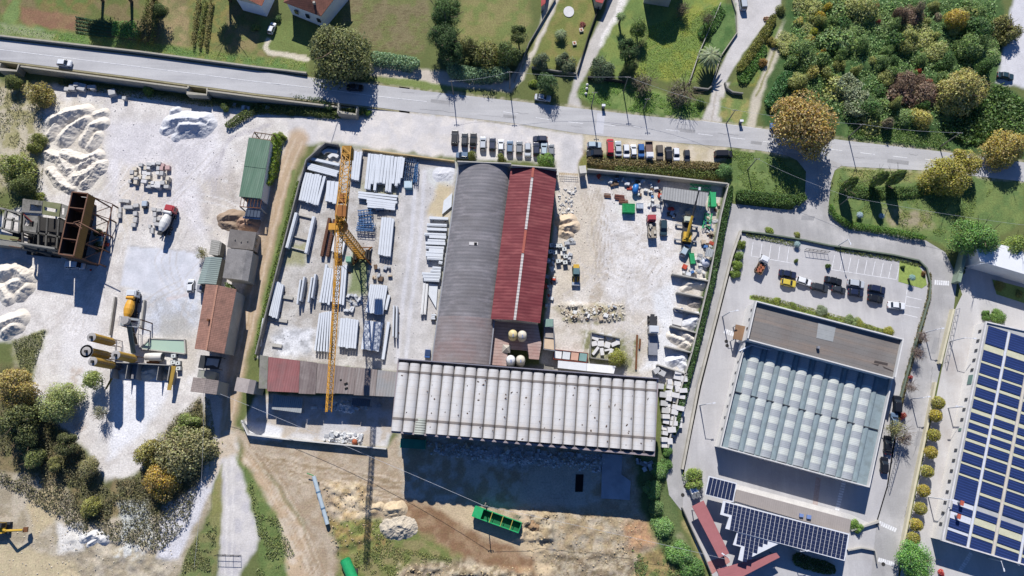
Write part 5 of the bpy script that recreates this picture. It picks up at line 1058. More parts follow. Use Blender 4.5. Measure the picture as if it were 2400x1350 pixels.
# ================================================================== TOWER CRANE
cy = M('crane_yellow', 'd39a34', .55, .12, 1.5, 6, .1, stain='a5702e', stain_amt=.5, stain_scale=1.0); crs = M('crane_rust', '9a6432', .8, .2, 1)
base = P(850, 601); cr = empty('tower_crane', base, 0, 'tall yellow tower crane with a long lattice jib over the precast yard', 'crane')
def lat(p, q, w_, n, r_, name, mat, tri=False, up=Vector((0, 0, 1))):
    p, q = Vector(p), Vector(q); d = (q - p).normalized(); s = d.cross(up)
    if s.length < .1: s = Vector((1, 0, 0))
    s.normalize(); t = s.cross(d).normalized(); m_ = MB()
    cs = [(-.5, 0), (.5, 0), (0, .85)] if tri else [(-.5, -.5), (.5, -.5), (.5, .5), (-.5, .5)]
    pt = lambda k, f: p + (q - p) * f + s * cs[k][0] * w_ + t * cs[k][1] * w_
    nc = len(cs)
    for k in range(nc): m_.tube(pt(k, 0), pt(k, 1), r_, 5)
    for i in range(n):
        for k in range(nc):
            j = (k + 1) % nc; m_.tube(pt(k, i / n), pt(j, (i + 1) / n) if i % 2 == 0 else pt(j, (i + 1) / n), r_ * .6, 4, caps=False); m_.tube(pt(k, i / n), pt(j, i / n), r_ * .6, 4, caps=False)
    return m_.build(name, mat, cr)
lat((0, 0, 1.0), (0, 0, 24.5), 1.7, 14, .13, 'mast', cy)
cj = P(815, 347, 27) - base; tip = P(770, 966, 27) - base; mid = (P(799, 519, 27) - base)
ax = (tip - cj).normalized()
lat(mid, tip, 1.25, 34, .10, 'jib', cy, tri=True)
lat(mid, cj, 1.9, 10, .13, 'counter_jib', cy)
MB().lathe([(1.5, 24.4), (1.5, 25.4), (1.2, 26.6)], (mid.x * .5, mid.y * .5, 0), n=14).build('slewing_ring', crs, cr)
hd = Vector((mid.x, mid.y, 31.5)); m_ = MB()
for s in (-.8, .8): m_.tube((mid.x + s, mid.y, 26), hd, .13, 5)
m_.tube((mid.x, mid.y - 1, 26), hd, .13, 5); m_.build('tower_head', cy, cr)
MB().tube(hd, mid.lerp(tip, .45) + Vector((0, 0, 1)), .07, 5).build('tie_bar', cy, cr); MB().tube(hd, mid.lerp(tip, .8) + Vector((0, 0, 1)), .07, 5).build('tie_bar', cy, cr); MB().tube(hd, mid.lerp(cj, .85) + Vector((0, 0, 1)), .07, 5).build('tie_bar', cy, cr)
rzj = math.atan2(ax.y, ax.x)
c = mid.lerp(cj, .95); MB().box((c.x, c.y, 26.2), (2.6, 2.0, 2.4), rz=rzj).build('counterweight', M('ballast', 'a07a3a', .9), cr)
for f, sz in ((.12, (2.6, 2.4, 1.6)), (.3, (2.0, 1.9, 1.2))): c = mid.lerp(cj, f); MB().box((c.x, c.y, 27.3), sz, rz=rzj).build('winch', crs, cr)
c = mid.lerp(tip, .03); MB().box((c.x - 1.6, c.y, 26.2), (1.5, 2.0, 2.1), rz=rzj).build('cab', cy, cr); MB().box((c.x - 1.6, c.y - 1.0, 26.4), (1.3, .2, 1.4), rz=rzj).build('cab_window', glass, cr)
c = mid.lerp(tip, .22); MB().box((c.x, c.y, 26.6), (1.6, 1.4, .8), rz=rzj).build('trolley', crs, cr); m_ = MB().tube((c.x, c.y, 26.4), (c.x, c.y, 17), .05, 4); m_.build('hoist_cable', blk, cr); MB().box((c.x, c.y, 16.6), (.5, .3, .9)).build('hook_block', crs, cr)
for a in range(4):
    c_, s_ = math.cos(a * 1.571 + .785), math.sin(a * 1.571 + .785); MB().tube((0, 0, 1.0), (3.4 * c_, 3.4 * s_, .4), .22, 6).build('base_leg', crs, cr); MB().tube((3.2 * c_, 3.2 * s_, .5), (.9 * c_, .9 * s_, 6), .15, 6).build('strut', crs, cr)
for s in (-1, 1): MB().box((s * 1.6, 0, 1.0), (1.0, 2.6, 1.8)).build('ballast_block', blk, cr)
MB().box((-3.2, -1.2, 1.0), (1.4, 1.4, 2.0)).build('switch_cabinet', M('cabinet_green', '7fae94', .6), cr)
# ================================================================== PRECAST BEAMS
bc = M('precast_concrete', 'dde2e8', .85, .07, .4, 4, .06, stain='bcc0c4', stain_amt=.4, stain_scale=.4); bc2 = M('precast_pale', 'e3e3e2', .85, .06, .5); bbr = M('brown_mould', '6e4a38', .8, .15, 1, 4, .1, lines=('x', .55, .2, .4))
def beam_mesh(L, w_, h, kind):
    m_ = MB()
    if kind == 'I': m_.box((L / 2, 0, h - .1), (L, w_, .2)); m_.box((L / 2, 0, h / 2), (L * .998, w_ * .45, h - .38)); m_.box((L / 2, 0, .09), (L, w_ * .9, .18))
    elif kind == 'T': m_.box((L / 2, 0, h - .08), (L, w_, .16)); m_.box((L / 2, -w_ * .25, (h - .17) / 2), (L * .998, w_ * .18, h - .17)); m_.box((L / 2, w_ * .25, (h - .17) / 2), (L * .998, w_ * .18, h - .17))
    else: m_.box((L / 2, 0, h / 2), (L, w_, h)); m_.box((L * .5, 0, h + .03), (L * .96, w_ * .3, .06))
    return m_
def beams(a0, a1, b0, b1, n, lab, h=1.0, kind='I', z0=.25, jit=.3, mat=None, name='concrete_beam', fill=.9, grp=None, layers=1):
    """n beams side by side: the first from a0 to b0, the last from a1 to b1 (survey points at the top of the stack)"""
    zt_ = z0 + h
    A0, A1, B0, B1 = P(*a0, zt_), P(*a1, zt_), P(*b0, zt_), P(*b1, zt_)
    d = (A1 - A0); L = (B0 - A0).length; dv = (B0 - A0).normalized(); pitch = abs(d.dot(Vector((-dv.y, dv.x, 0)))) / max(1, n - 1) if n > 1 else .8
    me = None
    for i in range(n):
        t = i / max(1, n - 1); p_ = A0.lerp(A1, t); q_ = B0.lerp(B1, t)
        s_ = random.uniform(0, jit); e_ = random.uniform(0, jit); dd = (q_ - p_); L_ = dd.length; dd.normalize(); p_ = p_ + dd * s_
        Ln = L_ - s_ - e_; hh = h - random.uniform(0, .05)
        o = beam_mesh(Ln, pitch * fill, hh, kind).build(name, mat or bc, None, loc=(p_.x, p_.y, z0), rz=math.atan2(dd.y, dd.x)); tag(o, lab, 'beam', grp or lab)
    # two bearers under the stack
    for f in (.2, .8):
        p_, q_ = A0.lerp(B0, f), A1.lerp(B1, f); e = (q_ - p_).normalized() if n > 1 else Vector((-dv.y, dv.x, 0)); p_ = p_ - e * .5; q_ = q_ + e * .5
        o = ribbon(MB(), [(p_.x, p_.y), (q_.x, q_.y)], .3, 0.0, z0).build('timber_bearer', wood); tag(o, 'timber bearer under: ' + ' '.join(lab.replace(',', '').split()[-8:]), 'bearer', 'bearers under: ' + lab)
beams((724, 370), (724, 370), (795, 386), (795, 386), 1, 'single long concrete beam lying north of the corner stack')
beams((719, 382), (718, 394), (794, 402), (791, 413), 4, 'concrete beam in the short stack at the north west yard corner', kind='T')
beams((717, 403), (752, 409), (702, 470), (737, 480), 7, 'concrete beam in the thick stack against the west yard wall', h=1.3)
beams((761, 412), (761, 412), (742, 482), (742, 482), 1, 'lone concrete beam east of the thick wall side stack', h=1.2)
beams((771, 421), (790, 424), (766, 472), (783, 477), 3, 'wide flat concrete slab in the small pile under the counter jib', h=1.0, kind='T')
beams((828, 352), (846, 355), (821, 420), (838, 423), 4, 'concrete beam in the stack right behind the counterweight', h=1.2)
for k, (x, yt, ybm) in enumerate([(866, 358, 443), (873, 359, 444), (880, 360, 432), (886, 361, 446), (893, 361, 430), (900, 362, 428), (907, 363, 431), (913, 364, 449), (920, 365, 450), (928, 366, 430), (935, 367, 436), (941, 367, 430), (946, 368, 418)]):
    beams((x, yt), (x, yt), (x - 9 + k * .2, ybm), (x - 9 + k * .2, ybm), 1, 'concrete beam in the widest stack by the north yard wall', h=1.4, kind='box' if k % 3 else 'I', jit=.2)
beams((837, 450), (838, 461), (932, 460), (931, 474), 3, 'long concrete beam lying east to west below the widest stack', h=.9)
beams((859, 467), (859, 483), (928, 475), (926, 490), 4, 'shorter concrete beam lying east to west above the blue frames', h=.9, kind='T')
beams((694, 497), (694, 497), (671, 582), (671, 582), 1, 'tall edge beam on the west side of the empty frame', h=1.6, kind='box'); beams((735, 506), (735, 506), (716, 594), (716, 594), 1, 'tall edge beam on the east side of the empty frame', h=1.6, kind='box')
for a, c, l_ in (((698, 503), (732, 511), 'north'), ((682, 552), (722, 562), 'middle'), ((676, 578), (714, 588), 'south')):
    o = ribbon(MB(), [P2(*a, .5), P2(*c, .5)], .3, 0, .5).build('cross_bearer', cwall); tag(o, f'{l_} concrete crosspiece between the two tall edge beams', 'beam')
beams((772, 509), (772, 509), (753, 600), (753, 600), 1, 'western brown ribbed steel mould beside the crane', h=1.0, kind='box', mat=bbr, name='steel_mould'); beams((784, 511), (784, 511), (766, 602), (766, 602), 1, 'eastern brown ribbed steel mould beside the crane', h=1.0, kind='box', mat=bbr, name='steel_mould')
beams((789, 540), (811, 546), (778, 590), (800, 597), 5, 'pale concrete beam in the stack under the crane slewing ring', h=1.1, mat=bc2)
beams((897, 508), (921, 510), (888, 598), (912, 603), 5, 'concrete beam in the stack just east of the crane base', h=1.3)
beams((765, 618), (811, 616), (749, 716), (803, 718), 9, 'concrete beam in the long stack south of the crane', h=1.2, jit=1.5)
beams((648, 658), (663, 665), (631, 742), (647, 747), 5, 'concrete beam in the narrow stack beside the west wall', h=1.2)
for a, c, l_ in (((704, 654), (696, 714), 'first'), ((713, 646), (703, 706), 'second'), ((731, 648), (722, 708), 'third'), ((739, 641), (730, 700), 'fourth')): beams(a, a, c, c, 1, f'{l_} slim upright panel standing on props, from the west', h=2.0, kind='box', z0=.15, fill=.5, name='precast_slab')
beams((750, 733), (775, 727), (738, 822), (772, 826), 6, 'concrete beam in the stack west of the jib near the workshop', h=1.2)
beams((801, 743), (837, 749), (794, 814), (831, 819), 7, 'concrete beam in the stack east of the jib near the workshop', h=1.2)
beams((870, 664), (906, 668), (858, 734), (895, 739), 8, 'concrete slab in the stack crossed by the crane shadow', h=1.1, kind='T')
beams((858, 749), (895, 754), (848, 820), (885, 826), 8, 'concrete slab in the southernmost stack by the lane', h=1.1, kind='T')
beams((911, 752), (911, 752), (897, 843), (897, 843), 1, 'long single beam lying beside the southernmost stack', h=.8); beams((912, 690), (912, 690), (903, 728), (903, 728), 1, 'short single beam east of the shadow crossed stack', h=.6)
beams((923, 715), (930, 715), (921, 790), (928, 792), 2, 'tall beam standing on props in the lane', h=1.8, kind='box', z0=.2, fill=.45)
for k, y in enumerate([510, 526, 536, 548, 554, 563, 569, 579, 585, 591, 597, 604]):
    x1 = 1053 - (y - 500) * .135; x0 = (1005, 999, 998, 994, 1004, 1000, 996, 995, 1003, 997, 996, 999)[k]; beams((x0, y), (x0, y), (x1, y + 2), (x1, y + 2), 1, 'concrete beam end sticking out beside the arched hall, northern group', h=1.2, kind='box' if k % 2 else 'I', jit=.3)
for k, y in enumerate([614, 627, 634, 641, 648, 655]):
    x1 = 1037 - (y - 614) * .14; x0 = (1028, 1012, 1008, 988, 990, 992)[k]; beams((x0, y), (x0, y), (x1, y + 2), (x1, y + 2), 1, 'concrete beam end sticking out beside the arched hall, southern group', h=1.1, kind='box', jit=.2)
beams((995, 662), (1001, 663), (988, 737), (995, 738), 2, 'long white beam beside the arched hall wall', h=.9, kind='box', mat=bc2); beams((1010, 737), (1009, 746), (1022, 738), (1021, 747), 3, 'short concrete beam stub by the arched hall', h=.7, kind='box')
o = MB().prism([P2(*p_, .5) for p_ in [(1006, 664), (1026, 668), (1022, 722), (1004, 690)]], .1, .5).build('precast_slab', bc); tag(o, 'flat grey triangular panel lying by the arched hall', 'panel')
o = MB().prism([P2(*p_, .6) for p_ in [(1060, 452), (1058, 484), (1036, 502), (1040, 470)]], .1, .6).build('precast_slab', bc); tag(o, 'pale slanting panel leaning by the arched hall', 'panel')
beams((619, 744), (619, 744), (607, 812), (607, 812), 1, 'long beam lying along the west wall near the workshop', h=.8)
for a, c, l_ in (((655, 694), (686, 699), 'upper'), ((628, 746), (673, 753), 'lower'), ((637, 808), (660, 811), 'lowest')):
    o = ribbon(MB(), [P2(*a, .5), P2(*c, .5)], .8, .1, .5).build('concrete_sleeper', cwall); tag(o, f'{l_} concrete sleeper beside the narrow west stack', 'sleeper')
for a, c, l_ in (((756, 352), (790, 356), 'northern'), ((770, 362), (792, 367), 'southern')):
    p_ = P(*a, .8); q_ = P(*c, .8); o = ribbon(MB(), smooth_line([(p_.x, p_.y - .8), (p_.x + 1.2, p_.y), (q_.x, q_.y)], 3), .9, .1, .8).build('angled_precast', bc2); tag(o, f'{l_} pale angled concrete piece in the north west yard corner', 'panel')
# blue steel frames
blue = M('blue_steel', '2f6fa8', .5, .12, 1.5, 5, .12); dkb = M('navy_steel', '23466e', .6, .15, 1.5)
def frames(px, py, L, w_, n, rz, lab, mat, name='blue_steel_frame'):
    r_ = empty(name, P(px, py), rz, lab, 'steel frame')
    for i in range(n):
        y = -w_ / 2 + w_ * i / (n - 1); m_ = MB(); z = .3 + random.uniform(0, .8)
        m_.tube((-L / 2, y, z), (L / 2, y + random.uniform(-.3, .3), z), .09, 5); m_.tube((-L / 2, y, z + .6), (L / 2, y, z + .6 + random.uniform(-.2, .2)), .07, 5)
        for k in range(6): x = -L / 2 + L * k / 5; m_.tube((x, y, 0), (x + .3, y + random.uniform(-.2, .2), z + .6), .06, 4)
        m_.build('truss', mat, r_)
    for k in range(4): x = -L / 2 + L * (k + .5) / 4; MB().tube((x, -w_ / 2, .9), (x + .2, w_ / 2, .9), .08, 5).build('crossbar', mat, r_)
frames(960, 402, 6.5, 3.0, 6, math.pi / 2 - .1, 'blue tangle of steel frames by the north yard wall', dkb); frames(976, 410, 5.2, .9, 3, math.pi / 2 - .05, 'narrow bright blue rack east of the blue frames', blue)
frames(857, 510, 3.6, 3.4, 6, .1, 'bright blue heap of steel props north of the crane base', blue); frames(858, 535, 4.6, 2.2, 5, -.08, 'bright blue scaffold frame beside the crane base', blue)
frames(893, 492, 2.2, 1.0, 3, 0, 'small blue rack in the shade of the beams', dkb)
t_ = empty('blue_bin', P(958, 437), .02, 'pale blue topped steel bin below the blue frames', 'bin'); MB().box((0, 0, .6), (2.0, 2.0, 1.2)).build('body', M('bin_teal', '8fbac4', .6), t_); MB().box((0, .1, 1.25), (2.1, 1.9, .1)).build('lid', M('bin_lid', 'bfd3dc', .5), t_)
# ================================================================== HEAPS
sandm = M('white_sand', 'e5ddd0', .95, .08, .5, 6, .10, stain='d6cbb8', stain_amt=.5, stain_scale=.3, bump=.3); sandg = M('grey_sand', 'd9dade', .95, .08, .5, 6, .1, stain='c6c8cc', stain_amt=.5, stain_scale=.3, bump=.3)
sandb = M('brown_sand', 'a08c78', .95, .1, .5, 6, .12, stain='8a7864', stain_amt=.5, stain_scale=.3, bump=.3); sandp = M('pinkish_sand', 'd8c3a8', .95, .1, .5, 6, .1, bump=.3); gravw = M('gravel_white', 'dcdad6', .95, .2, 1.5, 9, .25, bump=.6); gravb = M('spoil_gravel', 'cfbb9b', .95, .2, 1.5, 9, .25, bump=.6)
def heap(name, ridges, lab, mat, slope=.72, rough_=.3, res=.26, seed=0, cat='heap', z0=-.05, cap=None):
    """a loose heap: ridges are survey polylines with the crest height; the flanks fall at the angle of repose"""
    segs = [([P2(*p_) for p_ in ln], h) for ln, h in ridges]
    R = max(h for _, h in segs) / slope + .6
    xs = [p_[0] for s, _ in segs for p_ in s]; ys = [p_[1] for s, _ in segs for p_ in s]
    X, Y = np.meshgrid(np.arange(min(xs) - R, max(xs) + R, res), np.arange(min(ys) - R, max(ys) + R, res))
    H = np.full(X.shape, -9.0); wob = (fbm(X + 91, Y + 53, .35, 90 + seed) - .5)
    for s, h in segs:
        d = dseg(X + wob * .9, Y + (fbm(X, Y, .4, 120 + seed) - .5) * .9, s); H = np.maximum(H, h * (.8 + .3 * wob) - d * slope * (1 + .3 * wob))
    H = H + ((fbm(X, Y, 1.5, 150 + seed) - .5) * rough_ * 1.4 - np.abs(fbm(X, Y, .45, 160 + seed) - .5) * rough_ * 1.6) * np.clip(H + .3, 0, 1)
    if cap: H = np.minimum(H, cap + (fbm(X, Y, .5, 170 + seed) - .5) * .3)
    keep = H > z0 - .25; ids = -np.ones(X.shape, int); use = keep.copy()
    use[:-1] |= keep[1:]; use[1:] |= keep[:-1]; use[:, :-1] |= keep[:, 1:]; use[:, 1:] |= keep[:, :-1]
    ids[use] = np.arange(use.sum()); H = np.maximum(H, z0 - .3); cx, cy_ = float(np.mean(xs)), float(np.mean(ys))
    v = np.stack([X[use] - cx, Y[use] - cy_, H[use]], -1); q4 = np.stack([ids[:-1, :-1], ids[:-1, 1:], ids[1:, 1:], ids[1:, :-1]], -1).reshape(-1, 4); q4 = q4[(q4 >= 0).all(1)]
    me = bpy.data.meshes.new(name); me.from_pydata(v.tolist(), [], q4.tolist()); me.update()
    return tag(obj(name, me, mat, loc=(cx, cy_, 0)), lab, cat)
heap('sand_heap', [([(128, 285), (160, 272), (200, 265)], 2.6), ([(150, 330), (175, 300), (205, 285)], 2.2), ([(200, 330), (215, 300), (240, 290)], 2.0), ([(120, 320), (135, 295)], 1.6), ([(225, 272), (245, 264)], 1.4), ([(215, 345), (230, 320)], 1.6)], 'large pale sand heap with furrowed crests in the north west yard', sandm, seed=1)
heap('sand_heap', [([(110, 360), (140, 370), (160, 400)], 1.6), ([(150, 365), (200, 380), (230, 365)], 1.9), ([(175, 420), (210, 410), (235, 390)], 2.2), ([(120, 400), (140, 430), (170, 445)], 1.5), ([(190, 395), (225, 375)], 1.8), ([(200, 430), (222, 405)], 1.8)], 'wide rumpled cream sand heap above the rusty hoppers', sandm, seed=2, rough_=.5)
heap('gravel_heap', [([(405, 290), (440, 282), (480, 285)], 2.6), ([(400, 300), (385, 308)], 1.2), ([(430, 300), (470, 300)], 2.8), ([(420, 312), (410, 322)], 1.2), ([(495, 290), (485, 300)], 1.6)], 'grey white gravel heap with a shaded south face near the road', sandg, seed=3, slope=.7)
heap('gravel_heap', [([(405, 262), (418, 258)], 1.0)], 'small grey gravel heap north of the larger one', sandg, seed=4)
heap('sand_heap', [([(10, 640), (40, 632), (62, 650)], 2.8), ([(30, 670), (55, 660)], 2.4), ([(50, 690), (65, 675)], 2.0), ([(5, 680), (20, 700)], 1.8)], 'cream sand heap below the concrete ruin', sandm, seed=5)
heap('sand_heap', [([(0, 765), (30, 752), (50, 745)], 2.2), ([(15, 780), (40, 765)], 2.0)], 'cream sand heap at the west picture edge beside the white track', sandm, seed=6)
heap('sand_heap', [([(528, 512), (545, 508), (560, 510)], 1.9), ([(525, 525), (545, 530)], 1.5)], 'rounded brown sand heap beside the flat roofed building', sandb, seed=7)
heap('sand_heap', [([(570, 520), (592, 522)], 2.0), ([(575, 530), (590, 532)], 1.8)], 'reddish brown sand heap in the bay below the awning', M('red_sand', 'b0917a', .95, .1, .5, 6, .12, bump=.3), seed=8)
for rg, lab, mt, sd2 in (([([(283, 870), (288, 878)], 1.3)], 'white gravel in the westmost aggregate bin', gravw, 1), ([([(322, 868), (340, 872), (358, 866)], 1.5), ([(330, 880), (350, 880)], 1.2)], 'cream sand filling the middle aggregate bin', sandm, 2), ([([(380, 876), (388, 880)], 1.2)], 'pinkish sand in the eastmost aggregate bin', sandp, 3)): heap('sand_heap', rg, lab, mt, seed=20 + sd2, res=.2)
heap('gravel_heap', [([(1318, 520), (1335, 515)], 1.8), ([(1325, 535), (1342, 530)], 1.9), ([(1318, 548), (1335, 550)], 1.2)], 'beige gravel heap against the red hall in the eastern yard', sandp, seed=9)
for rg, lab, mt, sd2 in (([([(1612, 668), (1650, 665)], 1.5), ([(1600, 678), (1625, 668)], .9)], 'cream sand heap in the northernmost storage bay', sandm, 1), ([([(1620, 708), (1640, 712)], 1.1)], 'grey sand heap in the second storage bay', M('taupe_sand', 'bdb3a8', .95, .1, bump=.3), 2),
    ([([(1615, 760), (1632, 748)], 1.8)], 'bluish grey gravel in the third storage bay', sandg, 3), ([([(1575, 790), (1600, 800)], 1.4), ([(1605, 785), (1625, 800)], 1.8), ([(1600, 805), (1618, 812)], 1.2)], 'tumbled cream sand heap in the fourth storage bay', sandm, 4), ([([(1575, 845), (1600, 838)], 1.6), ([(1595, 850), (1610, 860)], 1.4)], 'white powdery heap in the southernmost storage bay', M('white_powder', 'ecedf0', .95, .05, bump=.2), 5)):
    heap('sand_heap', rg, lab, mt, seed=30 + sd2, rough_=.4)
heap('gravel_heap', [([(915, 1195), (935, 1192)], 1.8)], 'small beige gravel mound, upper of three on the dirt ground', gravb, seed=40); heap('gravel_heap', [([(915, 1205), (930, 1203)], 1.2)], 'low gravel mound leaning on the upper one', gravb, seed=41)
heap('gravel_heap', [([(916, 1236), (935, 1230), (952, 1236)], 2.0), ([(930, 1246), (946, 1244)], 1.4)], 'largest pale gravel mound on the dirt ground', M('gravel_pale', 'c6bba8', .95, .25, 1.5, 9, .3, bump=.8), seed=42, slope=.6, rough_=.7); heap('gravel_heap', [([(875, 1190), (890, 1186)], 1.2)], 'low earth mound under the crane shadow', gravb, seed=43)
heap('rubble_heap', [([(815, 1024), (835, 1028)], 1.0), ([(780, 1026), (800, 1030)], .8)], 'white rubble pile inside the south work yard wall', gravw, seed=44, rough_=1.2, cat='rubble')
heap('rubble_heap', [([(800, 945), (815, 955)], 1.4), ([(790, 940), (798, 948)], 1.0)], 'bluish white rubble pile in the shade behind the workshop', gravw, seed=45, rough_=1.2, cat='rubble')
heap('gravel_heap', [([(200, 1262), (220, 1252), (242, 1262)], 1.7), ([(212, 1275), (228, 1268)], 1.2)], 'white spoil heap with a shaded face in the quarry corner', gravw, seed=46)
heap('earth_heap', [([(1235, 1230), (1260, 1238)], 1.6)], 'brown earth heap at the end of the green trailer', M('brown_spoil', '9c8163', .95, .25, 1.2, 8, .25, bump=.8), seed=47, rough_=.9)
heap('sand_heap', [([(1030, 410), (1050, 405)], .5)], 'low pale sand patch in the shade by the arched hall', sandg, seed=48, slope=.2)
# ================================================================== STORAGE BAY WALLS
for i, (a, c) in enumerate((((1576, 641), (1660, 658)), ((1587, 684), (1648, 697)), ((1581, 721), (1641, 736)), ((1572, 763), (1631, 779)), ((1560, 811), (1622, 826)), ((1541, 854), (1611, 877)))):
    wall('bay_wall', [a, c], 1.9, .3, cwall, f'concrete storage bay wall, number {"one two three four five six".split()[i]} from the north')
# ================================================================== STONE BLOCKS
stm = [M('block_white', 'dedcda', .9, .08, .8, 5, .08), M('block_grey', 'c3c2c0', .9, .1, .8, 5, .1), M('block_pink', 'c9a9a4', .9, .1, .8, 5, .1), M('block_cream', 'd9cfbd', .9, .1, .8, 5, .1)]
def block(px, py, sx, sy, h, rz, lab, grp, mi=None, z=0.0, name='stone_block'):
    m_ = MB(); hx_, hy_ = sx / 2, sy / 2; c_ = .06
    m_.prism([(-hx_ + c_, -hy_), (hx_ - c_, -hy_), (hx_, -hy_ + c_), (hx_, hy_ - c_), (hx_ - c_, hy_), (-hx_ + c_, hy_), (-hx_, hy_ - c_), (-hx_, -hy_ + c_)], 0, h)
    p_ = P(px, py, z + h); o = m_.build(name, stm[random.choice((0, 0, 1, 1, 3)) if mi is None else mi], loc=(p_.x, p_.y, z), rz=rz); return tag(o, lab, 'block', grp)
for gy_ in range(6):
    for gx_ in range(9):
        x = 306 + gx_ * 10.5 + random.uniform(-2, 2); y = 384 + gy_ * 10.5 + random.uniform(-2.5, 2.5)
        if (gx_ < 1 and gy_ < 2) or (gx_ > 7 and gy_ in (0,)) or (gy_ == 5 and gx_ < 4) or random.random() < .14: continue
        pk = 2 if (gy_ < 2 and gx_ > 6) else None
        block(x, y, random.uniform(.8, 1.5), random.uniform(.7, 1.2), random.uniform(.7, 1.7), random.uniform(-.15, .1), 'pink marble block in the squared block field' if pk else 'squared marble block in the block field north of the mixer', 'pink blocks in the block field' if pk else 'blocks in the block field', pk)
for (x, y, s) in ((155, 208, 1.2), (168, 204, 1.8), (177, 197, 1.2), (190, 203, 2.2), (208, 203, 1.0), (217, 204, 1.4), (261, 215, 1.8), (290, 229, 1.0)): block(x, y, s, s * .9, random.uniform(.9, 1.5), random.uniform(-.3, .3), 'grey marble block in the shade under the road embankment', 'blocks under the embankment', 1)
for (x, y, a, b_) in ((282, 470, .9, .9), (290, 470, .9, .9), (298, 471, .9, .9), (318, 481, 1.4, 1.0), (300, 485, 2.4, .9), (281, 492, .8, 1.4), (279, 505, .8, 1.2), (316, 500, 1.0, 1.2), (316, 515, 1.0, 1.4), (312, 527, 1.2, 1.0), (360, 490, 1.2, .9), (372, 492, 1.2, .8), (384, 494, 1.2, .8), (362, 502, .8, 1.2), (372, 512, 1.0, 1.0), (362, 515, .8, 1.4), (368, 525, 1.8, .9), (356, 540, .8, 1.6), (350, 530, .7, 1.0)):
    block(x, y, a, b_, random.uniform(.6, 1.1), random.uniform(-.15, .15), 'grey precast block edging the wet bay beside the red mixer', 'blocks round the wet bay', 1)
for j in range(7):
    for i in range(3 if j < 5 else 2):
        x = 1575 + i * 15 - j * 3 + random.uniform(-2, 2); y = 868 + j * 27 + i * 4
        if i == 0 and j == 0: continue
        for k in range(2): block(x, y + k * 12, random.uniform(1.1, 2.1), random.uniform(.9, 1.5), random.uniform(.9, 2.3), random.uniform(-.3, .12), 'white wrapped marble block stored along the east yard wall', 'white blocks along the east wall', 0)
for (x, y, r_) in ((1540, 868, .5), (1552, 874, -.5), (1548, 905, -.1), (1555, 925, -.1), (1557, 945, -.1), (1560, 962, -.1)): block(x, y, 1.7, 1.3, 1.6, r_, 'pale marble block beside the vaulted hall corner', 'blocks at the vaulted hall corner', 1)
for (x, y, sx, sy, r_) in ((1395, 790, 2.0, 1.4, -.4), (1410, 787, 1.2, 1.6, 0), (1428, 790, 1.6, 1.4, .3), (1393, 805, 1.4, 1.2, .2), (1408, 805, 1.6, 1.4, 0), (1424, 808, 1.4, 1.5, -.3), (1440, 806, 1.6, 1.0, .4), (1396, 822, 2.4, .7, .9), (1411, 824, .9, 1.8, .1), (1424, 820, 1.6, .5, .2), (1432, 825, .8, 1.8, -.5), (1448, 800, .9, 1.6, .1)): block(x, y, sx, sy, random.uniform(.5, 1.0), r_, 'white marble offcut lying in the walled slab pen', 'offcuts in the slab pen', 0)
for pts, lab in (([(1387, 779), (1454, 793)], 'north'), ([(1386, 780), (1383, 838)], 'west'), ([(1383, 838), (1440, 845)], 'south')): wall('pen_wall', pts, 1.3, .25, dkconc, f'{lab} wall of the walled slab pen')
# containers and shed row
cb = B('material_bins', 'rusty framed row of white, pink and teal topped bins', 'bins', [(1299, 819), (1378, 828), (1375, 850), (1297, 841)], 1.8)
for i, hx_ in enumerate(('e6e6e6', 'd8dcde', 'cfa590', '7fa09c')):
    cb.pr('bin', [cb.bil(i / 4 + .015, .06), cb.bil((i + 1) / 4 - .015, .06), cb.bil((i + 1) / 4 - .015, .88), cb.bil(i / 4 + .015, .88)], .1, 1.6 + .05 * i, M('binfill_' + hx_, hx_, .8, .1, .8))
for e in range(4): ribbon(MB(), [cb.c[e], cb.c[(e + 1) % 4]], .14, .05, 1.8).build('frame', M('red_frame', '8a4b40', .8), cb.root)
wr = B('white_shed', 'long white flat shed roof beside the vaulted hall', 'shed', [(1308, 845), (1443, 858), (1441, 876), (1307, 863)], 2.6)
wr.pr('wall', [wr.bil(.01, .05), wr.bil(.99, .05), wr.bil(.99, .9), wr.bil(.01, .9)], 0, 2.4, cwall); wr.pr('roof', [wr.bil(0, 0), wr.bil(.5, 0), wr.bil(.5, 1), wr.bil(0, .95)], 2.4, 2.6, M('roof_offwhite', 'dfe1e4', .7, .06)); wr.pr('roof', [wr.bil(.505, 0), wr.bil(1, 0), wr.bil(.98, 1), wr.bil(.505, 1)], 2.42, 2.65, M('roof_white', 'efeff0', .7, .05))
es = B('grey_rib_shed', 'open shed with grey ribbed roof beside the mobile crane', 'shed', [(1555, 438), (1661, 452), (1652, 484), (1549, 466)], 3.4)
es.pr('roof', es.c, 3.25, 3.4, M('rib_grey', 'a3a3a1', .75, .1, .5, 4, .08, stripe=('x', .7, .16)))
for u, v in ((.03, .06), (.5, .06), (.97, .06), (.03, .94), (.5, .94), (.97, .94)): x, y = es.bil(u, v); MB().box((x, y, 1.62), (.2, .2, 3.24)).build('post', metal_g, es.root)
ribbon(MB(), [es.bil(.02, .05), es.bil(.98, .05)], .15, 0, 3.2).build('back_wall', cwall, es.root)
gs = B('small_tin_roof', 'small grey tin roof against the east yard wall', 'shed', [(1656, 580), (1674, 585), (1669, 603), (1652, 600)], 2.3); gs.pr('roof', gs.c, 2.2, 2.32, tin)
for u, v in ((.06, .06), (.94, .06), (.06, .94), (.94, .94)): x, y = gs.bil(u, v); MB().box((x, y, 1.1), (.12, .12, 2.2)).build('post', metal_g, gs.root)
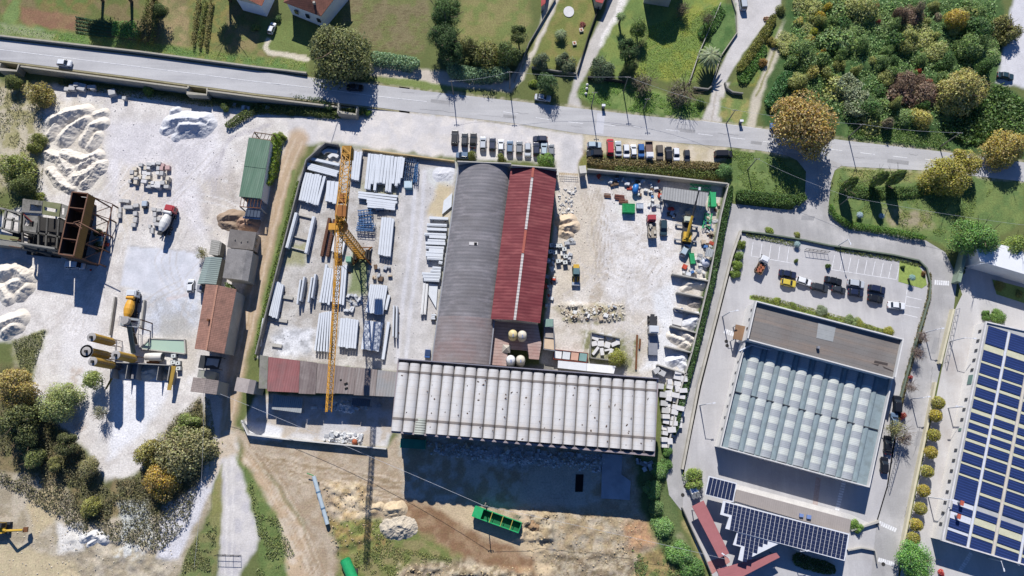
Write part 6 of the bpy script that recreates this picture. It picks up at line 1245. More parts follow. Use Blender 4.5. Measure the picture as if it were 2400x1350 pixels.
# white factory in the east and the houses in the north
wt = B('white_roof_factory', 'white flat roofed factory at the east edge half under trees', 'building', [(2283, 560), (2700, 650), (2700, 730), (2297, 612)], 6.0); wt.walls(plaster, 5.8, .1); wt.pr('roof', wt.c, 5.8, 6.0, M('roof_bright', 'f0f2f4', .6, .05, .3))
htile = tilemat('house_tiles', '8f6152', '6b4a40')
hh1 = B('tile_roof_house', 'house with hipped brown tile roof and white wall at the top edge', 'house', [(690, -45), (812, -40), (752, 38), (664, 5)], 6.2)
A_, Bc, Cc, Dd = [Vector((*hh1.bil(u, v), 6.2)) for u, v in ((0, 0), (1, 0), (1, 1), (0, 1))]; r1 = Vector((*hh1.bil(.5, .3), 8.6)); r2 = Vector((*hh1.bil(.5, .62), 8.6))
hh1.walls(M('house_wall', 'd9dde6', .9, .06, k=1.0), 6.2, .5)
for nm, vs in (('roof_slope', [A_, Dd, r2, r1]), ('roof_slope', [Dd, Cc, r2]), ('roof_slope', [Cc, Bc, r1, r2]), ('roof_slope', [Bc, A_, r1])): MB().add(vs + [v - Vector((0, 0, .15)) for v in vs], [tuple(range(len(vs))), tuple(range(len(vs), 2 * len(vs)))[::-1]] + [(i, len(vs) + i, len(vs) + (i + 1) % len(vs), (i + 1) % len(vs)) for i in range(len(vs))]).build(nm, htile, hh1.root)
x, y = hh1.bil(.75, .8); MB().box((x, y, 7.4), (.6, .6, 1.6)).build('chimney', cwall, hh1.root)
for u in (.25, .55, .85): x, y = hh1.bil(u, .97); MB().box((x, y - .2, 3.2), (1.0, .3, 1.4), rz=-.3).build('window', glass, hh1.root)
hh2 = B('tile_roof_house', 'house roof corner with reddish tiles at the top edge west of the drive', 'house', [(520, -60), (640, -50), (612, 14), (548, -2)], 5.5); hh2.walls(MATS['house_wall'], 5.4, .4); hh2.wallmat = cream; gable(hh2, .5, 7.2, tilemat('house_tiles2', '9b6350', '74493d'))
nh = B('plain_house', 'house beyond the top edge that shades the sloping lawn', 'house', [(1530, -120), (1606, -110), (1584, -28), (1520, -38)], 8.5); nh.walls(cream, 8.4); nh.wallmat = cream; gable(nh, .5, 10, htile)
rt = B('red_roof_outhouse', 'corner of a red roof beside the garden at the top edge', 'building', [(1385, -45), (1435, -45), (1412, 8), (1396, 4)], 3.0); rt.walls(cream, 2.9); rt.pr('roof', rt.c, 2.9, 3.1, M('roof_crimson', 'a84a48', .8))
rt = B('red_roof_outhouse', 'narrow red roof edge beside the field at the top edge', 'building', [(1268, -40), (1285, -40), (1278, 8), (1268, 16)], 2.6); rt.walls(cream, 2.5); rt.pr('roof', rt.c, 2.5, 2.7, MATS['roof_crimson'])
# ================================================================== VEHICLES
paint_m = M('car_paint', 'ffffff', .3, .02, 1, 6, .02, obj=True, spec=.5); tyre = M('tyre', '26262a', .9); lampm = M('headlight', 'e4e8ee', .2); tailm = M('tail_light', '9c2a28', .3); trimb = M('black_trim', '1e1f22', .6)
rimt = M('rim_metal', 'a0a4aa', .4, metal=.5); rimm = MB().lathe([(.17, -.115), (.05, -.1), (.05, .1), (.17, .115)], axis='y', n=10).mesh('rim')
def ring(l0, l1, w_, z, rf=.35, rr_=.3, n=5):
    """rounded plan outline of a car at height z"""
    f_ = [(l1 - rf + rf * math.sin(math.pi / 2 * k / n), -(w_ / 2 - rf * .8) - rf * .8 * math.cos(math.pi / 2 * k / n)) for k in range(n + 1)]
    f2 = [(x, -y) for x, y in f_[::-1]]
    b_ = [(l0 + rr_ - rr_ * math.sin(math.pi / 2 * k / n), (w_ / 2 - rr_ * .8) + rr_ * .8 * math.cos(math.pi / 2 * k / n)) for k in range(n + 1)]
    b2 = [(x, -y) for x, y in b_[::-1]]
    return [(x, y, z) for x, y in f_ + f2 + b_ + b2]
def loft(rings, m_=None):
    m_ = m_ or MB(); n = len(rings[0]); vs = [p_ for r in rings for p_ in r]; fs = []
    for j in range(len(rings) - 1):
        for i in range(n): fs.append((j * n + i, j * n + (i + 1) % n, (j + 1) * n + (i + 1) % n, (j + 1) * n + i))
    fs += [tuple(range(n))[::-1], tuple(range((len(rings) - 1) * n, len(rings) * n))]; return m_.add(vs, fs)
def car_proto(kind, L, W, H, hood, trunk, belt):
    """parts of one body style, nose to +x, built once and shared"""
    l0, l1 = -L / 2, L / 2; cb0, cb1 = l0 + trunk, l1 - hood; r0, r1 = cb0 + (.42 if trunk > .3 else .28), cb1 - .75; wc, wr_ = W - .12, W - .42
    body = loft([ring(l0 + .12, l1 - .12, W - .16, .22), ring(l0, l1, W, .45), ring(l0 + .03, l1 - .05, W, .68), ring(l0 + .12, l1 - .22, W - .08, belt - .04), ring(l0 + .2, l1 - .35, W - .2, belt + (.0 if kind != 'van' else .02))])
    loft([ring(cb0, cb1, wc, belt - .05, .2, .2), ring(r0 - .02, r1 + .02, wr_ + .06, H - .06, .16, .16), ring(r0 + .08, r1 - .08, wr_ - .1, H, .16, .16)], body)
    P_ = {'body': (body.mesh('body', False), paint_m)}
    def pane(b0, b1, t1, t0, off):
        b0, b1, t1, t0 = [Vector(v) for v in (b0, b1, t1, t0)]; n_ = (b1 - b0).cross(t0 - b0).normalized() * off; return MB().add([v + n_ for v in (b0, b1, t1, t0)] + [v - n_ for v in (b0, b1, t1, t0)], [(0, 1, 2, 3), (7, 6, 5, 4), (0, 4, 5, 1), (1, 5, 6, 2), (2, 6, 7, 3), (3, 7, 4, 0)])
    zb, zt = belt + .02, H - .08; hw = wc / 2 - .12; hr = wr_ / 2 - .06; e = .03
    P_['windscreen'] = (pane((cb1 - .02, -hw, zb), (cb1 - .02, hw, zb), (r1 + .06, hr, zt), (r1 + .06, -hr, zt), e).mesh('windscreen'), glass)
    P_['rear_window'] = (pane((cb0 + .02, hw, zb), (cb0 + .02, -hw, zb), (r0 - .05, -hr, zt), (r0 - .05, hr, zt), e).mesh('rear_window'), glass)
    for s in (-1, 1): P_['side_window' + ('' if s < 0 else '~')] = (pane((cb0 + .35, s * (wc / 2 - .005), zb), (cb1 - .35, s * (wc / 2 - .005), zb), (r1 - .15, s * (wr_ / 2 + .035), zt), (r0 + .15, s * (wr_ / 2 + .035), zt), e).mesh('side_window'), glass)
    wm_ = MB().lathe([(.18, -.11), (.31, -.11), (.32, 0), (.31, .11), (.18, .11)], axis='y', n=14).mesh('wheel'); P_['wheel'] = (wm_, tyre)
    P_['headlight'] = (MB().box((0, 0, 0), (.22, .36, .14)).mesh('headlight'), lampm); P_['tail_light'] = (MB().box((0, 0, 0), (.12, .3, .2)).mesh('tail_light'), tailm); P_['mirror'] = (MB().box((0, 0, 0), (.12, .2, .12)).mesh('mirror'), trimb)
    return P_, (L, W, H, cb1, belt)
STY = {'hatch': car_proto('hatch', 4.0, 1.72, 1.47, 1.05, .18, .92), 'sedan': car_proto('sedan', 4.55, 1.78, 1.45, 1.25, .75, .92), 'suv': car_proto('suv', 4.5, 1.86, 1.68, 1.1, .2, 1.02), 'van': car_proto('van', 4.9, 1.9, 1.95, .75, .1, 1.15), 'small': car_proto('small', 3.65, 1.62, 1.48, .9, .15, .92)}
WH = {'white': 'eef0f2', 'silver': 'c2c8ce', 'grey': '85898e', 'black': '22242a', 'navy': '27304a', 'blue': '3a6aa8', 'red': 'c23a44', 'yellow': 'd8c04c', 'teal': '2f4650', 'brown': '6a6258', 'pale': 'b8c8d0', 'charcoal': '3a3e44', 'steel': '6a8098'}
def car(px, py, deg, sty, colr, lab, grp=None, z=0.06, cat='car'):
    """deg: heading of the nose on the map, 0 = east, 90 = north"""
    P_, (L, W, H, cb1, belt) = STY[sty]; p_ = P(px, py, z + .7); r_ = empty('parked_car' if cat == 'car' else cat, (p_.x, p_.y, z), math.radians(deg), lab, cat.replace('_', ' ').split()[-1], grp); cc_ = C(WH[colr])
    for k_, (me, mt) in P_.items():
        if k_ in ('wheel', 'headlight', 'tail_light', 'mirror'): continue
        obj(k_.rstrip('~'), me, mt, r_, color=cc_ if k_ == 'body' else None)
    for sx in (-1, 1):
        for sy in (-1, 1): obj('rim', rimm, rimt, obj('wheel', P_['wheel'][0], tyre, r_, loc=(sx * L * .31, sy * (W / 2 - .1), .32)))
    for sy in (-1, 1): obj('headlight', P_['headlight'][0], lampm, r_, loc=(L / 2 - .16, sy * (W / 2 - .32), .64)); obj('tail_light', P_['tail_light'][0], tailm, r_, loc=(-L / 2 + .06, sy * (W / 2 - .3), .74)); obj('mirror', P_['mirror'][0], trimb, r_, loc=(cb1 - .45, sy * (W / 2 + .06), belt + .05))
    return r_
G1 = 'cars parked before the arched hall'; G2 = 'cars parked along the hedge'; G3 = 'cars in the car park'
for a in ((1066, 323, 88, 'suv', 'black', 'black car at the west end of the row before the arched hall', G1), (1089, 327, 88, 'hatch', 'charcoal', 'dark grey car, second from the west before the arched hall', G1), (1109, 329, 87, 'sedan', 'black', 'black saloon, third from the west before the arched hall', G1), (1132, 336, 89, 'hatch', 'silver', 'silver car between the black and navy cars before the hall', G1), (1154, 338, 88, 'hatch', 'navy', 'navy car, fifth from the west before the hall', G1), (1174, 341, 89, 'small', 'white', 'white small car beside the eastern round shrub', G1), (1195, 345, 88, 'hatch', 'steel', 'blue grey car in the middle of the front row', G1), (1217, 346, 88, 'hatch', 'grey', 'grey car with dark glass before the red hall', G1), (1237, 351, -91, 'hatch', 'silver', 'silver car nosing the red hall', G1), (1257, 349, 89, 'hatch', 'navy', 'navy car next to the pale one before the red hall', G1), (1275, 350, 88, 'hatch', 'pale', 'pale blue car beside the bright green tree', G1), (1292, 352, 88, 'small', 'grey', 'grey car half under the bright green tree', G1), (1266, 326, 178, 'hatch', 'navy', 'navy car parked crosswise behind the front row', G1), (1084, 364, 178, 'small', 'steel', 'steel blue car beside the western round shrub', G1),
    (1393, 340, 0, 'hatch', 'pale', 'pale blue car parked crosswise at the west end of the hedge row', G2), (1394, 360, 180, 'suv', 'black', 'black car parked crosswise under the pale one', G2), (1430, 345, 89, 'van', 'red', 'bright red van in the hedge row', G2), (1449, 348, 90, 'sedan', 'silver', 'long silver car next to the red van', G2), (1468, 354, -90, 'hatch', 'white', 'white car next to the long silver one', G2), (1485, 353, 90, 'small', 'white', 'small white and blue tinted car in the hedge row', G2), (1503, 353, -90, 'hatch', 'blue', 'medium blue car in the hedge row', G2), (1546, 358, -90, 'suv', 'brown', 'grey brown car east of the white pickup', G2), (1567, 361, 90, 'suv', 'black', 'black car in the east of the hedge row', G2), (1585, 362, -90, 'hatch', 'white', 'white car near the east end of the hedge row', G2), (1610, 366, -90, 'small', 'charcoal', 'small dark car at the east end of the hedge row', G2), (1695, 362, 0, 'van', 'black', 'lone black van parked crosswise beside the grass'),
    (1846, 642, -12, 'sedan', 'navy', 'navy saloon next to the yellow car', G3), (1848, 663, -12, 'hatch', 'yellow', 'yellow car in the car park', G3), (1884, 659, -18, 'hatch', 'white', 'white hatchback beside the yellow car', G3), (1921, 674, -14, 'suv', 'charcoal', 'charcoal car west of the dark pair', G3), (1953, 658, -14, 'sedan', 'black', 'black saloon, upper of the dark pair', G3), (1966, 679, -14, 'small', 'charcoal', 'small dark car below the black saloon', G3), (2006, 665, -10, 'suv', 'silver', 'silver car in the car park', G3), (2006, 686, -10, 'hatch', 'navy', 'dark blue car below the silver one', G3), (2055, 678, -12, 'suv', 'navy', 'navy car, upper of the eastern pair', G3), (2052, 700, -12, 'hatch', 'black', 'black car, lower of the eastern pair', G3), (2101, 716, -6, 'sedan', 'white', 'white saloon at the east end of the car park', G3),
    (2103, 948, 82, 'suv', 'black', 'black car in the shade beside the skylight factory'), (2096, 986, 82, 'hatch', 'steel', 'blue grey car under the thin olive tree'), (2081, 1043, 82, 'sedan', 'black', 'black saloon, upper of the pair by the white sliding gate'), (2073, 1090, 82, 'hatch', 'black', 'black car, lower of the pair by the white sliding gate'),
    (447, 670, 92, 'small', 'white', 'small white car beside the grey green shed'), (177, 622, -3, 'van', 'white', 'white van with roof bars in the shade of the ruin'), (637, 66, 75, 'small', 'white', 'white car on the drive below the tiled house'), (1272, 229, -8, 'sedan', 'silver', 'silver car half under the roadside tree'), (2357, 178, -12, 'sedan', 'teal', 'dark teal car on the pale lane in the north east'), (1822, 297, 170, 'hatch', 'blue', 'blue car half hidden by the golden plane tree'), (1741, 6, 92, 'van', 'silver', 'silver van on the stone drive at the top edge'), (1555, 534, -92, 'suv', 'teal', 'dark green car beside the flatbed truck'), (1606, 585, 60, 'hatch', 'pale', 'pale car parked askew below the mobile crane')):
    car(*a)
car(151, 148, -4, 'hatch', 'white', 'white car driving on the western main road', z=2.66, cat='driving_car'); car(832, 205, -3, 'sedan', 'black', 'black car driving in the plane tree shadow', z=ztop(832) + .03, cat='driving_car')
# ---- trucks
def wheels(r_, xs, w_, rad=.5):
    wm_ = MB().lathe([(.25, -.16), (rad - .02, -.16), (rad, 0), (rad - .02, .16), (.25, .16)], axis='y', n=14).mesh('wheel')
    for x in xs:
        for s in (-1, 1): obj('rim', rimm, rimt, obj('wheel', wm_, tyre, r_, loc=(x, s * (w_ / 2 - .16), rad)), scale=(1.2, 1.5, 1.2))
def cab(r_, x, L, W, H, mat, col=None):
    MB().prism([(x - L / 2, -W / 2), (x + L / 2 - .15, -W / 2), (x + L / 2, -W / 2 + .2), (x + L / 2, W / 2 - .2), (x + L / 2 - .15, W / 2), (x - L / 2, W / 2)], .6, H).build('cab', mat, r_, color=col)
    MB().box((x + L / 2 + .01, 0, H * .66), (.06, W - .45, H * .3)).build('windscreen', glass, r_); MB().box((x, 0, H + .1), (L * .7, W * .8, .2)).build('roof_fairing', mat, r_, color=col)
    for s in (-1, 1): MB().box((x + .1, s * (W / 2 + .01), H * .66), (L * .55, .05, H * .26)).build('side_window', glass, r_); MB().box((x + L / 2 + .05, s * (W / 2 + .12), H * .7), (.12, .2, .5)).build('mirror', trimb, r_); MB().box((x + L / 2 + .02, s * (W / 2 - .35), .85), (.08, .4, .22)).build('headlight', lampm, r_)
chs = M('chassis', '3a3c40', .8, .15, 1)
def drum_mixer(px, py, deg, cabc, drumm, lab):
    r_ = empty('mixer_truck', P(px, py, 1.5) * 1, math.radians(deg), lab, 'truck'); r_.location.z = .02; cab(r_, 3.2, 1.7, 2.4, 2.8, paint_m, C(cabc)); MB().box((-.3, 0, .95), (7.4, 1.0, .35)).build('chassis', chs, r_); wheels(r_, (3.1, 1.6, -1.6, -2.9), 2.4)
    m_ = MB().lathe([(.5, 1.95), (.9, 1.8), (1.15, .6), (1.2, -.6), (.95, -1.9), (.5, -2.9)], (0, 0, 0), 'x', 18); o = m_.build('drum', drumm, r_, loc=(-.5, 0, 2.45)); o.rotation_euler = (0, math.radians(-10) * -1, 0)
    MB().lathe([(.45, -.95), (.45, .95)], (1.95, 0, 2.75), 'y', 12).build('water_tank', drumm, r_); MB().box((-3.9, 0, 2.9), (.9, 1.2, .6)).build('hopper', chs, r_); m_ = MB().box((-4.4, .1, 1.6), (1.5, .5, .12), ry=.5); m_.build('chute', metal_g, r_)
    for s in (-1, 1): MB().box((-1.2, s * 1.12, 1.25), (4.8, .35, .1)).build('mudguard', chs, r_)
def banded(key, a, b): return M(key, a, .5, .06, 1, 5, .05, stain=b, stain_amt=.4, stain_scale=.6)
drum_mixer(393, 518, 78, 'b8484c', banded('drum_white', 'e0e0dc', 'b9b6b0'), 'concrete mixer truck with red cab and white drum'); dy = banded('drum_yellow', 'e0a63a', 'b5802c'); drum_mixer(309, 718, 88, 'dfe3e6', dy, 'concrete mixer truck with white cab and striped yellow drum')
def flatbed(px, py, deg, cabc, L, lab, load=None, bedc='8b8680', name='flatbed_truck', W=2.2, z=.02):
    r_ = empty(name, P(px, py, 1), math.radians(deg), lab, 'truck'); r_.location.z = z; cab(r_, L / 2 - .9, 1.6, W, 2.2, paint_m, C(cabc)); MB().box((0, 0, .8), (L - .6, .9, .3)).build('chassis', chs, r_); wheels(r_, (L / 2 - .9, -L / 2 + 1.2), W, .42)
    bl_ = L - 2.1; MB().box((-L / 2 + bl_ / 2, 0, 1.08), (bl_, W, .14)).build('bed', M('bed_' + bedc, bedc, .9, .2, 1), r_)
    for s in (-1, 1): MB().box((-L / 2 + bl_ / 2, s * (W / 2 - .04), 1.4), (bl_, .07, .5)).build('side_board', M('board_' + bedc, bedc, .9, .2, 1), r_)
    MB().box((-L / 2 + .04, 0, 1.4), (.07, W, .5)).build('tail_board', MATS['board_' + bedc], r_)
    if load:
        for k in range(load[1]): MB().box((random.uniform(-L / 2 + .4, -L / 2 + bl_ - .5), random.uniform(-W / 2 + .4, W / 2 - .4), 1.35), (random.uniform(.4, 1), random.uniform(.3, .7), random.uniform(.3, .6)), rz=random.random()).build('load', M('load_' + load[0], load[0], .9, .3, 1), r_)
    return r_
flatbed(1527, 532, 91, 'b04a50', 6.2, 'dark red and white flatbed truck in the eastern yard', ('c9c2b4', 5), 'a39a8c'); flatbed(1521, 354, -90, 'e4e6e8', 5.0, 'white pickup with an empty brown bed in the hedge row', None, '7a6660', 'pickup_truck', 1.9); flatbed(1784, 622, 62, 'e8eaec', 5.0, 'white tipper carrying reddish timber in the car park', ('a8664a', 7), '7c6a58', 'tipper_truck', 2.0, .06)
tl = empty('tractor_unit', P(1528, 778), math.radians(-92), 'grey truck tractor with bare chassis and long trailer bed in the eastern yard', 'truck'); cab(tl, -.2, 1.9, 2.4, 2.9, paint_m, C('d6dade')); MB().box((-2.6, 0, .9), (3.6, 1.0, .4)).build('chassis', chs, tl); wheels(tl, (-.2, -2.4, -3.6), 2.4); MB().box((-2.4, 0, 1.4), (2.6, 1.8, .7)).build('engine_deck', chs, tl); MB().box((3.6, 0, 1.0), (4.8, 2.3, .25)).build('trailer_bed', metal_g, tl); wheels(tl, (4.4, 5.4), 2.4)
tr = empty('long_green_trailer', P(1165, 1215), math.radians(-19), 'long bright green open tipping trailer on the dirt ground', 'trailer'); grn = M('bright_green', '2fae6c', .5, .12, 1, 5, .1, stain='1f8a50', stain_amt=.5, stain_scale=.6)
MB().box((0, 0, 1.1), (11.6, 2.4, .2)).build('floor', M('floor_green', '1f6e46', .8, .2, 1), tr)
for s in (-1, 1): MB().box((0, s * 1.2, 1.8), (11.6, .12, 1.4)).build('side_wall', grn, tr)
MB().box((5.75, 0, 1.8), (.12, 2.3, 1.4)).build('end_wall', grn, tr); MB().box((-4.8, 0, 2.45), (2.2, 2.5, .12)).build('front_cover', grn, tr); MB().box((-5.75, 0, 1.8), (.12, 2.3, 1.4)).build('end_wall', grn, tr)
for x in (-1.5, 1.2, 3.6): MB().box((x, 0, 2.5), (.12, 2.4, .1)).build('cross_tie', M('tie_yellow', 'c8b858', .7), tr)
wheels(tr, (3.2, 4.4, -4.2), 2.3)
# ---- machines
def arm(r_, pts, w_, mat, name='arm'):
    for a, b in zip(pts, pts[1:]): MB().tube(a, b, w_, 6).build(name, mat, r_)
dig = M('digger_yellow', 'd8b040', .5, .1, 1, stain='a8802c', stain_scale=.8)
ex = empty('excavator', P(10, 1236), .0, 'yellow excavator reaching east at the west picture edge', 'excavator')
for s in (-1, 1): MB().box((0, s * 1.0, .45), (3.8, .55, .9)).build('track', chs, ex)
MB().box((-.4, 0, 1.5), (3.0, 2.4, 1.2)).build('house', dig, ex); MB().box((.6, .7, 2.2), (1.4, 1.0, 1.5)).build('cab', chs, ex); MB().box((-1.6, 0, 1.7), (1.0, 2.4, 1.2)).build('counterweight', dig, ex); MB().box((.6, 0, 0), (.1, .1, .1)).build('pin', chs, ex); arm(ex, [(1.0, -.3, 1.8), (3.4, -.3, 4.0), (6.2, -.3, 2.6)], .28, dig, 'boom'); MB().box((6.4, -.3, 1.8), (.9, 1.1, 1.0), ry=.4).build('bucket', rust, ex)
bk = empty('backhoe_loader', P(1349, 645), math.radians(-92), 'green and yellow loader with a steel bucket beside the red hall', 'loader'); MB().box((-.6, 0, 1.2), (2.6, 1.6, .9)).build('body', M('loader_green', '4d6a60', .6), bk); MB().box((-1.9, 0, 1.7), (1.0, 1.5, .6)).build('engine_cover', dig, bk); MB().box((-.4, 0, 2.1), (1.5, 1.4, 1.2)).build('cab', glass, bk); MB().box((-.4, 0, 2.75), (1.6, 1.5, .12)).build('cab_roof', M('roof_teal', '5a7a80', .6), bk); wheels(bk, (1.0, -1.6), 1.9, .6); arm(bk, [(.4, .5, 1.6), (2.1, .5, .8)], .12, dig); arm(bk, [(.4, -.5, 1.6), (2.1, -.5, .8)], .12, dig); MB().box((2.5, 0, .55), (.8, 2.0, .8)).build('bucket', M('bucket_steel', 'b9c0c8', .4, metal=.3), bk)
mc = empty('mobile_crane', P(1607, 545), math.radians(-97), 'yellow mobile crane truck with telescopic boom and outriggers', 'crane'); MB().box((0, 0, 1.1), (7.0, 2.3, .5)).build('chassis', chs, mc); cab(mc, -2.9, 1.5, 2.2, 2.4, M('cab_pale', 'c6ccb8', .5), None); wheels(mc, (-2.8, .8, 2.0), 2.3); MB().box((1.6, 0, 1.9), (2.0, 2.0, 1.1)).build('turret', dig, mc); MB().box((2.6, 0, 1.8), (.8, 2.2, .9)).build('counterweight', dig, mc)
bs = Vector((2.2, -.2, 2.6)); tipb = Vector((-9.4, 1.0, 7.6)); m1 = bs.lerp(tipb, .45); m2 = bs.lerp(tipb, .75); MB().tube(bs, m1, .38, 6).build('boom_section', dig, mc); MB().tube(m1, m2, .28, 6).build('boom_section', chs, mc); MB().tube(m2, tipb, .2, 6).build('boom_section', chs, mc); MB().box(tuple(tipb), (.8, .5, .6)).build('boom_head', M('head_white', 'd0d4d8', .5), mc)
for x in (-1.6, 2.4):
    for s in (-1, 1): MB().box((x, s * 1.9, .7), (.3, 1.6, .3)).build('outrigger', metal_g, mc); MB().box((x, s * 2.7, .35), (.5, .5, .7)).build('foot', metal_g, mc)
tc_ = empty('red_tractor', P(243, 560), math.radians(100), 'small red tractor beside the rusty hoppers', 'tractor'); redp = M('tractor_red', 'b0505a', .5); MB().box((.8, 0, 1.1), (1.8, .8, .7)).build('bonnet', redp, tc_); MB().box((-.6, 0, 1.6), (1.3, 1.3, 1.2)).build('cab', M('cab_teal', '6f9aa0', .4), tc_); wheels(tc_, (-.7,), 1.9, .75); wheels(tc_, (1.3,), 1.5, .42)
t2 = empty('small_trailer', P(244, 572), math.radians(95), 'small red and white trailer under the red tractor', 'trailer'); MB().box((0, 0, .8), (2.0, 1.5, .3)).build('bed', redp, t2); MB().box((-.3, 0, 1.2), (1.0, 1.2, .5)).build('load', plaster, t2); wheels(t2, (0,), 1.7, .4)
kt = empty('small_dumper', P(343, 480), math.radians(90), 'little white site dumper between the blocks', 'dumper'); MB().box((0, 0, .8), (1.4, 1.3, .7)).build('skip', M('skip_pale', 'b8c4d0', .5), kt); MB().box((-.9, 0, .7), (.6, 1.0, .8)).build('engine', chs, kt); wheels(kt, (.4, -.7), 1.4, .35)
# ================================================================== POLES, LAMPS, WIRES
polem = M('timber_pole', '8d8880', .9, .2, 2); lampw = M('lamp_white', 'e4e6ea', .5); wirem = M('wire', 'b9bcc4', .6)
def pole(bx, by, h, lab, arm_=None, name='utility_pole', mat=None, base_is_top=False):
    p_ = P(bx, by, h if base_is_top else 0); r_ = empty(name, (p_.x, p_.y, 0), 0, lab, 'lamp' if arm_ else 'pole'); MB().tube((0, 0, 0), (0, 0, h), .16, 8, .1).build('post', mat or polem, r_)
    if arm_:
        dx, dy = arm_; MB().tube((0, 0, h - .05), (dx, dy, h + .25), .06, 6).build('arm', lampw, r_); MB().box((dx, dy, h + .28), (.7, .3, .14), rz=math.atan2(dy, dx)).build('lamp_head', lampw, r_)
    else:
        MB().box((0, 0, h - .4), (1.4, .1, .1)).build('crossarm', polem, r_)
        for s in (-.6, 0, .6): MB().lathe([(.06, h - .34), (.08, h - .2), (.03, h - .1)], (s, 0, 0), n=8).build('insulator', lampw, r_)
    return Vector((p_.x, p_.y, h))
pt = {}
for k, bx, by, h, lab in (('a', 1063, 222, 7.5, 'utility pole on the grass strip north of the gravel frontage'), ('b', 1195, 208, 9, 'utility pole beside the reed bed drive'), ('c', 1386, 250, 8, 'utility pole on the verge by the white stones'), ('d', 1461, 215, 8, 'utility pole in the middle of the roadside verge'), ('e', 1508, 256, 6, 'utility pole at the road edge under the bare trees'), ('f', 1702, 290, 8, 'utility pole on the little round verge'), ('g', 1988, 322, 8, 'utility pole at the road edge east of the golden tree'), ('h', 1752, 398, 7.5, 'utility pole on the grass west of the side street'), ('i', 2202, 345, 9, 'utility pole among the trees on the east road edge'), ('j', 1968, 480, 6, 'utility pole on the verge behind the clipped hedge'), ('k', 1139, 1178, 9, 'utility pole beside the green trailer'), ('l', 503, 912, 6.5, 'utility pole in the shade of the west gate hut'), ('m', 1300, 300, 8, '')):
    if lab: pt[k] = pole(bx, by, h, lab)
def wire(a, b, lab, sag=1.0, r_=.022):
    A, B = Vector(a), Vector(b); m_ = MB(); n = 12; pr_ = [A.lerp(B, i / n) - Vector((0, 0, sag * 4 * (i / n) * (1 - i / n))) for i in range(n + 1)]
    for x, y in zip(pr_, pr_[1:]): m_.tube(x, y, r_, 4, caps=False)
    tag(m_.build('overhead_wire', wirem), lab, 'wire')
dn = Vector((0, 0, -.15))
wire(pt['a'] + dn, pt['b'] + dn, 'overhead wire above the reed bed'); wire(pt['b'] + dn, pt['d'] + dn, 'overhead wire crossing the garden driveways'); wire(pt['d'] + dn, pt['f'] + dn, 'overhead wire above the roadside verge'); wire(pt['f'] + dn, pt['g'] + dn, 'overhead wire passing the golden plane tree'); wire(pt['h'] + dn, pt['j'] + dn, 'overhead wire over the side street'); wire(pt['g'] + dn, pt['i'] + dn, 'overhead wire along the thicket edge'); wire(pt['j'] + dn, P(2420, 530, 8), 'overhead wire over the eastern verge')
wire(pt['k'] + dn, pt['l'] + dn, 'pale wire crossing the dirt ground from the gate hut', 2.5, .04); wire(pt['k'] + dn, P(1700, 1310, 5), 'pale wire running to the red canopies', 2.0, .035); wire(pt['l'] + dn, P(455, 1330, 7), 'wire following the bottom lane', 1.5)
for bx, by, h, ar, lab in ((1693, 742, 6.5, (1.6, .3), 'street lamp on the pale wall near the brown porch'), (1640, 950, 6.5, (1.6, .2), 'street lamp on the pale wall farther south'), (2262, 632, 6, (2.6, .3), 'double armed lamp at the white roofed factory gate'), (2166, 780, 5.5, (1.2, .2), 'lamp in the east planter beside bare trees'), (2134, 935, 5.5, (1.2, .2), 'lamp in the east planter beside the parked cars'), (2226, 800, 6, (2.2, -.2), 'lamp inside the cream wall reaching east'), (2222, 956, 6, (-1.8, .1), 'lamp by the white factory wall, northern'), (2175, 1165, 6, (2, -.2), 'lamp between the clipped trees'), (2316, 1308, 4.5, (0.1, -1.8), 'lamp hanging over the shaded yard of the solar factory'), (1965, 575, 5.5, (.2, -1.2), 'lamp in the curved planter'), (1858, 1285, 4.8, (1.4, .2), 'lamp below the long solar roof'), (1694, 1300, 4.8, (-1.4, .9), 'lamp above the red paving')):
    pole(bx, by, h, lab, ar, 'street_lamp', lampw)
for bx, by, l_ in ((1413, 253, 'western'), (1734, 289, 'eastern')):
    p_ = P(bx, by); r_ = empty('roadside_cabinet', (p_.x, p_.y, 0), 0, f'small grey roadside cabinet on the verge, {l_} one', 'cabinet'); MB().box((0, 0, .8), (.8, .5, 1.5)).build('body', metal_g, r_); MB().box((0, 0, 1.6), (.95, .65, .1)).build('cap', lampw, r_)
for i, (x, y) in enumerate(((1376, 200), (1375, 209), (1373, 221))): p_ = P(x, y); tag(MB().lathe([(.35, 0), (.42, .3), (.3, .6), (.05, .7)], n=10).build('white_boulder', stm[0], loc=(p_.x, p_.y, 0), smooth=True), f'white painted stone on the verge, {("north", "middle", "south")[i]} of three', 'stone')
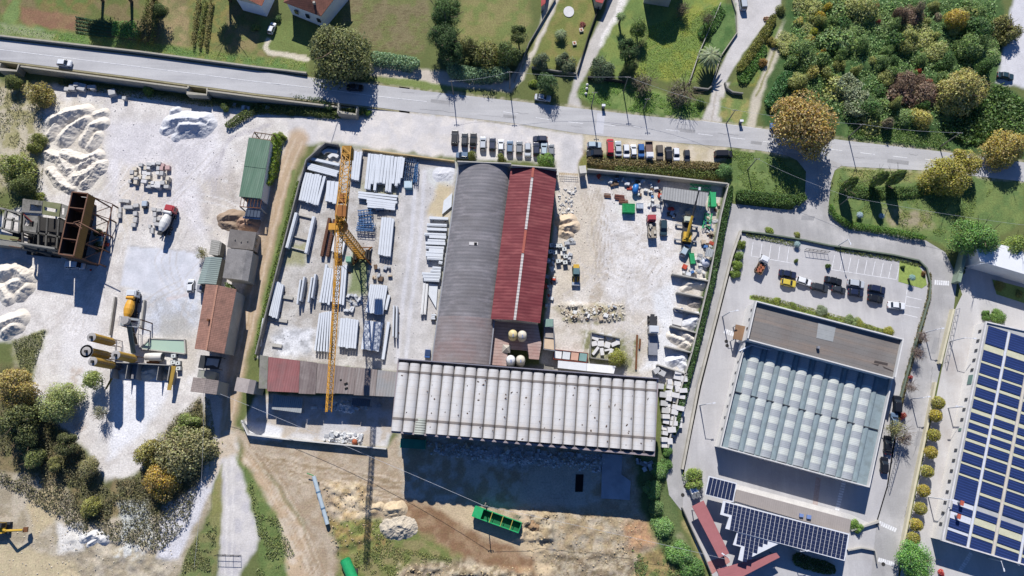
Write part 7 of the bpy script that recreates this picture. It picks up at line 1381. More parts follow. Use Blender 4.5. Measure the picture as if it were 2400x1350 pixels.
# ================================================================== EASTERN YARD CLUTTER
def crate(px, py, sx, sy, h, rz, hexc, lab, name='steel_bin', lid=None, z=0.0, cat='bin'):
    r_ = empty(name, P(px, py, h) * 1, rz, lab, cat); r_.location.z = z; m_ = M('bin_' + hexc, hexc, .6, .15, 1, 5, .12); t = .07
    MB().box((0, 0, .12), (sx, sy, .12)).build('floor', m_, r_)
    for s in (-1, 1): MB().box((s * (sx / 2 - t / 2), 0, h / 2), (t, sy, h)).build('side', m_, r_); MB().box((0, s * (sy / 2 - t / 2), h / 2 + .003), (sx - 2 * t, t, h)).build('end', m_, r_)
    if lid: MB().box((0, 0, h - .12), (sx - 2 * t, sy - 2 * t, .12)).build('contents', M('cont_' + lid, lid, .9, .3, 1.5, 6, .3), r_)
    return r_
crate(1474, 487, 3.2, 2.4, 1.5, -.05, '2fb06a', 'bright green steel skip in the eastern yard', 'green_skip', '1f8a50'); crate(1500, 482, 1.8, 1.5, .9, -.05, 'a9b4c4', 'pale blue grey bin beside the green skip', 'steel_bin', 'b9c2ce'); crate(1623, 605, 1.2, 2.8, 1.2, .1, '2fb06a', 'narrow green skip by the east clutter', 'green_skip', '2f9a62')
bt = empty('blue_tank', P(1488, 446), 1.4, 'blue rounded tank lying in the north clutter', 'tank'); MB().lathe([(.3, -1.3), (.75, -1.0), (.8, .9), (.4, 1.3)], (0, 0, .9), 'x', 14).build('shell', M('tank_blue', '2f78c0', .4), bt, smooth=True); MB().box((0, 0, .15), (1.6, 1.2, .3)).build('cradle', chs, bt)
for (x, y, L, n, c_, lab) in ((1452, 462, 2.6, 5, '7a4a40', 'brown steel bars stacked west of the blue tank'), (1462, 472, 2.4, 4, '8a5a4c', 'second pile of brown steel bars above the green skip'), (1424, 458, 1.8, 4, '7c5a48', 'rusty frame load on a low trolley')):
    r_ = empty('steel_bar_pile', P(x, y), -.12, lab, 'bars')
    for i in range(n): MB().box((random.uniform(-.2, .2), (i - n / 2) * .3, .25 + .12 * (i % 2)), (L, .2, .2)).build('bar', M('bar_' + c_, c_, .8, .2, 1), r_)
jk = [('d8dadc', 'white'), ('b9bcc0', 'grey'), ('c8543f', 'red'), ('4a78b0', 'blue'), ('c9b8a0', 'beige'), ('6f5a48', 'brown'), ('e6e6e2', 'pale')]
def junk(poly, n, grp, where, cols=(0, 0, 0, 1, 1, 1, 4, 4, 5, 5, 6, 6, 2, 3), smin=.4, smax=1.3):
    k = 0; tries = 0
    while k < n and tries < 4000:
        tries += 1; x = random.uniform(min(p_[0] for p_ in poly), max(p_[0] for p_ in poly)); y = random.uniform(min(p_[1] for p_ in poly), max(p_[1] for p_ in poly))
        if not inside(np.array([x]), np.array([y]), poly)[0]: continue
        k += 1; hexc, cn = jk[random.choice(list(cols))]; sx, sy, h = random.uniform(smin, smax), random.uniform(smin, smax), random.uniform(.25, 1.0); p_ = P(x, y); t = random.random(); m_ = MB()
        if t < .45: m_.box((0, 0, h / 2), (sx, sy, h)); m_.box((sx * .1, 0, h + .06), (sx * .7, sy * .8, .12)); nm, cw = 'crate', 'crate'
        elif t < .7:
            for q_ in range(4): m_.box((0, (q_ - 1.5) * .22, .1 + .1 * (q_ % 2)), (sx * 1.6, .16, .14))
            nm, cw = 'plank_pile', 'planks'
        elif t < .85: m_.lathe([(.3, 0), (.32, .45), (.3, .85), (.05, .9)], n=12); nm, cw = 'drum', 'drum'
        else:
            for q_ in range(3): m_.box((0, 0, .1 + q_ * .22), (sx, sy, .06)); m_.box((sx * .4, 0, .2 + q_ * .2), (.1, sy, .14)); m_.box((-sx * .4, 0, .2 + q_ * .2), (.1, sy, .14))
            nm, cw = 'pallet', 'pallet'
        tag(m_.build(nm, M('junk_' + hexc, hexc, .8, .2, 1.5, 6, .15), loc=(p_.x, p_.y, .01), rz=random.uniform(-.5, .5)), f'{cn} {nm.replace("_", " ")} {where}', cw, f'{cn} {nm.replace("_", " ")}s {grp}')
junk([(1395, 410), (1545, 425), (1540, 455), (1395, 430)], 34, 'under the north wall', 'in the clutter under the north yard wall'); junk([(1480, 440), (1555, 445), (1548, 495), (1500, 475)], 22, 'by the ribbed shed', 'in the clutter west of the ribbed shed'); junk([(1655, 470), (1690, 470), (1668, 600), (1640, 600), (1650, 540)], 26, 'by the green lattice', 'in the clutter along the east wall'); junk([(1625, 605), (1660, 605), (1655, 650), (1590, 640)], 18, 'above the storage bays', 'in the clutter above the storage bays'); junk([(1302, 560), (1345, 560), (1335, 610), (1285, 640), (1280, 600)], 20, 'beside the red hall', 'in the stacks beside the red hall', (0, 1, 6)); junk([(1280, 640), (1300, 650), (1290, 720), (1268, 720)], 14, 'in the red hall shade', 'in the shade of the red hall')
junk([(1320, 720), (1455, 718), (1450, 745), (1330, 750)], 26, 'on the rubble island', 'on the rubble island below the loader', (1, 4, 5, 6)); junk([(1560, 480), (1645, 492), (1640, 520), (1560, 505)], 10, 'before the ribbed shed', 'under the front of the ribbed shed'); junk([(880, 625), (915, 625), (915, 655), (872, 655)], 14, 'below the crane', 'in the rubble row south of the crane', (1, 4, 5)); junk([(815, 690), (850, 690), (850, 735), (812, 735)], 18, 'between the stacks', 'between the southern beam stacks', (0, 1, 4)); junk([(1000, 1035), (1420, 1068), (1415, 1085), (1010, 1055)], 26, 'behind the vaulted hall', 'in the shade behind the vaulted hall', (0, 1, 4)); junk([(760, 1012), (850, 1020), (850, 1040), (760, 1035)], 14, 'in the work yard', 'on the white rubble of the south work yard', (0, 1, 6)); junk([(720, 938), (900, 945), (900, 960), (730, 958)], 24, 'behind the workshop', 'in the shade behind the long workshop', (0, 1, 6)); junk([(1490, 1075), (1545, 1080), (1530, 1110), (1500, 1110)], 9, 'by the south bank', 'at the shaded corner of the vaulted hall', (0, 1)); junk([(520, 245), (640, 255), (630, 262), (530, 256)], 8, 'under the embankment', 'under the embankment near the parapet bend', (1, 6)); junk([(235, 540), (260, 545), (255, 585), (235, 580)], 5, 'by the red tractor', 'beside the red tractor', (2, 0))
for i, (x, y) in enumerate(((1293, 577), (1302, 578), (1312, 578), (1290, 592), (1300, 594), (1308, 614), (1325, 603), (1324, 617), (1322, 586))): ibc('liquid_container', x, y, f'white caged container beside the red hall, number {"one two three four five six seven eight nine".split()[i]} from the north', 'caged containers by the red hall')
# green lattice sections
gl = M('lattice_green', '2fb070', .5, .1, 1)
def lattice(px, py, L, w_, rz, lab):
    r_ = empty('green_crane_section', P(px, py), rz, lab, 'crane section')
    for y in (-w_ / 2, w_ / 2):
        for z in (.15, 1.0): MB().tube((-L / 2, y, z), (L / 2, y, z), .09, 5).build('chord', gl, r_)
    n = max(2, int(L / 1.3))
    for i in range(n):
        x0 = -L / 2 + L * i / n; x1 = x0 + L / n; MB().tube((x0, -w_ / 2, 1.0), (x1, w_ / 2, 1.0), .07, 4).build('lacing', gl, r_); MB().tube((x0, w_ / 2, 1.0), (x1, -w_ / 2, 1.0), .07, 4).build('lacing', gl, r_); MB().tube((x0, -w_ / 2, .15), (x0, -w_ / 2, 1.0), .06, 4).build('lacing', gl, r_); MB().tube((x0, w_ / 2, .15), (x0, w_ / 2, 1.0), .06, 4).build('lacing', gl, r_)
lattice(1656, 520, 4.4, 1.8, 1.35, 'wide bright green crane section beside the mobile crane'); lattice(1667, 470, 4.2, 1.5, 1.42, 'green crane section against the east wall'); lattice(1640, 441, 5.5, 1.2, -.1, 'green crane section behind the ribbed shed'); o = MB().box((0, 0, .6), (1.4, 4.0, 1.0)); p_ = P(1668, 472); q_ = o.build('green_cover', grn, loc=(p_.x, p_.y, .55)); tag(q_, 'solid green steel cover lying on the crane section', 'cover')
rb = empty('red_boat_hull', P(1572, 491), -.1, 'red rounded tarpaulin bundle under the ribbed shed front', 'bundle'); MB().lathe([(.1, -.9), (.5, -.6), (.55, .5), (.1, .9)], (0, 0, .5), 'x', 12).build('cover', M('tarp_red', 'd0483c', .6), rb, smooth=True)
rb.name = 'red_bundle'
wd_ = empty('white_dome_bag', P(1653, 617), 0, 'white shiny wrapped bundle near the storage bays', 'bundle'); MB().lathe([(1.2, 0), (1.3, .5), (.9, 1.1), (.1, 1.4)], n=12).build('wrap', M('wrap_white', 'd8dce6', .4), wd_, smooth=True)
for a, c, lab in (((1493, 785), (1490, 866), 'long rusty steel girder lying beside the slab pen'), ((1500, 795), (1498, 818), 'short grey girder beside the slab pen')):
    p_, q_ = P(*a), P(*c); m_ = MB(); m_.tube((p_.x, p_.y, .25), (q_.x, q_.y, .25), .3, 4); tag(m_.build('steel_girder', rust), lab, 'girder')
for (x, y, l_) in ((1585, 727, 'western'), (1596, 727, 'eastern')): p_ = P(x, y); r_ = empty('round_tank', (p_.x, p_.y, 0), 0, f'round blue rimmed tank in the third storage bay, {l_} one', 'tank'); MB().lathe([(.6, 0), (.6, 1.0), (.5, 1.0), (.45, .85)], n=16).build('shell', plaster, r_); MB().lathe([(.3, .86), (.28, .95)], n=12).build('lid', M('lid_blue', '5a7fc0', .5), r_)
o = MB().prism([P2(*p_, .4) for p_ in [(1580, 732), (1601, 737), (1597, 764), (1576, 759)]], 0, .4).build('white_slab', stm[0]); tag(o, 'large white concrete slab in the third storage bay', 'slab')
o = MB().prism([P2(*p_, .3) for p_ in [(1412, 1063), (1459, 1067), (1456, 1112), (1478, 1127), (1476, 1172), (1409, 1168)]], 0, .35).build('foundation_slab', M('slab_grey', 'b9bcc4', .9, .1, .4, stain='8f9298', stain_scale=.3)); tag(o, 'T shaped concrete foundation in the shade of the vaulted hall', 'foundation')
o = MB().prism([P2(*p_, .3) for p_ in [(1350, 1112), (1368, 1112), (1366, 1153), (1348, 1153)]], 0.02, .12).build('steel_plate', MATS['void']); tag(o, 'black rectangular steel plate on the shaded ground', 'plate')
# bottom ground
cn_ = empty('screw_conveyor', P(752, 1180), 0, 'pale blue grey jointed conveyor tube lying on the dirt', 'conveyor'); A0 = cn_.location.copy(); pa, pb = P(735, 1115, 1.0) - A0, P(768, 1230, 1.0) - A0; tubem = M('tube_pale', 'b9c8d0', .5, .1, 1)
for i in range(3): MB().tube(pa.lerp(pb, i / 3 + .01), pa.lerp(pb, (i + 1) / 3 - .01), .5, 12).build('tube_section', tubem, cn_)
for i in (1, 2): MB().tube(pa.lerp(pb, i / 3 - .012), pa.lerp(pb, i / 3 + .012), .6, 12).build('flange', M('flange_blue', '5f7f9a', .6), cn_)
for t in (.15, .85): c = pa.lerp(pb, t); MB().box((c.x, c.y, .25), (1.2, .4, .5)).build('stand', chs, cn_)
MB().tube(pa, pa + Vector((-1.6, .6, .2)), .12, 5).build('drive', M('drive_green', '4f9a60', .6), cn_)
gc = empty('green_tank', P(822, 1335), 0, 'bright green cylindrical tank lying at the bottom edge', 'tank'); d_ = P(850, 1400) - P(812, 1312); MB().tube((-1.2, 2.4, 1.3), (d_.x, d_.y, 1.3), 1.25, 18).build('shell', grn, gc); MB().tube((-1.3, 2.62, 1.3), (-1.2, 2.4, 1.3), 1.0, 18).build('end_dome', M('green_dark', '1f9a5c', .5), gc); MB().box((.5, -1.2, .2), (2.4, 3, .4)).build('cradle', chs, gc)
g2 = empty('green_container', P(970, 1040), -.06, 'dark green container in the shade behind the vaulted hall', 'container'); MB().box((0, 0, 1.1), (6.0, 2.2, 2.0)).build('body', M('container_green', '2f9a80', .6), g2); MB().box((0, 0, 2.15), (5.8, 2.0, .08)).build('roof', M('container_roof', '2f8a74', .6), g2)
sw = empty('small_concrete_mixer', P(832, 1036), .3, 'rusty orange concrete mixer at the south work yard wall', 'mixer'); MB().lathe([(.3, -.5), (.7, -.1), (.7, .4), (.4, .7)], (0, 0, .9), 'x', 12).build('drum', M('mixer_orange', 'b0603c', .7), sw); MB().box((0, 0, .25), (1.2, .9, .2)).build('frame', chs, sw); wheels(sw, (.3,), 1.2, .25)
tc3 = empty('traffic_cone', P(213, 633), 0, 'small orange cone in the shade of the rusty hoppers', 'cone'); MB().lathe([(.22, .04), (.04, .6)], n=10).build('cone', M('cone_orange', 'e0603c', .6), tc3); MB().box((0, 0, .02), (.5, .5, .04)).build('base', chs, tc3)
skp = empty('blue_skip', P(1003, 830), -.08, 'small dark blue skip beside the arched hall', 'skip'); MB().box((0, 0, .6), (1.3, 2.0, 1.1)).build('body', M('skip_blue', '2f5a9a', .6), skp); MB().box((0, .2, 1.18), (1.2, 1.4, .08)).build('lid', M('lid_navy', '27406a', .6), skp)
# pieces of loose stone on the rubble grounds
def stones(name, poly, n, s0, s1, hexc, lab):
    xs = [p_[0] for p_ in poly]; ys = [p_[1] for p_ in poly]; m_ = MB(); k = 0
    while k < n:
        x = random.uniform(min(xs), max(xs)); y = random.uniform(min(ys), max(ys))
        if not inside(np.array([x]), np.array([y]), poly)[0]: continue
        k += 1; p_ = P(x, y); s = s0 + (s1 - s0) * random.random() ** 3; zg = float(Z[min(ny - 1, max(0, np.searchsorted(gy, p_.y))), min(nx_ - 1, max(0, np.searchsorted(gx, p_.x)))]); a = random.random() * 6
        m_.add([(p_.x + s * math.cos(a + q_ * 1.57) * random.uniform(.6, 1.2), p_.y + s * math.sin(a + q_ * 1.57) * random.uniform(.6, 1.2), zg - .05) for q_ in range(4)] + [(p_.x + s * .5 * math.cos(a + .4 + q_ * 2.1), p_.y + s * .5 * math.sin(a + .4 + q_ * 2.1), zg + s * random.uniform(.4, .9)) for q_ in range(3)], [(4, 5, 6), (0, 1, 4), (1, 5, 4), (1, 2, 5), (2, 3, 5), (3, 6, 5), (3, 0, 6), (0, 4, 6)])
    return tag(m_.build(name, M('stone_' + hexc, hexc, .95, .2, 2)), lab, kind='stuff')
stones('rubble', [(1200, 1195), (1510, 1215), (1500, 1350), (1260, 1350)], 1100, .06, .3, 'c9b592', 'pale stones over the spoil ground'); stones('rubble', [(930, 1320), (1250, 1330), (1250, 1350), (930, 1350)], 400, .06, .35, 'cdb994', 'pale stones along the bottom edge'); stones('rubble', [(1000, 1035), (1430, 1068), (1440, 1110), (1010, 1065)], 900, .1, .6, 'c8ccd0', 'white rubble behind the vaulted hall'); stones('rubble', [(1310, 715), (1465, 715), (1465, 752), (1320, 755)], 400, .08, .5, 'd8d0c0', 'stones of the rubble island'); stones('rubble', [(1310, 440), (1350, 440), (1340, 560), (1305, 540)], 250, .1, .6, 'dedcd8', 'broken white stone beside the red hall'); stones('rubble', [(60, 1180), (400, 1200), (420, 1350), (0, 1350)], 500, .06, .3, 'd3c8b4', 'stones of the quarry floor'); stones('rubble', [(775, 1010), (850, 1018), (850, 1040), (770, 1035)], 500, .1, .5, 'e0e2e4', 'white rubble of the south work yard'); stones('rubble', [(785, 935), (830, 940), (830, 970), (785, 960)], 450, .1, .6, 'e0e4e8', 'white rubble behind the workshop'); stones('rubble', [(755, 1125), (880, 1130), (890, 1270), (780, 1290)], 450, .06, .3, 'c9b592', 'stones beside the pale conveyor tube'); stones('rubble', [(120, 200), (520, 250), (640, 300), (600, 560), (260, 560), (100, 480)], 900, .05, .25, 'cfcac6', 'scattered small stones in the west yard'); stones('rubble', [(1310, 420), (1690, 450), (1600, 850), (1310, 800)], 900, .05, .22, 'c3bbb0', 'scattered small stones in the eastern yard'); stones('rubble', [(700, 420), (1060, 400), (1000, 840), (620, 830)], 700, .05, .22, 'b9b8b8', 'scattered chips in the precast yard')
# garden things in the north
o = MB().lathe([(1.5, 0), (1.5, .12)], n=20).build('garden_table_base', stm[0]); p_ = P(1333, 28); o.location = (p_.x, p_.y, .05); o.scale = (1, 1.15, 1); o.name = 'round_stone_terrace'; tag(o, 'round white stone terrace in the lawn garden', 'terrace')
for x, y, l_ in ((1362, 72, 'northern'), (1346, 103, 'southern')): p_ = P(x, y); r_ = empty('stone_planter', (p_.x, p_.y, 0), .2, f'square stone planter on the lawn, {l_} one', 'planter'); MB().box((0, 0, .25), (1.1, 1.1, .5)).build('box', stm[3], r_); MB().box((0, 0, .55), (.5, .5, .15)).build('pot', M('pot_terra', 'b06a4c', .9), r_)
p_ = P(1797, 48); r_ = empty('wood_stack', (p_.x, p_.y, 0), .5, 'stacked firewood beside the stone drive', 'firewood')
for i in range(16): MB().tube((random.uniform(-.8, .8), random.uniform(-1.2, 1.2), .2 + .2 * (i % 3)), (random.uniform(-.8, .8), random.uniform(-1.2, 1.2), .25 + .2 * (i % 3)), .16, 6).build('log', M('log_brown', 'b08a68', .9, .2, 1.5), r_)
wall('gate_wall', [(1626, 204), (1660, 208), (1670, 200), (1672, 190)], 1.0, .35, dkconc, 'curved dark wall west of the stone drive mouth'); wall('gate_wall', [(1700, 192), (1704, 205), (1718, 215), (1742, 218)], 1.0, .35, dkconc, 'curved dark wall east of the stone drive mouth'); wall('garden_wall', [(1716, -5), (1727, 30), (1728, 75), (1690, 130), (1672, 190)], .8, .25, roadw, 'stone wall along the west side of the stone drive'); wall('garden_wall', [(1246, 156), (1300, 165), (1352, 172)], 1.0, .3, dkconc, 'dark low wall at the foot of the lawn garden'); wall('garden_wall', [(1413, -10), (1380, 80), (1354, 168)], 1.1, .2, blk, 'dark fence along the east side of the lawn garden'); wall('garden_wall', [(1302, -5), (1240, 100), (1205, 190)], .9, .2, dkconc, 'grey wall along the west side of the white driveway'); wall('garden_wall', [(1378, 178), (1470, 190)], 1.4, .2, blk, 'dark fence in front of the olive tree'); wall('garden_wall', [(1690, 5), (1640, 120), (1615, 195)], .8, .2, cwall, 'pale fence along the east side of the sloping lawn')
wall('street_wall', [(2062, 1232), (2060, 1222), (2020, 1236), (1996, 1244)], .9, .3, cwall, 'low wall at the solar office entrance, upper'); wall('street_wall', [(1988, 1290), (2020, 1284), (2052, 1290), (2058, 1322)], .9, .3, cwall, 'low wall at the solar office entrance, lower'); wall('office_wall', [(1600, 1190), (1622, 1240), (1650, 1300), (1668, 1345)], 1.4, .2, pw, 'dark wall west of the long red canopy')
for i, (x, y) in enumerate(((1606, 1140), (1600, 1160), (1702, 800), (1704, 810), (2070, 1322))):
    p_ = P(x, y); tag(MB().lathe([(.45, .0), (.45, .03)], n=12).build('manhole_cover', blk, loc=(p_.x, p_.y, .062)), f'dark manhole cover, {("by the lane bend", "by the lane bend, lower", "near the porch, upper", "near the porch, lower", "at the bottom crossing")[i]}', 'manhole')
# ================================================================== VEGETATION
LF = leafmat('leaves', .38); bark = M('bark', '7a6a58', .95, .25, 2, 8, .25)
def leaf_mesh(name, c, size, nrm=None, up=.35, flat=1.0):
    """many small folded leaf sprays, each its own little diamond"""
    n = len(c); r = rng.normal(size=(n, 3)); 
    if nrm is not None: r = r * .55 + nrm
    r[:, 2] += up; r /= np.linalg.norm(r, axis=1)[:, None] + 1e-9
    a = rng.normal(size=(n, 3)); a -= (a * r).sum(1)[:, None] * r; a /= np.linalg.norm(a, axis=1)[:, None] + 1e-9; b = np.cross(r, a)
    s = np.asarray(size) * np.ones(n); s = s[:, None] * rng.uniform(.6, 1.35, (n, 1))
    v = np.stack([c - a * s, c - b * s * .62 + r * s * .12, c + a * s, c + b * s * .62 + r * s * .12], 1).reshape(-1, 3)
    me = bpy.data.meshes.new(name); me.vertices.add(4 * n); me.vertices.foreach_set('co', v.ravel()); me.loops.add(4 * n); me.loops.foreach_set('vertex_index', np.arange(4 * n)); me.polygons.add(n); me.polygons.foreach_set('loop_start', np.arange(0, 4 * n, 4)); me.update(calc_edges=True)
    me.materials.append(LF); return me
def crown_pts(nl, lr, n, zr=1.0, shell=.62, seed=0, flat=0.0, squash=1.0):
    g = np.random.default_rng(seed); L = g.normal(size=(nl, 3)); L /= np.linalg.norm(L, axis=1)[:, None]; L *= g.uniform(min(.35, shell * .5), shell, (nl, 1)); L[:, :2] *= g.uniform(.8, 1.2, 2) if nl > 1 else 1; L[:, 2] = np.abs(L[:, 2]) * (1 - flat) - (.15 if nl > 1 else 0)
    lrs = lr * (g.uniform(.45, 1.35, nl) if nl > 1 else np.ones(1)); k = g.integers(0, nl, n); d = g.normal(size=(n, 3)); d /= np.linalg.norm(d, axis=1)[:, None]; d[:, 2] = np.where(d[:, 2] < -.3, -d[:, 2] * .6, d[:, 2])
    p_ = L[k] + d * lrs[k][:, None] * g.uniform(.72, 1.06, (n, 1)); p_[:, 2] *= zr; return p_, d
PROTO = {}
for key, nl, lr, n, sz, zr, sh in (('broad', 40, .34, 15000, .030, .95, .7), ('mid', 20, .40, 6500, .046, 1.0, .64), ('bush', 12, .46, 2400, .075, .8, .6), ('ball', 1, .95, 1800, .09, .95, .02), ('wisp', 16, .45, 1500, .045, 1.0, .7)):
    PROTO[key] = []
    for s_ in range(3):
        p_, d_ = crown_pts(nl, lr, n, zr, sh, seed=100 + s_ * 7 + n); PROTO[key].append(leaf_mesh('crown', p_, sz, d_))
p_ = []; d_ = []
PROTO['tall'] = []
for s_ in range(3):
    n = 1100; z = rng.uniform(0, 1, n) ** .8; a = rng.uniform(0, 6.283, n); rr_ = (np.sin(np.clip(z * 1.05 + .06, 0, 1) * 3.1416) ** .6) * rng.uniform(.65, 1.05, n); c = np.stack([rr_ * np.cos(a), rr_ * np.sin(a), z], 1); PROTO['tall'].append(leaf_mesh('crown', c, .16, np.stack([np.cos(a), np.sin(a), 0 * a + .3], 1)))
    PROTO['tall'][-1].transform(Matrix.Scale(1, 4))
def trunk_mesh(seed, twig=False):
    g = random.Random(seed); m_ = MB(); m_.tube((0, 0, 0), (.01, .01, .35), .035, 7, .026); m_.tube((.01, .01, .35), (0, 0, .7), .026, 6, .012)
    for i in range(6 if not twig else 26):
        a = i * 1.05 + g.random(); z = .28 + .3 * g.random(); L = .22 + .16 * g.random(); q_ = (L * math.cos(a), L * math.sin(a), z + .25 * g.random() + .1)
        m_.tube((0, 0, z), q_, .014 if not twig else .007, 4, .005)
        for k in range(2 if not twig else 3): b = a + g.uniform(-.6, .6); m_.tube(q_, (q_[0] + .16 * math.cos(b), q_[1] + .16 * math.sin(b), q_[2] + .14), .006 if not twig else .004, 3, .002)
    return m_.mesh('trunk')
TRK = [trunk_mesh(i) for i in range(3)]; TWG = [trunk_mesh(9 + i, True) for i in range(3)]
tcount = [0]
def tree(px, py, rpx, h, hexc, lab, kind='mid', cat='tree', grp=None, name='tree', cz=.62, k=1.4):
    tcount[0] += 1; i = tcount[0]; z = h * cz; p_ = P(px, py, z); r_ = rpx * mpp(px, py, z); rt_ = empty(name, (p_.x, p_.y, 0), random.uniform(0, 6.28), lab, cat, grp)
    tr = obj('trunk', (TWG if kind == 'wisp' else TRK)[i % 3], bark, rt_, scale=(h * .9 if kind != 'wisp' else r_ * 2.2, h * .9 if kind != 'wisp' else r_ * 2.2, h))
    if kind == 'tall': cr_ = obj('crown', PROTO['tall'][i % 3], LF, rt_, color=C(hexc, k), loc=(0, 0, h * .1), scale=(r_, r_, h * .9))
    else:
        hb = max(.1, h - r_ * 1.4) if kind != 'ball' else h * .55; vz = (h - hb) / .98 if kind != 'ball' else h * .46
        cr_ = obj('crown', PROTO[kind][i % 3], LF, rt_, color=C(hexc, k), loc=(0, 0, hb), scale=(r_ * (1.14 if kind == 'broad' else 1.03), r_ * (1.14 if kind == 'broad' else 1.03), vz))
    return rt_
def shrub(px, py, rpx, h, hexc, lab, kind='bush', grp=None, name='shrub', k=1.4):
    tcount[0] += 1; i = tcount[0]; p_ = P(px, py, h * .5); r_ = rpx * mpp(px, py); o = obj(name, PROTO[kind][i % 3], LF, None, color=C(hexc, k), loc=(p_.x, p_.y, h * .12), rz=random.uniform(0, 6.28), scale=(r_, r_ * random.uniform(.85, 1.1), h * .95)); return tag(o, lab, 'shrub', grp)
def strip(name, line, wd, h, dens, size, hexc, lab, cat='hedge', kind=None, z0=0.0, grp=None, k=1.6, up=.35):
    """leafy band along a survey polyline"""
    w_ = [Vector(P2(*p_)) for p_ in line]; tot = sum((b - a).length for a, b in zip(w_, w_[1:])); size *= .62; n = max(20, int(tot * wd * dens * 1.9)); pts = np.zeros((n, 3)); j = 0
    for a, b in zip(w_, w_[1:]):
        m = max(1, int(n * (b - a).length / tot)); m = min(m, n - j); t = rng.random(m); d = (b - a).normalized(); g_ = (j + t * m) / n; s = rng.uniform(-.5, .5, m) * wd * np.minimum(1, (4 * g_ * (1 - g_)) ** .4 + .1) * (.65 + .6 * vnoise(g_ * tot, 0 * t, .5, 5))
        x = a.x + (b.x - a.x) * t - d.y * s; y = a.y + (b.y - a.y) * t + d.x * s; prof = h * (1 - (2 * s / wd) ** 4) * (.75 + .5 * fbm(x, y, .5, 60)); pts[j:j + m] = np.stack([x, y, z0 + prof * rng.uniform(.35, 1, m)], 1); j += m
    pts = pts[:j]; c = pts.mean(0); c[2] = 0; me = leaf_mesh(name, pts - c, size, None, up); o = obj(name, me, LF, None, color=C(hexc, k), loc=tuple(c)); return tag(o, lab, cat, grp, kind)
def scatter(name, poly, n, size, hexc, lab, h=.4, k=1.55, clump=0.0, up=.6):
    if name == 'grass': k = 1.2
    if name in ('grass', 'weeds'): n, size, h = int(n * 1.7), size * .52, h * .7
    xs = [p_[0] for p_ in poly]; ys = [p_[1] for p_ in poly]; X = rng.uniform(min(xs), max(xs), n * 2); Y = rng.uniform(min(ys), max(ys), n * 2); kk = inside(X, Y, poly)
    if clump: kk &= fbm(X, Y, 1 / 26, 66) > clump
    X, Y = X[kk][:n], Y[kk][:n]; W = np.array([P2(x, y) for x, y in zip(X, Y)]); hz = h * (.3 + 1.4 * fbm(W[:, 0], W[:, 1], .25, 61)) * rng.uniform(.2, 1, len(W))
    pts = np.concatenate([W, hz[:, None]], 1); o = obj(name, leaf_mesh(name, pts, size, None, up), LF, None, color=C(hexc, k)); return tag(o, lab, kind='stuff')
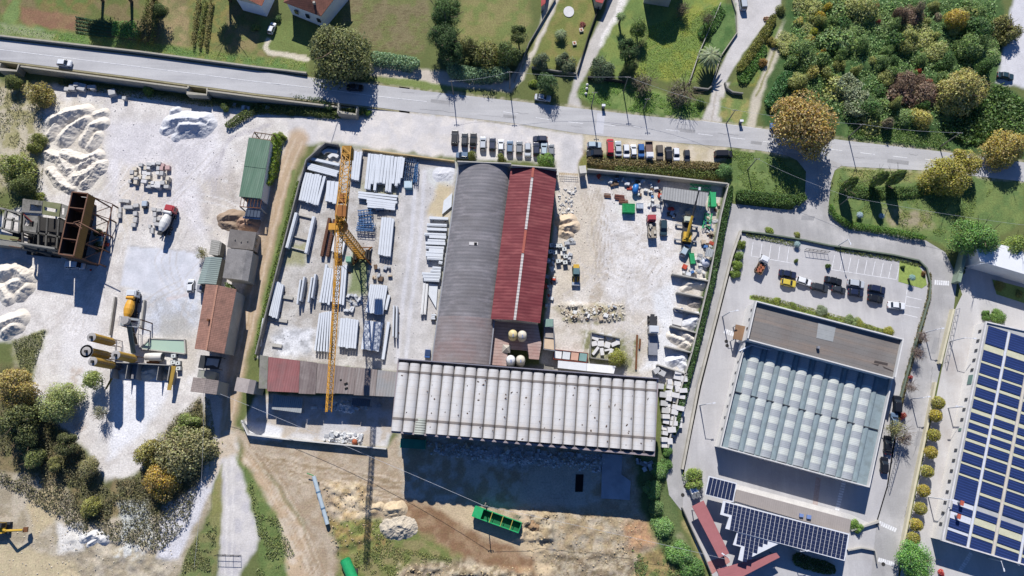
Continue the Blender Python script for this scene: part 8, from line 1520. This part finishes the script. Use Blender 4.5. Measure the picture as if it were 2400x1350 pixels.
# ---- named trees
for a in ((785, 108, 80, 16, '949a5e', 'huge olive green plane tree overhanging the main road', 'broad'), (1046, 30, 42, 13, '6b8a4a', 'dark green tall tree, north of the column beside the field', 'broad'), (1043, 82, 38, 12, '64824a', 'dark green tall tree, middle of the column beside the field', 'broad'), (1058, 122, 30, 10, '5f7c44', 'dark green tree, south of the column beside the field', 'mid'),
    (1138, 122, 46, 8, '93964f', 'broad olive tree above the reed bed', 'mid'), (1188, 118, 34, 8, '6f8446', 'dark olive tree left of the white driveway', 'mid'), (1216, 78, 24, 8, '7b8a4c', 'slender olive tree beside the white driveway', 'mid'), (1098, 105, 26, 7, '8a8f50', 'small olive tree between the dark column and the broad one', 'mid'),
    (1270, 137, 23, 5, '8f9d76', 'silvery olive tree, western of the garden pair', 'mid'), (1327, 137, 27, 5, '8b9a70', 'silvery olive tree, eastern of the garden pair', 'mid'), (1286, 190, 29, 7, '6a8a52', 'dense round tree at the roadside beside the parked silver car', 'mid'), (1411, 150, 34, 6.5, '7f936a', 'grey green olive tree at the drive mouth', 'mid'),
    (1473, 112, 28, 9, '5d7a44', 'tall dark tree in the lawn hedge', 'mid'), (1498, 62, 24, 7, '7f9a4a', 'leafy tree north of the tall dark one', 'mid'), (1478, 150, 20, 6, '6b8444', 'small tree at the foot of the lawn hedge', 'mid'), (1903, 272, 80, 17, 'd2b662', 'huge golden plane tree over the side street junction', 'broad'),
    (2376, 330, 54, 10, 'd3c060', 'yellow green tree at the east edge above the road', 'broad'), (2236, 402, 52, 10, 'c3bc52', 'yellow green tree overhanging the road east of the verge', 'broad'), (2272, 372, 36, 9, 'c9c055', 'smaller yellow tree beside the overhanging one', 'mid'), (2272, 205, 64, 12, 'c8c06c', 'tall feathery yellow green tree in the thicket', 'broad'), (2245, 38, 30, 7, 'd9c04e', 'bright yellow round tree at the thicket top', 'mid'), (2372, 58, 38, 7, '9c9c56', 'olive tree leaning over the pale lane', 'mid'),
    (80, 215, 34, 7, 'c0b25c', 'yellowing tree under the road at the west yard corner', 'mid'), (28, 190, 22, 5, '8f9a52', 'small green tree at the west edge under the road', 'mid'), (74, 330, 26, 5, '9aa250', 'round green tree west of the sand heaps', 'mid'), (22, 388, 44, 9, 'a8b35a', 'large bright tree at the west edge', 'mid'), (45, 432, 30, 8, '7d8a48', 'darker tree below the large bright one', 'mid'), (85, 462, 18, 4, 'a3ac50', 'small tree behind the concrete ruin', 'bush'),
    (18, 905, 52, 12, 'c4b060', 'golden tree at the west edge below the white track', 'broad'), (35, 985, 50, 11, '7f8650', 'dark green tree below the golden one', 'mid'), (122, 940, 50, 9, 'b3bf74', 'pale green willow beside the white track', 'broad'), (215, 890, 26, 7, 'a8b860', 'green tree beside the aggregate bins', 'mid'), (233, 968, 18, 5, 'b5b58a', 'small grey green tree on the white ramp', 'wisp'), (412, 1052, 74, 10, 'b0ad74', 'wide greyish olive tree east of the white ramp', 'broad'), (358, 1125, 46, 8, 'd8b850', 'golden yellow tree at the tip of the white ramp', 'broad'), (345, 1060, 40, 8, 'b9b160', 'yellow olive tree behind the golden one', 'mid'), (430, 1000, 34, 6, '9fb060', 'bright green tree beside the bottom lane', 'mid'),
    (205, 1188, 26, 5, 'b9b85c', 'round yellow green tree on the quarry edge', 'mid'), (72, 1076, 27, 6, 'aab468', 'pale tree above the muddy quarry floor', 'mid'), (124, 1088, 18, 5, 'a8a860', 'small pale tree beside the muddy floor', 'mid'), (203, 1096, 25, 6, 'b0aa70', 'greyish tree below the white ramp', 'mid'), (60, 1030, 30, 8, '6d7848', 'shaded tree behind the muddy floor', 'mid'), (150, 1040, 28, 7, '747a4a', 'dull brown green tree between ramp and quarry', 'mid'),
    (2308, 552, 54, 12, '7fae52', 'dense bright green tree over the white roof', 'broad'), (2384, 575, 34, 9, 'a0b858', 'lime green tree beside the dense one at the east edge', 'mid'), (2160, 1318, 46, 8, '86bf58', 'bright green round tree at the bottom end of the side street', 'broad'), (2110, 1010, 26, 6, 'aaa868', 'thin olive tree over the parked cars', 'wisp'), (1278, 373, 24, 5, '86ae4c', 'bright green tree before the red roof hall', 'mid'), (1630, 1125, 27, 4.5, 'a3bc58', 'bushy green tree beside the air conditioning unit', 'mid'), (1448, 838, 24, 5, 'b9bc4e', 'yellow green tree beside the slab pen', 'mid'), (470, 592, 16, 4, 'b0ab68', 'small wispy tree by the ribbed hut', 'wisp')):
    tree(*a)
for i, (x, y) in enumerate(((2200, 944), (2193, 974), (2189, 1020), (2182, 1060), (2174, 1105), (2165, 1150), (2157, 1192), (2148, 1230), (2141, 1262))):
    tree(x, y, 15, 3.6, 'c8b840' if i % 2 else 'b8b248', f'round clipped tree, {"first second third fourth fifth sixth seventh eighth ninth".split()[i]} from the north along the cream wall', 'ball', grp='clipped trees along the cream wall', cz=.6)
for x, y, r_, h, l_ in ((1510, 190, 32, 6, 'western'), (1605, 208, 38, 6, 'eastern')): tree(x, y, r_, h, '8f8a70', f'bare grey twigged tree on the roadside verge, {l_} one', 'wisp')
for x, y, r_, l_ in ((2163, 790, 15, 'first'), (2152, 828, 17, 'second'), (2136, 905, 15, 'third'), (2122, 1030, 18, 'fourth')): tree(x, y, r_, 4.5, '9a8578', f'leafless grey tree in the east planter, {l_} from the north', 'wisp')
for x, y, r_, h, l_ in ((1602, 18, 20, 5, 'at the top of the lawn'), (1655, 42, 16, 5, 'beside the stone drive')): tree(x, y, r_, h, '847d62', f'thin bare tree {l_}', 'wisp')
for x, y, l_ in ((2000, 425, 'western'), (2072, 412, 'middle'), (2112, 408, 'eastern')): tree(x, y, 13, 9, '8ba355', f'tall slim poplar on the verge, {l_} of three', 'tall', grp='poplars on the verge', cz=.75)
# trees just beyond the top edge whose shadows fall on the gardens
for x, y, r_, h, l_ in ((195, -48, 42, 15, 'first'), (262, -50, 42, 16, 'second'), (325, -46, 38, 15, 'third'), (510, -44, 34, 14, 'fourth')): tree(x, y, r_, h, '6b7f48', f'tree beyond the top edge shading the gardens, {l_} from the west', 'mid')
# palms
fr_ = MB()
for i in range(34):
    a = i * 2.4; L = 1.0; el = .75 - .9 * (i / 34); pr_ = Vector((0, 0, 0)); d = Vector((math.cos(a), math.sin(a), 0)); s = Vector((-d.y, d.x, 0))
    for k in range(5):
        t0, t1 = k / 5, (k + 1) / 5; f = lambda t: d * (L * t * math.cos(el * (1 - t))) + Vector((0, 0, L * (.5 * el * t - .75 * t * t * .8))); wdt = lambda t: .10 * math.sin(math.pi * min(1, t * .85 + .12)); A_, B_ = f(t0), f(t1); fr_.quad(A_ - s * wdt(t0), B_ - s * wdt(t1), B_ + Vector((0, 0, .02)), A_ + Vector((0, 0, .02))); fr_.quad(A_ + Vector((0, 0, .02)), B_ + Vector((0, 0, .02)), B_ + s * wdt(t1), A_ + s * wdt(t0))
frm = fr_.mesh('fronds')
def palm(px, py, rpx, h, hexc, lab):
    p_ = P(px, py, h); r_ = empty('palm_tree', (p_.x, p_.y, 0), random.random(), lab, 'palm'); MB().tube((0, 0, 0), (0, 0, h), .32, 8, .25).build('trunk', bark, r_); rr_ = rpx * mpp(px, py, h); obj('fronds', frm, LF, r_, color=C(hexc), loc=(0, 0, h), scale=rr_)
palm(1667, 128, 32, 5, '9aa878', 'large palm beside the gated drive'); palm(1456, 36, 13, 4, '7f9a58', 'small palm in the narrow garden'); palm(1315, 78, 17, 2, '8a9a68', 'small spiky palm in the lawn garden'); palm(1870, 572, 9, 1.2, '9ab8b8', 'spiky agave by the car park wall'); palm(2140, 650, 9, 2.2, '8fb8b0', 'bluish yucca in the corner planter'); palm(2017, 503, 9, 1.2, 'a8c0c8', 'western blue agave on the grass verge'); palm(2068, 505, 8, 1.2, 'a8c0c8', 'eastern blue agave on the grass verge')
# ---- thicket shrubs
palette = [('7f9a55', 'mid green shrub in the thicket', 'mid green thicket shrubs'), ('a0a65c', 'olive shrub in the thicket', 'olive thicket shrubs'), ('55763c', 'dark green shrub in the thicket', 'dark thicket shrubs'), ('bcb45c', 'yellowish shrub in the thicket', 'yellowish thicket shrubs'), ('86705a', 'brown autumn shrub in the thicket', 'brown thicket shrubs'), ('8f8468', 'dull brown bare shrub in the thicket', 'dull brown thicket shrubs')]
thk = [(1870, 5), (2330, 5), (2330, 130), (2300, 200), (2200, 300), (1990, 290), (1850, 190), (1840, 110)]; pts_ = []; tries = 0
while len(pts_) < 84 and tries < 4000:
    tries += 1; x = random.uniform(1840, 2340); y = random.uniform(-10, 305)
    if not inside(np.array([x]), np.array([y]), thk)[0]: continue
    if math.hypot(x - 1905, y - 265) < 80 or math.hypot(x - 2270, y - 205) < 45: continue
    if any(math.hypot(x - q_[0], y - q_[1]) < 19 for q_ in pts_): continue
    pts_.append((x, y))
for i, (x, y) in enumerate(sorted(pts_)):
    z_ = fbm(np.array([x]), np.array([y]), 1 / 60, 200)[0]
    ci = 4 if (2080 < x < 2170 and y < 50) or (2100 < x < 2200 and 140 < y < 230 and random.random() < .25) else (2 if random.random() < .22 else (0 if z_ < .5 else 1))
    if random.random() < .1: ci = 3
    if random.random() < .05: ci = 5
    hexc, lab, grp = palette[ci]; shrub(x, y, random.choice((14, 18, 22, 28, 34, 40)) * random.uniform(.85, 1.15), random.uniform(2.2, 6.5), hexc, lab, random.choice(('bush', 'mid', 'mid')), grp, k=1.02)
for x, y, r_, h, c_, l_ in ((1926, 32, 15, 4, 'e8d040', 'brightest yellow shrub at the thicket west edge'), (1942, 12, 13, 4, 'dcc83c', 'yellow shrub at the very top of the thicket'), (1956, 50, 11, 3, 'e3b83a', 'orange yellow shrub in the thicket west'), (1910, 70, 12, 4, 'ccd048', 'lime yellow shrub below the bright one'), (1903, 92, 12, 4, 'd8c044', 'yellow shrub in the thicket column'), (1918, 128, 10, 3.5, 'e0b040', 'amber shrub in the thicket column'), (1932, 120, 11, 4, 'd8b848', 'pale amber shrub beside the amber one'), (1870, 132, 14, 4, 'c0bc44', 'yellow green shrub left of the thicket column'), (2058, 50, 9, 3, 'b03a40', 'crimson shrub in the middle of the thicket'), (2055, 12, 9, 3, 'c0504a', 'reddish shrub at the thicket top'), (2100, 190, 13, 3, 'b05a4a', 'rusty shrub in the thicket centre'), (2157, 165, 8, 2.5, 'd05a34', 'orange red shrub near the feathery tree'), (2120, 205, 9, 2.5, 'c06a44', 'copper shrub below the rusty one'), (2180, 190, 9, 3, 'c8643c', 'bright copper shrub beside the feathery tree')): shrub(x, y, r_, h, c_, l_, 'bush')
scatter('undergrowth', thk, 26000, .24, '93b46a', 'tangled green undergrowth of bramble and creeper across the thicket', h=1.2, k=1.2); scatter('undergrowth', [(1990, 285), (2200, 300), (2230, 350), (1985, 322)], 5000, .16, '8fb058', 'rough grass along the thicket road side', h=.7)
scatter('undergrowth', [(2200, 230), (2345, 200), (2400, 240), (2400, 330), (2260, 340), (2210, 310)], 4500, .38, '7a9c4e', 'brambles between the thicket and the eastern trees', h=1.3)
strip('cane_clump', [(1960, 195), (2000, 225), (2010, 280)], 8, 3.5, 26, .5, 'c3d0a0', 'pale feathery cane clump east of the golden plane tree', 'cane'); strip('cane_clump', [(1800, 255), (1830, 200), (1845, 175)], 4, 2, 26, .4, '6fa860', 'green canes at the thicket west edge', 'cane')
strip('reed_bed', [(872, 140), (920, 146), (985, 158)], 4.5, 2.5, 34, .36, 'b4d6a0', 'pale green reed bed below the ploughed field', 'reeds'); strip('reed_bed', [(1050, 168), (1110, 180), (1195, 178)], 5, 2.8, 34, .38, 'a8cc98', 'pale green reed bed below the broad olive tree', 'reeds')
# ---- hedges
strip('hedge', [(1722, 460), (1790, 468), (1860, 474), (1884, 462)], 4.2, 1.8, 44, .3, '6f9448', 'thick dark hedge along the lane west of the side street'); strip('hedge', [(1942, 482), (1950, 505), (1985, 528), (2090, 545), (2165, 560)], 2.2, 1.4, 60, .24, '7fae48', 'clipped green hedge curving along the side street')
strip('hedge', [(1375, 378), (1450, 386), (1540, 390), (1690, 392)], 3.4, 1.3, 34, .3, 'b0a068', 'ragged reddish hedge behind the row of parked cars'); strip('hedge', [(1440, 400), (1580, 402), (1690, 415)], 3.2, 1.2, 34, .28, '87984c', 'green weeds along the north wall of the eastern yard', 'weeds'); shrub(1697, 400, 22, 3.5, '7fa860', 'leafy shrub at the hedge end beside the black van', 'mid')
strip('ivy', [(1712, 440), (1695, 515), (1668, 650), (1632, 800), (1598, 930), (1578, 1020)], 2.4, 1.7, 60, .26, '6c9450', 'dark ivy strip along the outside of the east yard wall', 'ivy'); strip('ivy', [(546, 672), (556, 690), (545, 740), (535, 800)], 2.0, 3.6, 70, .26, '7c9a44', 'ivy climbing the lane side of the tiled house', 'ivy', z0=1.2)
strip('hedge', [(652, 322), (646, 370), (636, 430), (632, 440)], 3.0, 3.2, 60, .3, 'b0d044', 'bright lime green shrub row beside the green roof shed'); shrub(655, 322, 16, 3, 'a8b850', 'pale shrub at the corner of the green roof shed', 'mid')
strip('weeds', [(700, 425), (672, 530), (640, 650), (608, 790), (598, 840)], 1.6, .6, 40, .24, '93b050', 'green weeds along the outside of the precast yard wall', 'weeds'); strip('weeds', [(532, 300), (600, 255), (700, 258), (790, 268), (862, 262)], 3.4, 1.2, 34, .28, '85984e', 'weeds along the foot of the road embankment', 'weeds'); strip('weeds', [(140, 195), (340, 222), (560, 250)], 2.6, .9, 16, .28, '7d8a4c', 'sparse weeds in the shade of the embankment', 'weeds')
strip('weeds', [(640, 225), (760, 245), (780, 262)], 3.0, 2.0, 34, .28, '77935a', 'dark bushes below the parapet end', 'weeds'); shrub(345, 208, 16, 2.5, '93b048', 'bright green shrub growing from the embankment foot'); shrub(528, 248, 14, 2.5, '9aac5c', 'pale shrub at the embankment foot near the white rubble'); shrub(862, 262, 10, 1.6, '7fa840', 'round green shrub at the parapet end')
strip('garden_row', [(1728, 170), (1760, 130), (1795, 75), (1812, 40)], 3, 1.6, 34, .3, 'a8aa4e', 'row of yellow and orange garden shrubs beside the track'); strip('garden_row', [(1735, 195), (1765, 150), (1790, 110)], 4, 1.0, 34, .3, '7fb050', 'green vegetable garden beside the stone drive'); strip('garden_row', [(1640, 90), (1668, 60), (1690, 20)], 4, 1.0, 28, .3, '7fae58', 'green bed west of the stone drive')
for i in range(5): strip('crop_row', [(178, 41 + i * 8.5), (220, 49 + i * 8.5), (262, 57 + i * 8.0)], .6, .4, 70, .2, '5f8f6a', f'dark green vegetable row, {"first second third fourth fifth".split()[i]} from the north', 'crop')
for i, (x0, x1) in enumerate(((352, 328), (362, 345), (372, 360), (470, 455), (485, 470), (500, 485))): strip('corn_row', [(x0, 0), ((x0 + x1) / 2, 50), (x1, 105 + i * 2)], 1.3, 1.8, 22, .3, 'a39c5c' if i % 2 else '93a050', f'dry corn row, {"first second third fourth fifth sixth".split()[i]} from the west', kind='stuff')
scatter('grass', [(0, 60), (330, 98), (560, 128), (720, 145), (720, 165), (330, 115), (0, 78)], 5200, .22, '8fb84c', 'bright grass strip along the north parapet', h=.35); scatter('grass', [(1360, 205), (1440, 190), (1645, 250), (1640, 278), (1490, 262), (1356, 232)], 5200, .24, '8cb84a', 'rough grass on the roadside verge', h=.25, clump=.47); scatter('grass', [(265, 50), (320, 50), (330, 95), (262, 85)], 900, .3, '86c25c', 'leafy green patch beside the vegetable rows', h=.5)
scatter('grass', [(1520, 60), (1690, 10), (1640, 180), (1490, 185)], 5000, .22, '9cb848', 'uneven grass of the sloping lawn', h=.25); scatter('weeds', [(780, 1230), (900, 1215), (920, 1280), (1080, 1310), (1080, 1350), (860, 1350), (790, 1300)], 3800, .26, 'a0a860', 'weeds on the dirt ground under the crane shadow', h=.4, clump=.5)
scatter('weeds', [(575, 1090), (660, 1230), (715, 1350), (600, 1350), (605, 1250)], 3000, .3, '9aa662', 'scrub between the bottom tracks', h=.6, clump=.47); scatter('weeds', [(1480, 1290), (1560, 1270), (1660, 1350), (1490, 1350)], 2600, .3, '93a860', 'green scrub in the bottom dirt corner', h=.7, clump=.42); scatter('weeds', [(1240, 1190), (1510, 1215), (1500, 1350), (1260, 1350)], 2600, .2, 'b0a070', 'dry stalks over the spoil ground', h=.3, clump=.5)
scatter('undergrowth', [(60, 860), (80, 930), (200, 1060), (250, 1130), (320, 1115), (400, 990), (470, 930), (490, 1050), (470, 1130), (440, 1230), (380, 1290), (200, 1250), (0, 1130), (0, 870)], 24000, .2, '8a8760', 'brown and green scrub under the trees round the white ramp', h=1.1, clump=.4); scatter('weeds', [(30, 800), (110, 770), (85, 850), (60, 900)], 1400, .3, '9aa068', 'scrub beside the white track', h=.6)
scatter('weeds', [(440, 1290), (508, 1190), (505, 1350), (420, 1350)], 1600, .28, 'a0a468', 'scrub west of the bottom gate', h=.6, clump=.47); scatter('weeds', [(480, 930), (492, 935), (505, 1020), (492, 1100), (482, 1040)], 700, .22, 'a3a866', 'weeds along the bottom lane edge', h=.4); scatter('weeds', [(0, 200), (110, 200), (100, 440), (0, 500)], 1800, .3, 'a8a870', 'dry scrub at the west edge', h=.5, clump=.48)
scatter('grass', [(1704, 350), (1866, 374), (1886, 400), (1880, 455), (1715, 455)], 4200, .22, '93ae52', 'grass of the verge west of the side street', h=.2, clump=.5); scatter('grass', [(1970, 395), (2185, 404), (2330, 440), (2240, 560), (2000, 520), (1950, 480)], 6500, .24, '8fa650', 'grass of the verge east of the side street', h=.2, clump=.5); strip('weeds', [(1975, 445), (2040, 455), (2150, 450), (2190, 440)], 3.5, 1.0, 26, .3, '6f9248', 'dark shrubby bank across the eastern verge', 'weeds')
for x, y, r_, c_ in ((1548, 1105, 24, '93bc68'), (1532, 1150, 26, '8fb864'), (1560, 1090, 18, '7fae58'), (1556, 1235, 30, '93c068'), (1590, 1300, 34, '86b45c'), (1620, 1330, 34, '7aa854'), (1540, 1190, 22, '86a860'), (1565, 1060, 14, '7fae58')): shrub(x, y, r_, 3, c_, 'pale leafy shrub on the bank south of the vaulted hall', 'mid', 'shrubs on the south bank')
for x, y, r_, c_, l_ in ((1738, 572, 13, '9ab048', 'first'), (1734, 598, 13, '8fae48', 'second'), (1729, 622, 16, '9ab848', 'third'), (1724, 640, 14, '93b04c', 'fourth')): shrub(x, y, r_, 2.2, c_, f'green shrub inside the car park wall, {l_} from the north', 'mid', 'shrubs inside the car park wall')
for x, y, r_, h, c_, l_ in ((1806, 541, 12, 1.6, 'a3b84c', 'lime shrub on the wall by the parking bays'), (1872, 551, 10, 1.4, 'a8b050', 'small yellow shrub by the gate post'), (1822, 706, 13, 1.8, 'a8b850', 'lime shrub before the brown roof, westmost'), (1862, 716, 10, 1.5, '93a850', 'small green shrub before the brown roof'), (1927, 728, 16, 2.4, 'a0b088', 'silvery shrub before the brown roof'), (1998, 752, 17, 2.2, '9ab070', 'grey green shrub before the brown roof'), (2015, 756, 14, 2.2, 'b0b850', 'lime shrub beside the grey green one'), (2084, 776, 15, 2.2, 'b8b848', 'round yellow green shrub at the brown roof corner'), (1944, 622, 8, 2.2, '6f9048', 'dark upright shrub in the gate planter'), (1868, 610, 6, 1.5, '7f9a48', 'small clipped shrub at the bay end'), (2165, 640, 7, 1.4, 'b08a50', 'bronze shrub in the corner planter'), (2118, 625, 6, 1.6, '6f8a48', 'dark shrub in the corner planter'), (2135, 884, 7, 1.6, 'd0504a', 'small crimson shrub in the east planter'), (2118, 972, 11, 2.2, 'cc5a48', 'red maple shrub beside the parked cars'), (2209, 1344, 10, 1.6, 'f05a48', 'bright red shrub at the bottom edge'), (2157, 798, 7, 1.4, 'a08a4a', 'rusty shrub in the east planter'), (2340, 742, 22, 2.5, '86ac50', 'green shrub at the solar factory corner'), (2315, 738, 14, 1.8, '74a045', 'small bright shrub at the solar factory corner'), (2345, 668, 14, 1.8, 'a8a858', 'spiky yellow shrub by the east lawn'), (2392, 690, 12, 1.4, '98a058', 'low shrub on the east lawn'), (2010, 1235, 17, 2.6, '8fb850', 'green shrub at the end of the solar office'), (1105, 362, 15, 2.6, '8a9444', 'clipped round shrub before the arched hall, western'), (1172, 368, 13, 2.4, '97a04c', 'round shrub before the arched hall, eastern'), (1250, 193, 13, 2, 'a0b848', 'lime shrub beside the roadside tree'), (1642, 238, 14, 2.2, '7fa04c', 'green shrub at the drive mouth'), (1790, 145, 14, 2, 'c09a48', 'orange flowering shrub by the garden track'), (1812, 95, 14, 2.2, 'b0a850', 'yellow shrub by the garden track'), (1830, 20, 14, 2.2, '98a050', 'olive shrub at the top of the garden track'), (598, 60, 12, 2.2, '86a058', 'shrub beside the house drive'), (650, 40, 10, 2, '7fa060', 'shrub by the white parked car'), (370, 20, 20, 2.5, '6f8548', 'dark bush in the corn plot'), (560, 1280, 0.1, .1, '000000', '')):
    if l_: shrub(x, y, r_, h, c_, l_, 'mid' if r_ > 13 else 'bush')
strip('hedge', [(1855, 1305), (1900, 1322), (1955, 1335)], 3.2, 1.2, 40, .3, '5f8048', 'dark shrub bed below the long solar roof'); strip('hedge', [(1760, 694), (1840, 712), (1960, 745), (2075, 778)], 1.6, .5, 30, .24, 'a3b058', 'grass and low plants along the brown roofed front', 'planting')
strip('planting', [(2178, 640), (2176, 700), (2142, 818), (2112, 930), (2098, 1000)], 1.3, .7, 26, .26, 'a39a5e', 'mixed low planting in the long east planter', 'planting'); strip('planting', [(1955, 583), (2050, 598), (2110, 608), (2160, 622)], 1.6, .4, 26, .24, '98a85a', 'low planting in the curved planter', 'planting'); strip('planting', [(1748, 550), (1800, 560), (1870, 574)], 1.4, .5, 26, .24, '9aa85a', 'low planting along the north west bays', 'planting')
sheet('planter_lawn', [(2108, 612), (2152, 622), (2168, 645), (2172, 668), (2160, 676), (2105, 660)], .09, M('lawn_green', '93a557', .95, .2, 1.2, 8, .3), label='small lawn in the corner planter'); sheet('front_lawn', [(1757, 692), (2085, 775), (2083, 783), (1756, 701)], .085, MATS['lawn_green'], label='thin lawn strip before the brown roof'); sheet('east_lawn', [(2325, 655), (2460, 690), (2460, 730), (2335, 690)], .085, MATS['lawn_green'], label='small lawn at the east edge')
for x, y, l_ in ((166, 556, 'upper'), (162, 580, 'lower')): shrub(x, y, 9, 2.5, '8aa05c', f'pale plant growing inside the rusty hopper bank, {l_} one')
shrub(230, 575, 16, 3, '4f6840', 'dark shrub under the east legs of the rusty hoppers', 'mid'); shrub(226, 545, 12, 2.5, '566e44', 'second dark shrub under the rusty hopper legs', 'mid')
shrub(1365, 57, 11, 1.0, 'b8705c', 'reddish rounded shrub on the lawn garden')
# ================================================================== LIKE THINGS GET THEIR PLACE IN THE ROW
bpy.context.view_layer.update(); same = {}
for o in COL.objects:
    if o.parent is None and o.get('category') and o.get('label'): same.setdefault(o['label'], []).append(o)
def nth(n): return f"{n}{'th' if 10 <= n % 100 <= 20 else {1: 'st', 2: 'nd', 3: 'rd'}.get(n % 10, 'th')}"
for lab, os_ in same.items():
    if len(os_) < 2: continue
    xs = [o.location.x for o in os_]; ys = [o.location.y for o in os_]; ew = max(xs) - min(xs) > max(ys) - min(ys)
    os_.sort(key=lambda o: o.location.x if ew else -o.location.y)
    for i, o in enumerate(os_):
        o['label'] = f"{lab}, {nth(i + 1)} from the {'west' if ew else 'north'}"
        if 'group' not in o: o['group'] = lab
